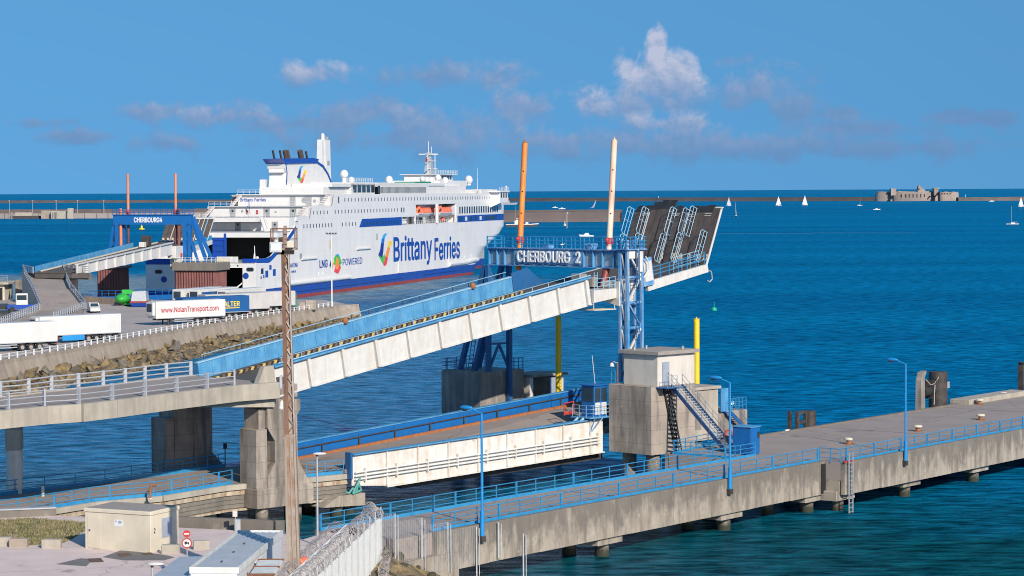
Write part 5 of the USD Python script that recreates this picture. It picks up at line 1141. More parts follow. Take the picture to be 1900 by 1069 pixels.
# security walls, razor wire and mesh fence
wA, wB = np.array([-8.08, 143.4, 0]), np.array([-10.5, 116.5, 0])
wdir = (wB - wA) / np.linalg.norm(wB - wA); wn_ = np.array([wdir[1], -wdir[0], 0])   # to the left
sw = thing('security_wall', 'white panelled security wall topped with razor wire', 'wall', W0, (-9, 130, gz))
L_ = np.linalg.norm(wB - wA); n = 24
for k in range(n):
    a, b = wA + wdir * (L_ * k / n + .015), wA + wdir * (L_ * (k + 1) / n - .015)
    part(sw, 'wall_panel', MB().hexa([a + wn_ * .0 + [0, 0, 2.2], b + [0, 0, 2.2], b + wn_ * .12 + [0, 0, 2.2], a + wn_ * .12 + [0, 0, 2.2], a + [0, 0, 6.2], b + [0, 0, 6.2], b + wn_ * .12 + [0, 0, 6.2], a + wn_ * .12 + [0, 0, 6.2]]), 'wall_white')
for k in range(0, n, 2):
    a = wA + wdir * (L_ * k / n) - wn_ * .04
    part(sw, 'wall_post', MB().box(a[0] - .03, a[0] + .03, a[1] - .03, a[1] + .03, 2.6, 6.9), 'galvanised')
w2A, w2B = np.array([-9.9, 141, 0]), np.array([-12.0, 117, 0])
w2 = thing('security_wall', 'second white wall edge running between the two razor wire coils', 'wall', W0, (-10.9, 129, gz))
part(w2, 'wall', MB().beam(w2A + [0, 0, 5.0], w2B + [0, 0, 5.0], .14, 2.1), 'wall_white'); part(w2, 'coping', MB().beam(w2A + [0, 0, 6.1], w2B + [0, 0, 6.1], .22, .1), 'wall_white')


def coil(a, b, r, pitch, seed):
    q = np.random.default_rng(seed); d = b - a; Ln = np.linalg.norm(d); d = d / Ln; s = np.cross(d, (0, 0, 1)); up = np.array([0, 0, 1.0])
    nn = int(Ln / pitch * 10); t = np.arange(nn) / 10 * 2 * np.pi; rr = r * (1 + .12 * np.sin(t * .13 + seed) + q.normal(0, .02, nn))
    pts = a + np.outer(np.arange(nn) / nn * Ln, d) + np.outer(np.cos(t) * rr, s) + np.outer(np.sin(t) * rr, up) + np.outer(.12 * np.sin(t * 1.7), d)
    return MB().path(list(pts), .013, 3)


def coil_thing(lab, a, b, r):
    c = thing('razor_wire', lab, 'razor wire', W0, (a + b) / 2)
    part(c, 'wire_coil', coil(a, b, r, .5, 1), 'wire'); part(c, 'wire_coil', coil(a, b, r * .85, .55, 2), 'wire')
    part(c, 'tie_wire', MB().path([a, b], .02), 'wire')
    return c


coil_thing('dense razor wire coil along the top of the white wall', wA + wn_ * .55 + [0, 0, 6.35], wB + wn_ * .55 + [0, 0, 6.35], .52)
c = coil_thing('razor wire coil with orange netting left of the second wall', np.array([-10.6, 142.5, 5.6]), np.array([-12.6, 118, 5.6]), .55)
part(c, 'orange_net', MB().ball((-11.45, 128.8, 5.75), .5, 2, (.9, 1.6, .75)), 'lifeboat_orange', smooth=True)
coil_thing('tangled razor wire hanging at the right end of the white wall', wA + np.array([-.1, -.6, 6.5]), np.array([-9.0, 147.2, 6.4]), .34)
coil_thing('loose razor wire lying on the bank in front of the white wall', np.array([-7.7, 143.0, 4.0]), np.array([-7.6, 136, 3.6]), .30)
mf = thing('mesh_fence', 'welded mesh fence on grey posts in front of the jetty wall', 'fence', W0, (-4, 152, 3))
fpx = [(708, 951, 1052, 147.6), (733, 953, 1062, 148.6), (783, 961, 1062, 150.6), (831, 969, 1062, 152.6), (884, 977, 1080, 154.9), (925, 969, 1036, 156.6), (971, 990, 1075, 159.0)]
pts = []
for px, yt, yb, D in fpx:
    t, b = at(px, yt, D), at(px, yb, D); pts.append((t, b))
    part(mf, 'post', MB().box(t[0] - .045, t[0] + .045, t[1] - .045, t[1] + .045, b[2], t[2]), 'galvanised')
    if px > 720: part(mf, 'post', MB().box(t[0] + .16, t[0] + .21, t[1] - .03, t[1] + .03, b[2], t[2] - .1), 'galvanised')
for (t0, b0), (t1, b1) in list(zip(pts[:-1], pts[1:]))[:4]:
    zt2 = min(t0[2], t1[2]) + .05; z2 = 1.6
    e = (t1 - t0) * [1, 1, 0]; e /= np.linalg.norm(e); nn = np.array([e[1], -e[0], 0]) * .06
    a, b = t0 * [1, 1, 0] + nn + e * .06, t1 * [1, 1, 0] + nn - e * .06
    part(mf, 'mesh_panel', MB().add([a + [0, 0, z2], b + [0, 0, z2], b + [0, 0, zt2], a + [0, 0, zt2]], [(0, 1, 2), (0, 2, 3)]), 'mesh_panel')
# bank below the wall
rows = []
for D in np.linspace(110, 152.5, 24):
    x0 = -8.1 - (143.4 - min(D, 143.4)) * .09
    r = []
    for k, s in enumerate(np.linspace(0, 1, 12)):
        r.append((x0 + s * 8.5, D, 3.55 - 4.3 * s ** .75 + .5 * (meshkit.noise(np.array([[x0 + s * 8.5, D * .8, 0.3]]) * .9, 5)[0] - .5)))
    rows.append(r)
single('earth_bank', MB().quads([r[::-1] for r in rows][::-1]) if False else MB().quads(rows), 'rock', 'brown earth bank sloping to the water under the white wall', 'bank', kind='structure', smooth=True)
bs = thing('bank_stones', 'dark weed-covered stones at the foot of the mesh fence', 'rocks', W0, (-4, 148, 1.5))
for k in range(70):
    s = rnd.random(); D = rnd.uniform(138, 151.5); x0 = -8.1 + s * 6.5; z = 3.55 - 4.3 * (s * 6.5 / 8.5) ** .75
    v = np.array(ico.vertices) * (1 + .5 * (meshkit.noise(np.array(ico.vertices) * 1.7 + k * 7.7, 4)[:, None] - .5)) * np.array([rnd.uniform(.2, .55), rnd.uniform(.2, .5), rnd.uniform(.15, .4)])
    part(bs, 'stone', trimesh.Trimesh(v + [x0, D, z], ico.faces, process=False), 'weed_dark' if D > 146 or rnd.random() < .4 else 'rock')

# ================================================================== trailers on the quay


def trailer(lab, x, y, ang, body='trailer_white', unit=True, skirt=None, text=None, Ht=4.0, L=13.6, rails=True, group=None, name='trailer', front_win=True):
    f = Fr((x, y), ang); t = thing(name, lab, 'trailer', f, (0, 0, gz), group)
    z = gz
    bd = part(t, 'body', MB().cbox(0, L, 0, 2.55, z + 1.2, z + Ht, .03), body)
    n = 11
    for k in range(n + 1):
        xx = .02 + (L - .06) * k / n
        if k in (0, n): part(bd, 'corner_post', MB().box(xx - .02, xx + .06, -.02, -.001, z + 1.22, z + Ht - .03), 'rail_white' if body == 'trailer_white' else body)
        elif body in ('trailer_white', 'trailer_grey'): part(bd, 'side_seam', MB().box(xx, xx + .02, -.010, -.001, z + 1.25, z + Ht - .05), 'rail_white' if body == 'trailer_white' else 'galvanised')
    part(bd, 'bottom_rail', MB().box(0, L, -.03, -.002, z + 1.12, z + 1.24), 'galvanised')
    if unit:
        u = part(t, 'reefer_unit', MB().cbox(-.5, -.01, .25, 2.3, z + 1.7, z + Ht - .12, .05), 'white_paint')
        part(u, 'grille', MB().box(-.53, -.505, .5, 2.05, z + 2.3, z + Ht - .4), 'glass_dark'); part(u, 'lamp', MB().box(-.53, -.505, 1.8, 2.1, z + 1.8, z + 1.95), 'red_paint')
    part(t, 'chassis', MB().box(.6, L - .1, .5, .75, z + .85, z + 1.19).box(.6, L - .1, 1.8, 2.05, z + .85, z + 1.19), 'black_steel')
    for k, wx in enumerate((8.1, 9.45, 10.8)):
        for yy in (.0, 2.2):
            w = part(t, 'wheel', MB().tube((wx, yy + .02, z + .52), (wx, yy + .33, z + .52), .52, 18), 'rubber', smooth=40)
            if yy == 0: part(w, 'hub', MB().tube((wx, -.012, z + .52), (wx, .019, z + .52), .29, 12), 'hub_grey')
        part(t, 'axle', MB().tube((wx, .35, z + .52), (wx, 2.2, z + .52), .09, 6), 'black_steel')
    part(t, 'mudguard', MB().box(7.5, 11.5, .04, .5, z + 1.08, z + 1.13), 'black_steel')
    for yy in (.35, 2.05): part(t, 'landing_leg', MB().box(2.5, 2.68, yy, yy + .18, z, z + 1.19), 'black_steel')
    part(t, 'pallet_box', MB().cbox(2.9, 3.4, .25, .7, z + .45, z + 1.1, .03), 'black_steel')
    if skirt: part(t, 'side_skirt', MB().box(3.7, 7.4, -.01, .06, z + .35, z + 1.1), skirt)
    elif rails: part(t, 'side_guard', MB().box(3.6, 7.3, .02, .08, z + .85, z + 1.0).box(3.6, 7.3, .02, .08, z + .5, z + .65), 'galvanised')
    part(t, 'tail_bar', MB().box(L - .2, L - .05, .1, 2.45, z + .55, z + .75), 'black_steel'); part(t, 'rear_light', MB().box(L - .04, L, .1, .5, z + .8, z + 1.0), 'red_paint')
    part(t, 'rear_door', MB().box(L + .002, L + .03, .05, 1.26, z + 1.3, z + Ht - .05), body); part(t, 'rear_door', MB().box(L + .002, L + .03, 1.29, 2.5, z + 1.3, z + Ht - .05), body)
    if text:
        s, tx0, tx1, tz0, th, m = text
        text_parts(t, 'letter', s, tx1 - tx0, th, lambda v: np.stack([tx0 + v[:, 0], -.012 - v[:, 2], z + tz0 + v[:, 1]], 1), m, depth=.012, bold=True)
    return t


trailer('plain white trailer farthest left, cut by the picture edge', -74.8, 326.3, 40, unit=True)
trailer('white refrigerated trailer with a blue side skirt', -69.1, 346.3, 40, skirt='skirt_blue')
trailer('white trailer with a red web address on its side by the quay fence', -59.1, 393, 40, text=('www.NolanTransport.com', 1.0, 12.3, 2.15, .82, 'text_red'))
w = trailer('dark blue curtain-sided trailer with large yellow slanted lettering', -56.6, 407.4, 40, body='trailer_blue', unit=False, text=('WALTER', 7.3, 11.6, 2.2, .85, 'text_yellow'))
part(w, 'text_underline', MB().box(8.0, 11.6, -.022, -.005, gz + 1.85, gz + 1.98), 'text_yellow')
trailer('grey curtain trailer behind the blue one', -54.2, 418.6, 40, body='trailer_grey', unit=False)
trailer('white trailer with red lettering at the right end of the back row', -52.5, 439.4, 66, text=('NolanTransport.com', 2.5, 13.2, 2.05, .85, 'text_red'))
trailer('low dark blue trailer in the back row between the white fronts', -55.6, 441.0, 66, body='trailer_blue', unit=False, Ht=3.5)
trailer('white trailer front with dark grille, middle of the back row', -58.0, 441.8, 66)
trailer('white trailer front leftmost in the back row, by the sheet-pile pier', -61.3, 443.2, 66)
trailer('pale trailer roof visible between the back row and the blue trailer', -50.6, 430.2, 40, body='trailer_grey', unit=False, Ht=3.8)
FG = Fr(G(537, 577, gz)[:2], 150)
gc = thing('green_container', 'green freight container at the end of the trailer rows', 'container', FG, (2.5, -1.2, gz))
gb = part(gc, 'body', MB().box(.05, 5.9, -2.4, -.05, gz + .5, gz + 3.3), 'green_paint')
for k in range(14): part(gb, 'side_rib', MB().box(.2 + .41 * k, .36 + .41 * k, -.049, .0, gz + .6, gz + 3.2), 'green_paint')
for k in range(5): part(gb, 'end_rib', MB().box(.0, .049, -2.25 + .45 * k, -2.1 + .45 * k, gz + .6, gz + 3.2), 'green_paint')
text_parts(gc, 'letter', 'Com', 2.6, 1.1, lambda v: np.stack([4.4 - v[:, 0], .003 + v[:, 2], gz + 1.3 + v[:, 1]], 1), 'text_white', depth=.02, bold=True)
part(gc, 'chassis', MB().box(.1, 5.8, -2.3, -.2, gz + .05, gz + .499), 'black_steel')
for i, (px, w_, h_, lab) in enumerate([(563, 1.6, 1.3, 'concrete block at the quay end beside the green container'), (577, 2.0, 1.7, 'larger grey concrete block at the quay end near the lamp post')]):
    p = G(px, 574, gz); single('concrete_barrier', MB().cbox(p[0] - w_ / 2, p[0] + w_ / 2, p[1], p[1] + 1.6, gz - .05, gz + h_, .05), 'concrete', lab, 'concrete block')
X, Y = -34.7, 456.2
q = thing('harbour_lamp', 'tall white lamp post with four lamps at the end of the quay', 'street lamp', W0, (X, Y, gz))
part(q, 'pole', MB().tube((X, Y, gz), (X, Y, 18.0), .16, 10, .1), 'rail_white', smooth=40); part(q, 'crossbar', MB().box(X - .9, X + .9, Y - .04, Y + .04, 17.9, 18.0), 'galvanised')
for dx in (-.85, -.28, .28, .85): part(q, 'lamp_head', MB().cbox(X + dx - .2, X + dx + .2, Y - .3, Y + .15, 18.0, 18.22, .03), 'black_steel')
# vehicles by the ramp
vp_ = G(177, 581, gz); FV = Fr(vp_[:2], 108)
va = thing('white_van', 'small white van seen from the front by the ramp', 'van', FV, (2.2, 0, gz))
prof = [(0, .35), (0, .85), (.25, 1.0), (.95, 1.12), (1.55, 1.78), (4.3, 1.85), (4.4, .4)]
part(va, 'body', outline_xz([(a, gz + b) for a, b in prof], -.9, .9), 'white_paint')
part(va, 'windscreen', MB().hexa([(.98, -.78, gz + 1.16), (.98, .78, gz + 1.16), (1.02, .78, gz + 1.16), (1.02, -.78, gz + 1.16), (1.5, -.68, gz + 1.74), (1.5, .68, gz + 1.74), (1.56, .68, gz + 1.74), (1.56, -.68, gz + 1.74)]), 'glass_dark')
for s in (-.91, .88): part(va, 'side_window', MB().box(1.6, 2.4, s, s + .03, gz + 1.15, gz + 1.65), 'glass_dark')
for xx in (.8, 3.6):
    for s in (-.92, .72): part(va, 'wheel', MB().tube((xx, s, gz + .33), (xx, s + .2, gz + .33), .33, 14), 'rubber')
for s in (-.8, .5): part(va, 'headlight', MB().box(-.02, .03, s, s + .3, gz + .72, gz + .88), 'galvanised')
for px, py, a, mt, lab in [(4, 577, 15, 'rubber', 'dark car at the left edge under the ramp'), (3, 590, 25, 'black_steel', 'dark car lower at the left edge by the curved railing')]:
    f = Fr(G(px, py, gz)[:2], a); c = thing('parked_car', lab, 'car', f, (0, 0, gz))
    part(c, 'body', outline_xz([(-2.1, gz + .3), (-2.1, gz + .75), (-1.2, gz + .85), (2.0, gz + .8), (2.1, gz + .3)], -.85, .85), mt); part(c, 'cabin', outline_xz([(-1.3, gz + .86), (-.7, gz + 1.4), (1.0, gz + 1.42), (1.7, gz + .84)], -.75, .75), 'glass_dark')
    for xx in (-1.3, 1.3):
        for s in (-.87, .67): part(c, 'wheel', MB().tube((xx, s, gz + .32), (xx, s + .2, gz + .32), .32, 12), 'rubber')
f = Fr(G(40, 578, gz)[:2], 10)
t = thing('tractor_unit', 'blue and white truck parked under the ramp railing at the left', 'truck', f, (0, 0, gz))
part(t, 'cab', MB().cbox(-1.0, 1.2, -1.1, 1.1, gz + 1.3, gz + 3.4, .1), 'white_paint'); part(t, 'cab_window', MB().box(-.8, 1.0, -1.13, -1.105, gz + 2.2, gz + 3.1), 'glass_dark'); part(t, 'chassis', MB().cbox(-2.6, 2.6, -1.15, 1.15, gz + .5, gz + 1.29, .05), 'ship_blue')
for xx in (-1.7, 1.7):
    for s in (-1.18, .85): part(t, 'wheel', MB().tube((xx, s, gz + .5), (xx, s + .33, gz + .5), .5, 14), 'rubber')
g = G(228, 568, gz)
tk = thing('green_tank', 'bright green rounded tank on the quay beside the ramp', 'tank', W0, g)
part(tk, 'shell', MB().ball(g + [-.3, 1.6, 1.35], 1.2, 3, (1.2, 2.0, .88)), 'green_bright', smooth=True); part(tk, 'frame', MB().box(g[0] + .3, g[0] + 1.8, g[1] + .3, g[1] + 2.6, gz + .2, gz + .5).box(g[0] - .4, g[0] + 1.7, g[1] + 1.5, g[1] + 3, gz + 2.3, gz + 3.1), 'green_bright'); part(tk, 'saddle', MB().box(g[0] - 1.3, g[0] + .3, g[1] + .6, g[1] + 1.4, gz, gz + .5), 'black_steel')
g = G(258, 570, gz)
bt = thing('covered_boat', 'blue and red hull under a grey cover on the quay', 'boat', W0, g)
part(bt, 'hull', MB().hexa([(g[0] - 1.4, g[1], gz + .1), (g[0] + 1.4, g[1], gz + .1), (g[0] + 1.2, g[1] + 4, gz + .1), (g[0] - 1.2, g[1] + 4, gz + .1), (g[0] - 1.7, g[1] - .3, gz + .8), (g[0] + 1.7, g[1] - .3, gz + .8), (g[0] + 1.5, g[1] + 4.2, gz + .8), (g[0] - 1.5, g[1] + 4.2, gz + .8)]), 'ship_blue'); part(bt, 'red_band', MB().box(g[0] - 1.72, g[0] + 1.5, g[1] - .32, g[1] + 4, gz + .802, gz + 1.15), 'ship_red')
part(bt, 'cover', MB().hexa([(g[0] - 1.6, g[1] + .2, gz + 1.152), (g[0] + 1.4, g[1] + .2, gz + 1.152), (g[0] + 1.4, g[1] + 4, gz + 1.152), (g[0] - 1.6, g[1] + 4, gz + 1.152), (g[0] - 1.3, g[1] + .5, gz + 3.0), (g[0] + 1.2, g[1] + .5, gz + 3.1), (g[0] + 1.1, g[1] + 3.7, gz + 3.0), (g[0] - 1.2, g[1] + 3.7, gz + 2.9)]), 'galvanised')
a, b = G(157, 562, gz), G(282, 569, gz)
single('low_wall', MB().beam(a + [0, 0, .65], b + [0, 0, .65], .4, 1.3), 'concrete_warm', 'low brownish concrete wall behind the green tank', 'wall')
gw = thing('blue_gangway', 'blue steel gangway with handrail along the quay below the ferry', 'gangway', W0, G(290, 560, gz))
a, b = at(165, 553, 494), at(326, 550, 488)
part(gw, 'beam', MB().beam(a + [0, 0, -.3], b + [0, 0, -.1], .8, 1.0), 'blue_deep'); part(gw, 'handrail', MB().path([a + [0, 0, 1.4], b + [0, 0, 1.6]], .06).path([a + [0, 0, .8], b + [0, 0, 1.0]], .05), 'blue_deep')
for k in range(14): p = a + (b - a) * k / 13; part(gw, 'post', MB().box(p[0] - .05, p[0] + .05, p[1] - .05, p[1] + .05, p[2], p[2] + 1.4), 'blue_deep')
p = G(0, 556, gz)
bd = thing('terminal_shed', 'pale flat-roofed shed at the left edge beside the ramp', 'building', W0, p)
part(bd, 'wall', MB().box(p[0] - 14, p[0] + 1.6, p[1] - 3, p[1] + 5, gz, gz + 3.3), 'hut_cream'); part(bd, 'roof', MB().cbox(p[0] - 14.3, p[0] + 2.6, p[1] - 4, p[1] + 5.4, gz + 3.302, gz + 3.75, .05), 'concrete_light'); part(bd, 'opening', MB().box(p[0] + .2, p[0] + 1.2, p[1] - 3.03, p[1] - 3.005, gz, gz + 2.6), 'dark_void')
railing(bd, [(p[0] - 13, p[1] - 3.5, gz + 3.75), (p[0] + 2.3, p[1] - 3.5, gz + 4.0)], 1.2, 2.2, as_part='roof_rail', mat='rail_grey')
single('quay_block', MB().cbox(p[0] + 3, p[0] + 8, p[1] + 1, p[1] + 4, gz, gz + 4.0, .05), 'concrete', 'grey concrete block between the shed and the ramp', 'block')
# ================================================================== the far link span CHERBOURG4
z4b = lambda u: 9.54 + .0545 * u
z4t = lambda u: 11.86 + .065 * u
ln4 = thing('link_span_bridge', 'far sloping road bridge with white girder leading to the ferry', 'bridge', FL, (25, 4, 11))
cs = [0, 4.9, 9.65, 14.4, 19, 23.7, 28.4, 33.1, 37.9, 42.9, 50.3]
for a, b in zip(cs[:-1], cs[1:]): part(ln4, 'web_panel', outline_xz([(a + .02, z4b(a)), (b - .02, z4b(b)), (b - .02, z4t(b) - .2), (a + .02, z4t(a) - .2)], 0, .15), 'white_paint')
for u in cs[:-1]: part(ln4, 'stiffener', outline_xz([(u - .12, z4b(u)), (u + .2, z4b(u)), (u + .2, z4t(u) - .22), (u - .12, z4t(u) - .22)], -.35, -.002), 'white_paint')
for u0_, u1_ in [(0, 50.3)]:
    part(ln4, 'top_flange', MB().hexa([(u0_, -.45, z4t(u0_) - .19), (u1_, -.45, z4t(u1_) - .19), (u1_, .4, z4t(u1_) - .19), (u0_, .4, z4t(u0_) - .19), (u0_, -.45, z4t(u0_)), (u1_, -.45, z4t(u1_)), (u1_, .4, z4t(u1_)), (u0_, .4, z4t(u0_))]), 'white_paint')
d4 = lambda u: 10.5 + .0735 * u
part(ln4, 'deck', MB().hexa([(-2, .41, d4(-2) - .3), (62, .41, d4(62) - .3), (62, 7.9, d4(62) - .3), (-2, 7.9, d4(-2) - .3), (-2, .41, d4(-2)), (62, .41, d4(62)), (62, 7.9, d4(62)), (-2, 7.9, d4(-2))]), 'asphalt')
for k in range(12):
    a, b = -2 + 4.1 * k, 2.1 + 4.1 * k
    part(ln4, 'far_panel', outline_xz([(a + .02, d4(a) - .2), (b - .02, d4(b) - .2), (b - .02, d4(b) + 1.1), (a + .02, d4(a) + 1.1)], 7.92, 8.1), 'blue_light')
part(ln4, 'kerb', MB().hexa([(-2, 6.6, d4(-2) + .01), (58, 6.6, d4(58) + .01), (58, 6.9, d4(58) + .01), (-2, 6.9, d4(-2) + .01), (-2, 6.6, d4(-2) + .25), (58, 6.6, d4(58) + .25), (58, 6.9, d4(58) + .25), (-2, 6.9, d4(-2) + .25)]), 'hut_cream')
part(ln4, 'end_box', MB().cbox(50.4, 57, -.8, 1.2, 11.6, 14.2, .1), 'white_paint'); part(ln4, 'machinery', MB().cbox(48, 50, 4.8, 6.5, 14.3, 16.6, .1), 'black_steel'); part(ln4, 'machinery', MB().cbox(46.5, 48, 5.2, 6.4, 14.1, 15.2, .1), 'white_stained')
part(ln4, 'red_unit', MB().cbox(53, 53.8, -1.0, -.81, 11.8, 12.6, .03), 'red_paint')
rp4 = thing('ship_ramp', 'brown raised ramp flaps of the far link span beside the ferry', 'ramp', FL, (63, 4, 14))
part(rp4, 'side_beam', MB().hexa([(57.2, -1.0, 12.2), (72, -1.0, 14.2), (72, -.6, 14.2), (57.2, -.6, 12.2), (57.2, -1.0, 13.6), (72, -1.0, 15.2), (72, -.6, 15.2), (57.2, -.6, 13.6)]), 'white_paint')
part(rp4, 'deck', MB().hexa([(57, -.59, 13.1), (71, -.59, 14.7), (71, 10, 14.7), (57, 10, 13.1), (57, -.59, 13.3), (71, -.59, 14.9), (71, 10, 14.9), (57, 10, 13.3)]), 'asphalt')
part(rp4, 'blue_side', MB().hexa([(58, -.9, 13.75), (72, -.9, 15.3), (72, -.6, 15.3), (58, -.6, 13.75), (58, -.9, 14.7), (72, -.9, 16.2), (72, -.6, 16.2), (58, -.6, 14.7)]), 'rail_blue')
for k in range(10):
    a = -.9 + 1.15 * k
    f4 = part(rp4, 'flap', MB().hexa([(69.0, a + .03, 15.0), (69.0, a + 1.1, 15.0), (69.4, a + 1.1, 15.0), (69.4, a + .03, 15.0), (73.5, a + .03, 20.0), (73.5, a + 1.1, 20.0), (73.9, a + 1.1, 20.0), (73.9, a + .03, 20.0)][::1]), 'flap_black')
    part(f4, 'base_mark', MB().box(68.97, 69.05, a + .2, a + .7, 15.2, 15.7), 'hut_cream')
    if k in (0, 2, 3, 5, 8): part(f4, 'edge_strip', MB().beam((69.0, a, 15.1), (73.55, a, 20.05), .12, .1), 'rail_white')
railing(rp4, [(69.1, .4, 15.1), (73.3, .4, 19.8)], .9, 1.2, as_part='flap_rail', mat='rail_pale')
ga4 = thing('lifting_gantry', 'blue lifting gantry with the sign CHERBOURG4 in front of the ferry', 'gantry', FL, (56, 7, 10))
part(ga4, 'beam', MB().cbox(54.6, 56.6, -2.6, 16.0, 18.95, 21.05, .05), 'blue_deep'); part(ga4, 'beam_edge', MB().box(54.4, 56.8, -2.7, 16.1, 21.052, 21.25), 'blue_deep')
text_parts(ga4, 'letter', 'CHERBOURG4', 6.8, 1.05, lambda v: np.stack([54.59 - v[:, 2], 10.9 - v[:, 0], 19.5 + v[:, 1]], 1), 'text_white', depth=.1, bold=True)
railing(ga4, [(54.5, 16, 21.25), (54.5, -2.6, 21.25)], 1.2, 1.3, as_part='walkway_rail', mat='blue_deep', pw=.1, rr=.05)
railing(ga4, [(56.7, 16, 21.25), (56.7, -2.6, 21.25)], 1.2, 1.3, as_part='walkway_rail', mat='blue_deep', pw=.1, rr=.05)
for a, b, w_ in [((55, -1.2, 10.6), (55, -1.2, 18.95), .9), ((55.2, -2.2, 10.6), (55.2, -2.2, 18.95), .8), ((55.2, -6.2, 10.6), (55.6, -2.6, 20.0), .7), ((57, -7.0, 10.6), (56.4, -2.6, 20.6), .7), ((55, -4.2, 10.6), (55, -1.6, 18.6), .5), ((55, -3.6, 13.5), (55, -1.2, 16.5), .3), ((55, -3.4, 13.5), (55, -1.2, 12.2), .3),
               ((55, 15.2, 8), (55, 15.2, 18.95), .9), ((56.3, 14.2, 8), (56.3, 14.2, 18.95), .8), ((55.2, 18.0, 8), (55.2, 15.9, 19.5), .6), ((57, 19.0, 8), (56.5, 16, 19.5), .6), ((55, 17.4, 13), (55, 15.2, 16), .3)]:
    part(ga4, 'leg', MB().beam(a, b, w_, w_), 'blue_deep')
for v, lab in [(12.9, 'orange ram on the left of the CHERBOURG4 gantry'), (1.4, 'orange ram on the right of the CHERBOURG4 gantry')]:
    r = thing('lifting_ram', lab, 'ram', FL, (56, v, 14)); part(r, 'tube', MB().tube((56, v, 21.2), (56, v, 30.4), .29, 14), 'orange_pale', smooth=40); part(r, 'lower_tube', MB().tube((56, v, 13), (56, v, 19.0), .27, 12), 'sheet_pile', smooth=40); part(r, 'collar', MB().tube((56, v, 21.3), (56, v, 22.2), .55, 12), 'red_paint'); part(r, 'short_tube', MB().tube((55.2, v + (1.5 if v > 5 else -1.0), 12.5), (55.2, v + (1.5 if v > 5 else -1.0), 22.6), .34, 12), 'orange_pale' if v > 5 else 'sheet_pile', smooth=40)


def sheet_cell(lab, u0_, u1_, v0, v1, ztop, zcap):
    t = thing('sheet_pile_pier', lab, 'pier', FL, ((u0_ + u1_) / 2, (v0 + v1) / 2, 0))
    part(t, 'core', MB().box(u0_ + .3, u1_ - .3, v0 + .3, v1 - .3, -3, zcap - .02), 'sheet_pile')
    n = int(round((v1 - v0) / .62)) * 2
    for k in range(n):
        a = v0 + (v1 - v0) * k / n; w_ = (v1 - v0) / n
        part(t, 'sheet', MB().hexa([(u0_ + .28 - (.25 if k % 2 else 0), a, -3), (u0_ + .299, a, -3), (u0_ + .299, a + w_, -3), (u0_ + .28 - (0 if k % 2 else .25), a + w_, -3), (u0_ + .28 - (.25 if k % 2 else 0), a, zcap - .02), (u0_ + .299, a, zcap - .02), (u0_ + .299, a + w_, zcap - .02), (u0_ + .28 - (0 if k % 2 else .25), a + w_, zcap - .02)]), 'sheet_pile')
    n = int(round((u1_ - u0_) / .7)) * 2
    for k in range(n):
        a = u0_ + (u1_ - u0_) * k / n; w_ = (u1_ - u0_) / n; p0, p1 = (.25, 0) if k % 2 else (0, .25)
        part(t, 'sheet', MB().hexa([(a, v0 + .28 - p0, -3), (a + w_, v0 + .28 - p1, -3), (a + w_, v0 + .299, -3), (a, v0 + .299, -3), (a, v0 + .28 - p0, zcap - .02), (a + w_, v0 + .28 - p1, zcap - .02), (a + w_, v0 + .299, zcap - .02), (a, v0 + .299, zcap - .02)]), 'sheet_pile')
    part(t, 'cap', MB().cbox(u0_ - .5, u1_ + .5, v0 - .5, v1 + .5, zcap, ztop, .1), 'concrete_quay')
    return t


sp = sheet_cell('red-brown sheet-pile pier with a concrete cap under the right gantry leg', 51, 59, -9.6, -.2, 10.55, 8.8)
railing(sp, [(51, -.2, 10.55), (51, -9.6, 10.55), (58, -9.8, 10.55)], 1.1, 1.3, as_part='rail', mat='rail_white', pw=.08, rr=.04)
part(sp, 'hut', MB().cbox(52.5, 55, -.4, 1.5, 9.2, 11.4, .05), 'white_paint')
sheet_cell('dark sheet-pile pier in shade under the left gantry leg', 53, 58, 13.6, 19.4, 9.7, 9.2)
# the curving approach ramp
ctr = [np.array([-78, 423, 4.02]), np.array([-83.2, 440, 4.3]), np.array([-92, 466, 7.2]), np.array([-97.5, 487, 9.9])]
lft = [np.array([-88.5, 425, 4.02]), np.array([-86.9, 437.4, 4.25]), np.array([-96.0, 466, 7.3]), np.array([-100.8, 489, 9.9]), np.array([-97.3, 494, 10.0]), np.array([-94.5, 480, 10.2])]
l_ = [G(18, 605, gz) + [0, 0, .03], G(78, 578, gz) + [0, 0, .12], np.array([-93.6, 463.5, 7.15]), np.array([-100.3, 487.0, 9.95])]
r_ = [G(150, 605, gz) + [0, 0, .03], G(157, 575, gz) + [0, 0, .12], np.array([-86.6, 463.5, 7.2]), np.array([-92.6, 487.5, 9.95])]
rm = thing('approach_ramp', 'grey road ramp rising from the quay to the far link span', 'ramp', W0, (-88, 460, gz), kind=None)
part(rm, 'road', MB().quads([[a, b] for a, b in zip(l_, r_)][::-1]).quads([[a - [0, 0, .6], b - [0, 0, .6]] for a, b in zip(l_, r_)]), 'deck_pave')
top_l = np.array([-98.5, 491.5, 10.0]); hr_, hl_ = FL.w(-2, .3, d4(-2)), FL.w(-2, 7.9, d4(-2))
part(rm, 'landing', MB().hexa([l_[3] - [0, 0, .7], r_[3] - [0, 0, .7], hr_ - [0, 0, .7], hl_ - [0, 0, .7], l_[3], r_[3], hr_, hl_]) if False else slab([l_[3] + [0, -1, 0], r_[3] + [0, -1, 0], FL.w(1.0, -2.4), FL.w(-2, .1), FL.w(-2, 8.2), (-101, 489, 0)], 9.0, 9.97), 'asphalt')
part(rm, 'landing_beam', slab([r_[3] + [0, -1.2, 0], FL.w(1.2, -2.6), FL.w(2.2, -2.2), r_[3] + [1.2, -.6, 0]], 8.6, 9.95), 'concrete_light')
part(rm, 'support', MB().cbox(-91.6, -88.6, 481, 484, -1, 8.7, .1), 'concrete_light')
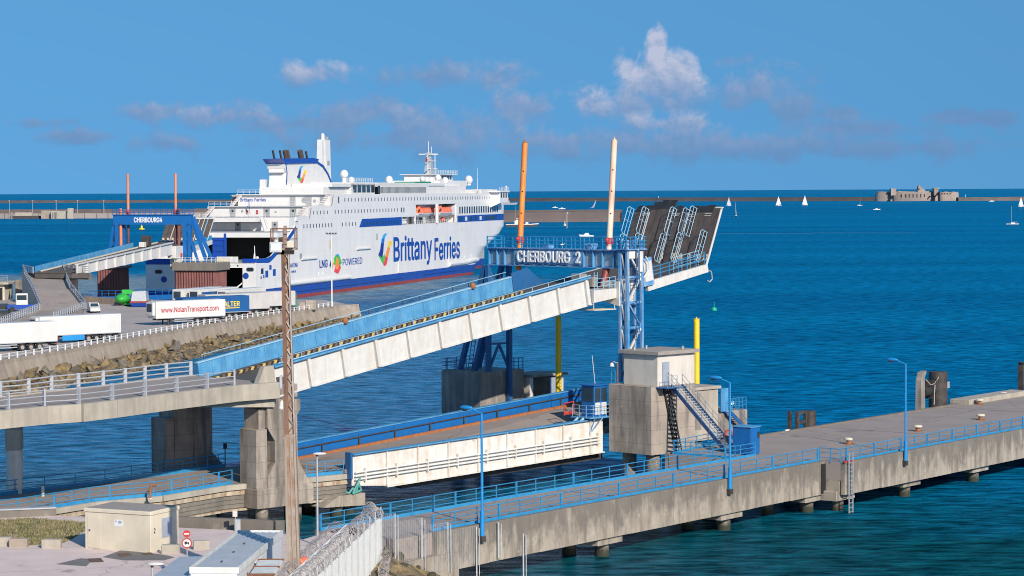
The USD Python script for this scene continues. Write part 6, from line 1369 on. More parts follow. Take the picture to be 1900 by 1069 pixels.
for a, b in zip(l_[:-1], l_[1:]): part(rm, 'side_wall', MB().hexa([a - [.4, 0, 4.5], b - [.4, 0, 6], b - [.0, 0, 6], a - [.0, 0, 4.5], a - [.4, 0, -.25], b - [.4, 0, -.25], b - [0, 0, -.25], a - [0, 0, -.25]]), 'concrete_light')
for a, b in zip(r_[:-1], r_[1:]): part(rm, 'side_wall', MB().hexa([a - [.0, 0, 4.5], b - [.0, 0, 6], b - [-.4, 0, 6], a - [-.4, 0, 4.5], a - [0, 0, -.25], b - [0, 0, -.25], b - [-.4, 0, -.25], a - [-.4, 0, -.25]]), 'concrete_light')
for P_, lab in [([G(-30, 615, gz), *[p + np.array([-.2, 0, .25]) for p in l_[1:]], FL.w(-2.3, 8.4, 10)], 'grey railing on the left side of the far ramp'), ([G(100, 592, gz), *[p + np.array([.2, 0, .25]) for p in r_[1:]], FL.w(.8, -2.3, 10)], 'grey railing on the right side of the far ramp')]:
    a = thing('ramp_railing', lab, 'railing', W0, P_[1]); railing(a, P_, 1.25, 2.2, rails=(1.0, .66, .33), mat='rail_grey', pw=.16, rr=.07)
# dockside clutter behind
dk4 = thing('dock_walkway', 'grey dock walkway with blue railings beyond the ramp', 'walkway', W0, (-100, 520, 2))
part(dk4, 'deck', MB().box(-104, -76, 512, 522, -2, 3.0), 'concrete_dark'); railing(dk4, [(-104, 512.2, 3), (-88, 512.2, 3)], 1.3, 1.6, as_part='rail', mat='rail_blue', pw=.1, rr=.05)
part(dk4, 'fender', MB().cbox(-85.5, -83, 511.2, 511.99, -1, 3.6, .1).cbox(-82.2, -80.5, 511.2, 511.99, -1, 3.2, .1), 'rubber')
# ================================================================== the ferry
BC = 13.9


def s_par(z): return float(np.interp(z, [-3, 0, 3, 5.3, 8.7, 13.5, 30], [186, 189, 192, 195, 207, 228, 229]))


def half(s, z):
    x = np.clip((s - s_par(z)) / np.interp(z, [0, 14], [34, 32]), 0, 1)
    return BC * (1 - x ** 2)


def ztop(s): return float(np.interp(s, [0, 9, 13.6, 20.6, 28, 30, 38.4, 40, 56, 57.5, 300], [10.5, 10.5, 12.1, 14.5, 17.9, 19.2, 19.3, 22.4, 22.5, 25.45, 25.45]))


fy = thing('ferry', 'large white passenger ferry with blue stripe and huge blue lettering', 'ferry', FS, (100, BC, 0))
SC = sorted(set([0, 4.5, 9, 11, 13.6, 17, 20.6, 24, 28, 30, 34, 38.4, 40, 48, 56, 57.5] + list(range(62, 186, 6)) + [118, 131, 152, 154, 175.5] + list(np.arange(186, 262, 2.0))))
HOLES = [(118, 131, 16.7, 18.9), (131, 152, 16.7, 22.3), (154, 175.5, 16.7, 22.3)]


def shell(zrows, side, s0=0, s1=262, holes=True, d=0.0):
    m = MB(); S_ = [s for s in SC if s0 <= s <= s1]
    for a, b in zip(S_[:-1], S_[1:]):
        for z0_, z1_ in zip(zrows[:-1], zrows[1:]):
            q = []
            for s, z in ((a, z0_), (b, z0_), (b, z1_), (a, z1_)):
                zz = min(z, ztop(s)); h = half(s, zz) + d
                q.append((s, BC - h if side < 0 else BC + h, zz))
            if q[3][2] - q[0][2] < .01 and q[2][2] - q[1][2] < .01: continue
            if holes and side < 0 and any(h[0] <= a and b <= h[1] and h[2] <= z0_ and z1_ <= h[3] for h in HOLES): continue
            m.add(q, [(0, 1, 2), (0, 2, 3)] if side < 0 else [(0, 2, 1), (0, 3, 2)])
    return m


ZR = [3.15, 5.3, 8.7, 10.5, 12.1, 14.5, 16.7, 18.9, 20.6, 22.3, 24, 25.45]
part(fy, 'hull', shell(ZR, -1), 'ship_white'); part(fy, 'hull', shell(ZR, 1), 'ship_white')
for sd_ in (-1, 1):
    part(fy, 'blue_band', shell([.85, 1.6, 2.4, 3.15], sd_, d=.04), 'ship_blue_rusty'); part(fy, 'red_band', shell([-3, 0, .85], sd_, d=.03), 'ship_red')
    # blue sheer stripe rising from the stern
    m = MB(); S_ = list(np.linspace(0, 28, 24))
    y = -.03 if sd_ < 0 else 2 * BC + .03
    part(fy, 'sheer_stripe', m.quads([[(s, y, ztop(s) - .95 - .35 * min(1, s / 12)) for s in S_], [(s, y, ztop(s) + .01) for s in S_]][::1 if sd_ < 0 else -1]), 'ship_blue')
part(fy, 'stern_edge', MB().box(-.03, .0, .0, 3.5, 9.6, 10.52).box(-.03, .0, 20.5, 27.8, 9.1, 10.5), 'ship_blue')
# inside deck surfaces and stern
part(fy, 'bulwark', MB().quads([[(s, .3, ztop(s)) for s in np.linspace(0, 28, 12)], [(s, .3, 9.5) for s in np.linspace(0, 28, 12)]]).quads([[(s, .0, ztop(s) + .003) for s in np.linspace(0, 28, 12)], [(s, .3, ztop(s) + .003) for s in np.linspace(0, 28, 12)]]), 'ship_bright')
part(fy, 'stern_wing', MB().box(0, .25, .02, 3.4, .9, 10.45).box(.001, 16, 3.15, 3.4, .9, 9.4), 'ship_bright'); part(fy, 'stern_wing', MB().box(0, .25, 20.6, 27.78, .9, 9.1).box(.001, 16, 20.6, 20.85, .9, 9.1), 'ship_white')
part(fy, 'blue_stern_band', MB().box(-.04, -.001, .02, 3.4, .9, 2.9).box(-.04, -.001, 20.6, 27.7, .9, 2.9), 'ship_blue')
part(fy, 'lower_lintel', MB().box(.0, 1.2, 3.41, 20.59, 8.35, 9.5), 'ship_bright')
for k in range(8): part(fy, 'lintel_lamp', MB().box(-.05, -.001, 4.4 + 2.0 * k, 4.75 + 2.0 * k, 8.7, 9.05), 'black_steel')
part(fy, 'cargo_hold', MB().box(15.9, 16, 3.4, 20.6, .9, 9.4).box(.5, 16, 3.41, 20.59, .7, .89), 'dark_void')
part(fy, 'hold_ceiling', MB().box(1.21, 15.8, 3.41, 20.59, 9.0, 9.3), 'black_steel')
part(fy, 'door_strut', MB().beam((.5, 3.7, 4.8), (-.6, 6.2, 2.6), .25), 'ship_white')
part(fy, 'stern_deck', MB().box(.0, 30, .31, 27.5, 9.41, 9.62), 'ship_grey')
part(fy, 'stern_door_leaf', MB().box(-3.5, .2, 6, 19, 2.0, 2.4), 'ship_grey')
for t_, z_ in [(1.6, 8.0), (24.6, 7.4)]: part(fy, 'hawse_port', MB().tube((-.05, t_ - .55, z_), (-.01, t_ - .55, z_), .48, 16).box(-.05, -.011, t_ - .55, t_ + .4, z_ - .47, z_ + .47).tube((-.05, t_ + .4, z_), (-.01, t_ + .4, z_), .48, 16), 'glass_dark')
for t_, z_ in [(2.6, 6.5), (23.2, 5.6)]: part(fy, 'hawse_port', MB().tube((-.05, t_, z_), (-.01, t_, z_), .75, 16), 'ship_blue')
for s_, z_, w_, h_, c_ in [(4.0, 7.5, 1.6, 1.3, 'glass_dark'), (7.0, 6.7, 1.9, 1.6, 'ship_blue'), (9.6, 8.2, 1.5, 1.1, 'ship_blue'), (12.3, 6.9, 1.9, 1.6, 'ship_blue'), (3.2, 6.0, .7, .6, 'black_steel'), (5.0, 6.2, .8, .8, 'ship_blue')]:
    part(fy, 'mooring_port', MB().box(s_ - w_ / 2, s_ + w_ / 2, -.05, -.005, z_ - h_ / 2, z_ + h_ / 2), c_)
part(fy, 'mooring_mast', MB().tube((6, 2.6, 9.6), (6, 2.6, 13.4), .12, 6).beam((5.2, 2.6, 9.7), (6, 2.6, 12), .15).beam((6.8, 2.6, 9.7), (6, 2.6, 12), .15).ball((4, 1.2, 10.6), .4, 1).tube((4, 1.2, 9.6), (4, 1.2, 10.5), .15, 6), 'ship_bright')
part(fy, 'stern_fence', MB().box(-.05, .05, 4.5, 9.8, 9.62, 11.0), 'rail_white')
for k, c_ in enumerate(['yellow_paint', 'yellow_paint', 'trailer_white', 'trailer_white']): part(fy, 'fence_panel', MB().box(-.08, -.051, 9.4 - 1.25 * k - .5, 9.4 - 1.25 * k, 9.75, 10.6), c_)
# aft wall with the upper car deck opening
AW = 16.0
part(fy, 'aft_wall', MB().box(AW, AW + .2, .31, 1.2, 9.63, 15.2).box(AW, AW + .2, 18.4, 27.5, 9.63, 15.2), 'ship_white')
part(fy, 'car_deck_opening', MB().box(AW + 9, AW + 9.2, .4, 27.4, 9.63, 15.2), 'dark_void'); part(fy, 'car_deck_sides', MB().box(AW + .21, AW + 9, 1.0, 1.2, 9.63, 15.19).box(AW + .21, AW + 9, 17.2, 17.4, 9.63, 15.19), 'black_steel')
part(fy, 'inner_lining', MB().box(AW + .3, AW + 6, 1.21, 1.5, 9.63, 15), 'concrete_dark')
dl = part(fy, 'blue_door', MB().box(AW - .3, AW - .05, 13.4, 17.0, 9.63, 16.2), 'ship_blue')
for k in range(4): part(dl, 'door_rib', MB().box(AW - .5, AW - .301, 13.9, 16.6, 10.4 + 1.4 * k, 10.7 + 1.4 * k), 'ship_blue')
part(dl, 'door_rib', MB().box(AW - .6, AW - .301, 13.4, 13.9, 9.63, 16.2), 'ship_blue')
part(fy, 'aft_lintel', MB().box(AW - .4, AW + 12, .31, 27.5, 15.2, 16.35), 'ship_bright')
part(fy, 'aft_balcony', MB().box(AW - .4, AW + 14, .31, 27.5, 16.351, 16.6), 'ship_grey')
part(fy, 'upper_wall', MB().box(AW + 8, AW + 14, .31, 27.5, 16.61, 19.9), 'ship_white')
part(fy, 'recess_shade', MB().box(AW + 7.9, AW + 7.99, 6.0, 20, 16.7, 18.6), 'ship_white')
part(fy, 'balcony_overhang', MB().box(AW + 3, AW + 8, 7.0, 19.5, 18.9, 19.9), 'ship_bright')
for t_ in (3.2, 12.8, 22.5): d_ = part(fy, 'door', MB().box(AW + 7.88, AW + 7.999, t_, t_ + 1.5, 16.7, 18.9), 'ship_grey'); part(d_, 'door_window', MB().ball((AW + 7.86, t_ + .75, 18.2), .3, 1, (.2, 1, 1)), 'glass_dark')
for a, b in [((AW + 2, 20.5, 16.6), (AW + 7, 19.4, 19.9)), ((AW + 2, 4.0, 16.6), (AW + 7, 7.0, 19.9)), ((AW - .2, 26.5, 14), (AW + 6, 23.5, 19.6))]:
    a, b = np.array(a), np.array(b)
    st_ = part(fy, 'aft_stairs', MB().beam(a, b, 1.0, .3), 'ship_bright'); part(st_, 'stair_rail', MB().path([a + [0, .6, 1.0], b + [0, .6, 1.0]], .05).path([a + [0, -.6, 1.0], b + [0, -.6, 1.0]], .05), 'rail_white')
# stepped tiers
tiers = [(38.4, 19.9, 22.45, .31, 27.2), (55.8, 22.6, 25.4, .31, 26.5)]
part(fy, 'tier_deck', MB().box(AW + 8, 56, .31, 27.5, 19.901, 20.0), 'ship_grey')
part(fy, 'side_plate', MB().box(28.5, 38.4, .02, .33, 19.0, 20.0), 'ship_bright')
part(fy, 'tier_wall', MB().box(38.4, 60, .32, 26.6, 20.01, 22.5), 'ship_bright')
part(fy, 'tier_deck', MB().box(37.6, 57.6, .32, 26.9, 22.501, 22.62), 'ship_bright')
part(fy, 'tier_wall', MB().box(55.8, 70, .34, 25.6, 22.63, 25.4), 'ship_bright')
part(fy, 'top_deck', MB().box(55.0, 226, .35, 27.3, 25.3, 25.44), 'ship_grey')
part(fy, 'top_deck_edge', MB().box(54.9, 58, .33, 25.8, 25.441, 25.62), 'ship_bright')
for t_ in (3.5, 10.5, 19.6): d_ = part(fy, 'door', MB().box(38.28, 38.399, t_, t_ + 1.6, 20.02, 22.1), 'ship_grey'); part(d_, 'door_window', MB().ball((38.27, t_ + .8, 21.4), .32, 1, (.2, 1, 1)), 'glass_dark')
for t_, w_ in [(2.2, .9), (5.4, 1.6), (9.8, 1.5)]: d_ = part(fy, 'door', MB().box(55.68, 55.799, t_, t_ + w_, 22.64, 24.9), 'ship_grey')
for t_, z_, r_ in [(7.4, 24.0, .7), (17.8, 21.4, .28), (8.9, 21.2, .25), (4.6, 23.8, .4)]: part(fy, 'vent_hatch', MB().tube((38.25 if z_ < 22.5 else 55.65, t_, z_), (38.39 if z_ < 22.5 else 55.79, t_, z_), r_, 14), 'ship_grey')
for t_, s_ in [(16.2, 38.35), (13.6, 38.35)]: part(fy, 'fire_box', MB().box(s_ - .1, s_, t_, t_ + .5, 20.6, 21.6), 'text_red')
part(fy, 'ensign', MB().beam((37.4, 15.4, 20.5), (36.6, 15.4, 24.2), .08).hexa([(36.6, 15.38, 22.0), (37.0, 15.38, 22.0), (37.0, 15.42, 22.0), (36.6, 15.42, 22.0), (36.5, 15.38, 23.6), (36.9, 15.38, 23.6), (36.9, 15.42, 23.6), (36.5, 15.42, 23.6)]), 'text_blue')
for s_, z_, t1_ in [(24.2, 20.0, 26.8), (37.8, 22.62, 26.6), (55.2, 25.62, 25.4)]:
    railing(fy, [(s_, t1_, z_), (s_, .5, z_), (s_ + (13 if s_ < 50 else 20), .3, z_)], 1.1, 1.6, rails=(1.0, .66, .33), as_part='deck_rail', mat='rail_white', pw=.06, rr=.03)
for a, b in [((33.5, 26.2, 20.0), (37.8, 25.4, 22.5)), ((51, 25.6, 22.6), (55.5, 24.6, 25.5)), ((33.5, 1.4, 20.0), (38.0, .9, 22.5)), ((51, 1.4, 22.6), (55.8, .9, 25.5))]:
    a, b = np.array(a), np.array(b); st_ = part(fy, 'side_stairs', MB().beam(a, b, .9, .3), 'ship_bright')
    for k in range(6): p = a + (b - a) * (k + .5) / 6; part(st_, 'step', MB().box(p[0] - .2, p[0] - .02, p[1] - .5, p[1] + .5, p[2] + .1, p[2] + .2), 'pipe_rust')
text_parts(fy, 'letter', 'Brittany Ferries', 7.0, .85, lambda v: np.stack([55.78 - v[:, 2], 24.9 - v[:, 0], 23.75 + v[:, 1]], 1), 'text_blue', depth=.02, bold=True)
# house, funnel, tower
part(fy, 'funnel_house', MB().cbox(57.8, 98, 3.0, 20.5, 25.441, 27.4, .1), 'ship_bright'); part(fy, 'funnel_house', MB().cbox(62, 104, 2.0, 13.1, 27.401, 28.3, .05), 'ship_bright')
part(fy, 'locker', MB().cbox(58, 60, 18.9, 20.4, 27.402, 29.4, .05), 'ship_bright')
F0_, F1_ = 13.3, 18.0
part(fy, 'funnel', outline_xz([(58.2, 27.402), (59.0, 31.0), (57.6, 32.2), (57.2, 33.4), (82.5, 33.9), (88, 32.6), (92, 30.6), (95, 28.2), (95.5, 27.402)], F0_, F1_), 'ship_bright')
part(fy, 'funnel_cap', outline_xz([(57.3, 33.41), (54.8, 34.6), (56, 34.7), (80, 35.2), (84, 34.9), (82.5, 33.91)], F0_ - .35, F1_ + .35), 'ship_blue')
part(fy, 'funnel_line', outline_xz([(82.5, 33.95), (88.1, 32.7), (92.2, 30.7), (95.6, 28.0), (96.2, 28.1), (92.8, 31.0), (88.5, 33.3), (83, 34.5)], F0_ - .12, F1_ + .1), 'ship_blue'); part(fy, 'funnel_line', outline_xz([(58.3, 28), (58.9, 31), (58.2, 33.4), (58.7, 33.4), (59.5, 31), (58.9, 28)], F0_ - .06, F0_ - .002), 'ship_blue')
part(fy, 'funnel_shade', MB().box(57.7, 58.6, F0_ + .4, F1_ - .3, 31.2, 33.2), 'ship_white')
for s_, t_, r_, h_ in [(59, 16.6, .28, 2.0), (60.5, 15.2, .28, 2.0), (62.3, 14.6, .5, 2.0), (63.6, 14.3, .5, 2.0), (74.5, 14.6, .75, 2.1), (78.7, 14.4, .3, 2.0)]:
    part(fy, 'exhaust_pipe', MB().tube((s_, t_, 34.7), (s_ - 1.3, t_, 34.9 + h_), r_, 14), 'exhaust_brown' if r_ > .45 else 'black_steel', smooth=40)
part(fy, 'white_tower', MB().hexa([(87.5, 13.5, 27.402), (95.8, 13.5, 27.402), (95.8, 15.1, 27.402), (87.5, 15.1, 27.402), (88.3, 13.5, 40.3), (95.0, 13.5, 40.3), (95.0, 14.9, 40.3), (88.3, 14.9, 40.3)]), 'ship_bright')
part(fy, 'tower_pipe', MB().tube((90.5, 13.4, 28), (90.2, 13.4, 40.3), .1, 6).lathe([(0, 0), (.55, 0), (.55, 1.2), (.35, 1.7), (0, 1.8)], (90.2, 14.0, 40.3), 10), 'ship_bright'); part(fy, 'tower_valve', MB().ball((93.8, 14, 40.7), .45, 1).box(92.5, 94.6, 13.9, 14.1, 40.301, 41.2), 'ship_grey'); part(fy, 'tower_lamp', MB().box(92.2, 94.0, 13.3, 13.49, 33.5, 34.6), 'ship_grey')


def logo(parent, x0, x1, z0, z1, T):
    sh = dict(logo_navy=[(0, .36), (.13, .5), (.20, .70), (.40, .70), (.36, .48), (.28, .26)], logo_blue=[(.20, .70), (.26, .84), (.46, .84), (.40, .70)], logo_cyan=[(.26, .84), (.34, .94), (.48, 1.0), (.66, .99), (.54, .93), (.46, .84)],
              logo_green=[(0, .35), (.28, .25), (.42, .38), (.47, .28), (.42, .12), (.33, .07)], logo_red=[(.33, .07), (.42, .0), (.58, .04), (.68, .22), (.50, .30), (.44, .14)], logo_orange=[(.50, .31), (.68, .23), (.84, .53), (.66, .56)], logo_yellow=[(.66, .57), (.84, .54), (1.0, .72), (.84, .78), (.71, .72)])
    for m_, poly in sh.items():
        P_ = MB().prism([(x0 + (x1 - x0) * a, z0 + (z1 - z0) * b) for a, b in poly], .0, .03).mesh()
        part(parent, 'logo_ribbon', trimesh.Trimesh(T(np.array(P_.vertices)), P_.faces, process=False), m_)


SIDE = lambda v: np.stack([v[:, 0], -.045 - v[:, 2], v[:, 1]], 1)
logo(fy, 95.2, 108.0, 5.6, 14.6, SIDE)
logo(fy, 66.8, 75.0, 28.4, 33.0, lambda v: np.stack([v[:, 0], F0_ - .01 - v[:, 2], v[:, 1]], 1))
text_parts(fy, 'letter', 'Brittany', 38.5, 6.5, lambda v: SIDE(v) + [109.3, 0, 6.7], 'text_blue', depth=.03, bold=True); text_parts(fy, 'letter', 'Ferries', 28.0, 6.2, lambda v: SIDE(v) + [150.5, 0, 5.9], 'text_blue', depth=.03, bold=True)
text_parts(fy, 'letter', 'LNG', 6.4, 1.9, lambda v: SIDE(v) + [45.6, 0, 6.9], 'text_blue', depth=.03, bold=True); text_parts(fy, 'letter', 'POWERED', 16.5, 1.7, lambda v: SIDE(v) + [64.3, 0, 6.9], 'text_blue', depth=.03)
logo(fy, 53.3, 57.5, 6.3, 9.0, SIDE)
for poly, m_ in [([(57.2, 5.5), (60.5, 4.9), (62.8, 6.5), (61.5, 7.2), (58.5, 7.4)], 'logo_red'), ([(57.0, 7.4), (58.5, 7.2), (61.5, 7.0), (63.6, 7.6), (62, 9.2), (58.5, 9.6), (57.2, 9.2)], 'logo_green'), ([(58.0, 9.7), (61.9, 9.3), (60.5, 10.1)], 'logo_cyan'), ([(58.2, 6.2), (60.6, 6.0), (61.0, 8.6), (59, 9.2)], 'logo_orange')]:
    P_ = MB().prism(poly, 0, {'logo_green': .02, 'logo_red': .03, 'logo_cyan': .04, 'logo_orange': .05}[m_]).mesh(); part(fy, 'logo_drop', trimesh.Trimesh(SIDE(np.array(P_.vertices)), P_.faces, process=False), m_)
text_parts(fy, 'letter', 'SANTOÑA', 6.2, 1.0, lambda v: SIDE(v) + [22.8, 0, 7.7], 'text_blue', depth=.03, slant=.12); text_parts(fy, 'letter', 'MORLAIX', 3.4, .5, lambda v: SIDE(v) + [24.4, 0, 6.4], 'text_blue', depth=.03, split=False)
# fins, fenders, fittings along the side
part(fy, 'rubbing_fender', MB().tube((18, -.1, 3.75), (70, -.1, 3.75), .55, 10), 'ship_bright', smooth=40)
m = MB(); P_ = [(s, BC - half(s, 4.4) - .1, 4.1 + .4 * (s > 190)) for s in (166, 176, 186, 193, 199, 203)]; part(fy, 'rubbing_fender', m.path(P_, .7, 8), 'ship_bright', smooth=40)
part(fy, 'blue_fender', MB().box(24, 118, -.3, -.045, 1.7, 2.2), 'ship_blue'); part(fy, 'blue_fender', MB().box(140, 176, -.3, -.045, 1.9, 2.3), 'ship_blue')
for s_, z_, l_ in [(38.5, 9.5, 16), (83.0, 10.9, 14)]: part(fy, 'side_platform', MB().box(s_ - 7, s_ + 5, -.5, -.05, z_ - .15, z_ + .15), 'ship_bright')
for s_ in (114, 166): part(fy, 'side_fin', MB().box(s_ - .5, s_ + .5, -.3, -.05, 3.3, 6.3), 'ship_bright')
for s_, z_ in [(45, 5.3), (48, 5.3), (184.5, 5.7), (192, 5.9)]: part(fy, 'thruster_mark', MB().ball((s_, BC - half(s_, z_) - .05, z_), .55, 1, (1.3, .1, 1)), 'text_white')
for s_, z_ in [(93.5, 13.8), (94.6, 13.8)]: part(fy, 'side_scuttle', MB().box(s_ - .25, s_ + .25, -.05, -.01, z_ - .9, z_ + .9), 'ship_grey')
for s_, z_, h_ in [(54, 12.6, 2.2), (181, 14.6, 1.2), (31.5, 10.2, 1.4)]: part(fy, 'side_hatch', MB().box(s_ - .9, s_ + .9, -.04, -.01, z_ - h_ / 2, z_ + h_ / 2), 'hut_cream' if s_ > 40 else 'ship_grey')
# windows
Wn = lambda s_, z_, w_, h_, m_='glass_dark': part(fy, 'window', MB().box(s_ - w_ / 2, s_ + w_ / 2, -.03 + BC - half(s_, z_), -.004 + BC - half(s_, z_), z_ - h_ / 2, z_ + h_ / 2), m_)
for k in range(54): Wn(66.5 + 2.9 * k, 24.0 if k < 60 else 24, .55, .95)
for k in range(5): Wn(41.5 + 2.7 * k, 20.9, .5, .9)
for k in range(21): Wn(58.5 + 2.75 * k, 20.95, .55, .95)
for s_ in (117.2, 119.6): Wn(s_, 20.9, .9, 1.35)
for k in range(10): Wn(34 + 2.4 * k, 17.6, .55, 1.0)
for k in range(5): Wn(64.5 + 2.75 * k, 17.6, .55, 1.0)
Wn(61.4, 24.0, .8, 1.7)
for k in range(17): Wn(179.0 + 2.85 * k, 20.3, 1.5, 2.1)
part(fy, 'blue_stripe', MB().add([(78.5, -.02, 16.62), (117.6, -.02, 16.62), (117.6, -.02, 18.95), (81.0, -.02, 18.8)], [(0, 1, 2), (0, 2, 3)]), 'ship_blue')
for k in range(12): part(fy, 'window', MB().box(82.6 + 2.75 * k, 83.2 + 2.75 * k, -.06, -.025, 17.1, 18.0), 'glass_dark')
SS = [176.0] + [s for s in SC if 180 <= s <= 245]
part(fy, 'blue_stripe', MB().quads([[(s, BC - half(s, 16.6) - .03, 16.6) for s in SS], [(s, BC - half(s, 18.6) - .03, 18.62) for s in SS]]), 'ship_blue')
for k, s_ in enumerate([179.5, 186, 192, 197.5, 203.5, 210, 213, 216, 219, 222]): part(fy, 'window', MB().box(s_ - 1.2, s_ + 1.2, -.07, -.035, 16.95, 18.2), 'glass_dark' if k not in (1, 4) else 'ship_bright')
# lifeboat bay
part(fy, 'bay_lining', MB().box(118, 175.5, 4.2, 4.4, 16.6, 22.3).box(118, 175.5, .01, 4.19, 16.5, 16.69).box(131, 175.5, .01, 4.19, 22.31, 22.5).box(117.8, 117.99, .01, 4.19, 16.7, 19).box(175.51, 175.7, .01, 4.19, 16.7, 22.3).box(118, 130.9, .01, 4.19, 18.91, 19.1).box(130.8, 131, .01, 4.19, 18.91, 22.3), 'ship_white')
part(fy, 'bay_end', MB().hexa([(172, .3, 19.0), (175.5, .3, 19.0), (175.5, 4, 19.0), (172, 4, 19.0), (167, .3, 19.2), (175.5, .3, 22.29), (175.5, 4, 22.29), (167, 4, 19.2)]), 'ship_bright')
for k in range(6): part(fy, 'raft_canister', MB().tube((119.6 + 1.9 * (k % 3), 1.2, 17.3 + .95 * (k // 3)), (121.2 + 1.9 * (k % 3), 1.2, 17.3 + .95 * (k // 3)), .48, 10), 'ship_bright', smooth=40)
for k in range(7): part(fy, 'bay_door', MB().box(133 + 5.4 * k, 135.4 + 5.4 * k, 4.05, 4.19, 16.7, 18.7), 'glass_dark' if k % 2 else 'ship_grey')
part(fy, 'red_reel', MB().ball((164.5, 1.4, 17.6), .75, 2), 'red_paint', smooth=True)
part(fy, 'davit', MB().beam((131.6, .3, 16.7), (131.6, .3, 22.3), .5).beam((153, -.1, 16.7), (153, -.1, 22.3), .9).beam((175, .3, 16.7), (175, .3, 22.3), .5), 'ship_bright')
railing(fy, [(131, .1, 16.7), (175, .1, 16.7)], 1.0, 2.2, rails=(1, .5), as_part='bay_rail', mat='rail_white', pw=.08, rr=.04)
for s0_, lab in [(133.2, 'orange and white lifeboat in the ferry bay, the one nearer the stern'), (155.6, 'orange and white lifeboat in the ferry bay, the one nearer the bow')]:
    lbt = thing('lifeboat', lab, 'lifeboat', FS, (s0_ + 8.5, 1.6, 19.6))
    X_ = np.linspace(-1, 1, 13)
    def hullrows(zs, wf):
        rows = []
        for x in X_:
            w_ = (1 - abs(x) ** 3.2) ** .5 * 1.75 + .02; rise = .55 * abs(x) ** 3
            rows.append([(s0_ + 8.7 + 8.6 * x, 1.6 + w_ * a * f, 18.55 + rise * (1.6 if z < .5 else .3) + z) for a, z, f in zs])
        return rows
    part(lbt, 'hull', MB().quads(hullrows([(-1, 1.15, 1), (-.9, .5, 1), (-.45, .05, 1), (0, 0, 1), (.45, .05, 1), (.9, .5, 1), (1, 1.15, 1)], 1)), 'ship_bright', smooth=True)
    part(lbt, 'canopy', MB().quads([r_[::-1] for r_ in hullrows([(-1.02, 1.14, 1), (-1.0, 1.9, 1), (-.72, 2.65, 1), (0, 2.85, 1), (.72, 2.65, 1), (1.0, 1.9, 1), (1.02, 1.14, 1)], 1)]), 'lifeboat_orange', smooth=True)
    part(lbt, 'conning_cabin', MB().cbox(s0_ + 3.6, s0_ + 6.0, .7, 2.5, 21.2, 21.95, .15), 'lifeboat_orange'); part(lbt, 'hatch', MB().box(s0_ + 1.2, s0_ + 2.3, -.15, -.05, 20.3, 21.0), 'black_steel'); part(lbt, 'fender_line', MB().box(s0_ + 2, s0_ + 15.4, -.24, -.14, 19.6, 19.75), 'ship_bright')
# wind screens on the top deck
part(fy, 'side_screen_house', MB().box(78, 99, 2.0, 12, 25.45, 28.4), 'ship_bright')
for k in range(5): part(fy, 'screen_pane', MB().box(79.5 + 4.0 * k, 82.6 + 4.0 * k, 1.93, 1.99, 25.9, 27.9), 'glass_dark')
part(fy, 'screen_frame', MB().box(99, 146, .36, .5, 27.35, 27.75).box(99, 146, .36, .5, 25.45, 25.7), 'ship_bright')
part(fy, 'screen_back', MB().box(99, 146, 1.0, 1.1, 25.45, 27.75), 'glass_dark')
for k in range(44): part(fy, 'screen_post', MB().box(99.2 + 1.08 * k, 99.5 + 1.08 * k, .38, .42, 25.7, 27.35), 'ship_bright')
part(fy, 'upper_roof', MB().cbox(78, 172, 2.71, 24, 27.76, 28.6, .1), 'ship_bright'); part(fy, 'green_roof', MB().box(140, 157, 2.75, 9, 28.602, 28.95), 'green_paint')
part(fy, 'deckhouse', MB().hexa([(148, 3, 25.45), (197, 3, 25.45), (197, 23, 25.45), (148, 23, 25.45), (152, 3, 27.75), (197, 3, 27.75), (197, 23, 27.75), (152, 23, 27.75)]), 'ship_white'); part(fy, 'deckhouse', MB().cbox(172.1, 206, 5, 21, 27.76, 29.4, .1), 'ship_bright')
part(fy, 'mast_house', MB().cbox(176, 196, 7, 17, 29.41, 31.2, .1), 'ship_bright'); part(fy, 'mast_platform', MB().box(175, 198, 6, 18, 31.21, 31.4), 'ship_bright')
for k in range(6): part(fy, 'house_window', MB().box(177.5 + 3 * k, 179.4 + 3 * k, 6.9, 6.98, 29.8, 30.9), 'logo_cyan' if False else 'glass_dark')
railing(fy, [(175, 6.1, 31.4), (198, 6.1, 31.4)], 1.2, 2.0, as_part='mast_rail', mat='rail_white', pw=.1, rr=.05)
railing(fy, [(100, 3, 28.6), (78, 3, 28.6)], 1.2, 2.0, as_part='deck_rail', mat='rail_white', pw=.09, rr=.05)
railing(fy, [(197, 1, 25.45), (222, 1, 25.45)], 1.2, 2.0, as_part='deck_rail', mat='rail_white', pw=.09, rr=.05)
mc = 186
part(fy, 'mast', MB().hexa([(mc - 1.6, 10.6, 31.4), (mc + 1.6, 10.6, 31.4), (mc + 1.6, 13, 31.4), (mc - 1.6, 13, 31.4), (mc - .6, 11.2, 38.2), (mc + .6, 11.2, 38.2), (mc + .6, 12.4, 38.2), (mc - .6, 12.4, 38.2)]), 'galvanised')
part(fy, 'mast_yard', MB().box(mc - .3, mc + .3, 9, 15, 37.5, 37.8).beam((mc - 7, 11, 37.6), (mc + 7, 11, 37.6), .25).beam((mc - 4, 11, 33.2), (mc + 6, 11, 33.2), .3).beam((mc - 4, 11, 31.4), (mc - 4, 11, 37.5), .2).beam((mc + 4, 11, 31.4), (mc + 4, 11, 37.5), .2).beam((mc - 4, 11, 35.6), (mc + 5, 11, 35.6), .2), 'ship_bright')
part(fy, 'mast_pole', MB().tube((mc - 2, 11.4, 38), (mc - 2, 11.4, 41.6), .12, 6).tube((mc + 1.4, 11.4, 38), (mc + 1.4, 11.4, 40), .12, 6), 'ship_bright'); part(fy, 'mast_flag', MB().box(mc - 6.8, mc - 4.6, 10.9, 11, 35.2, 36.2), 'text_red')
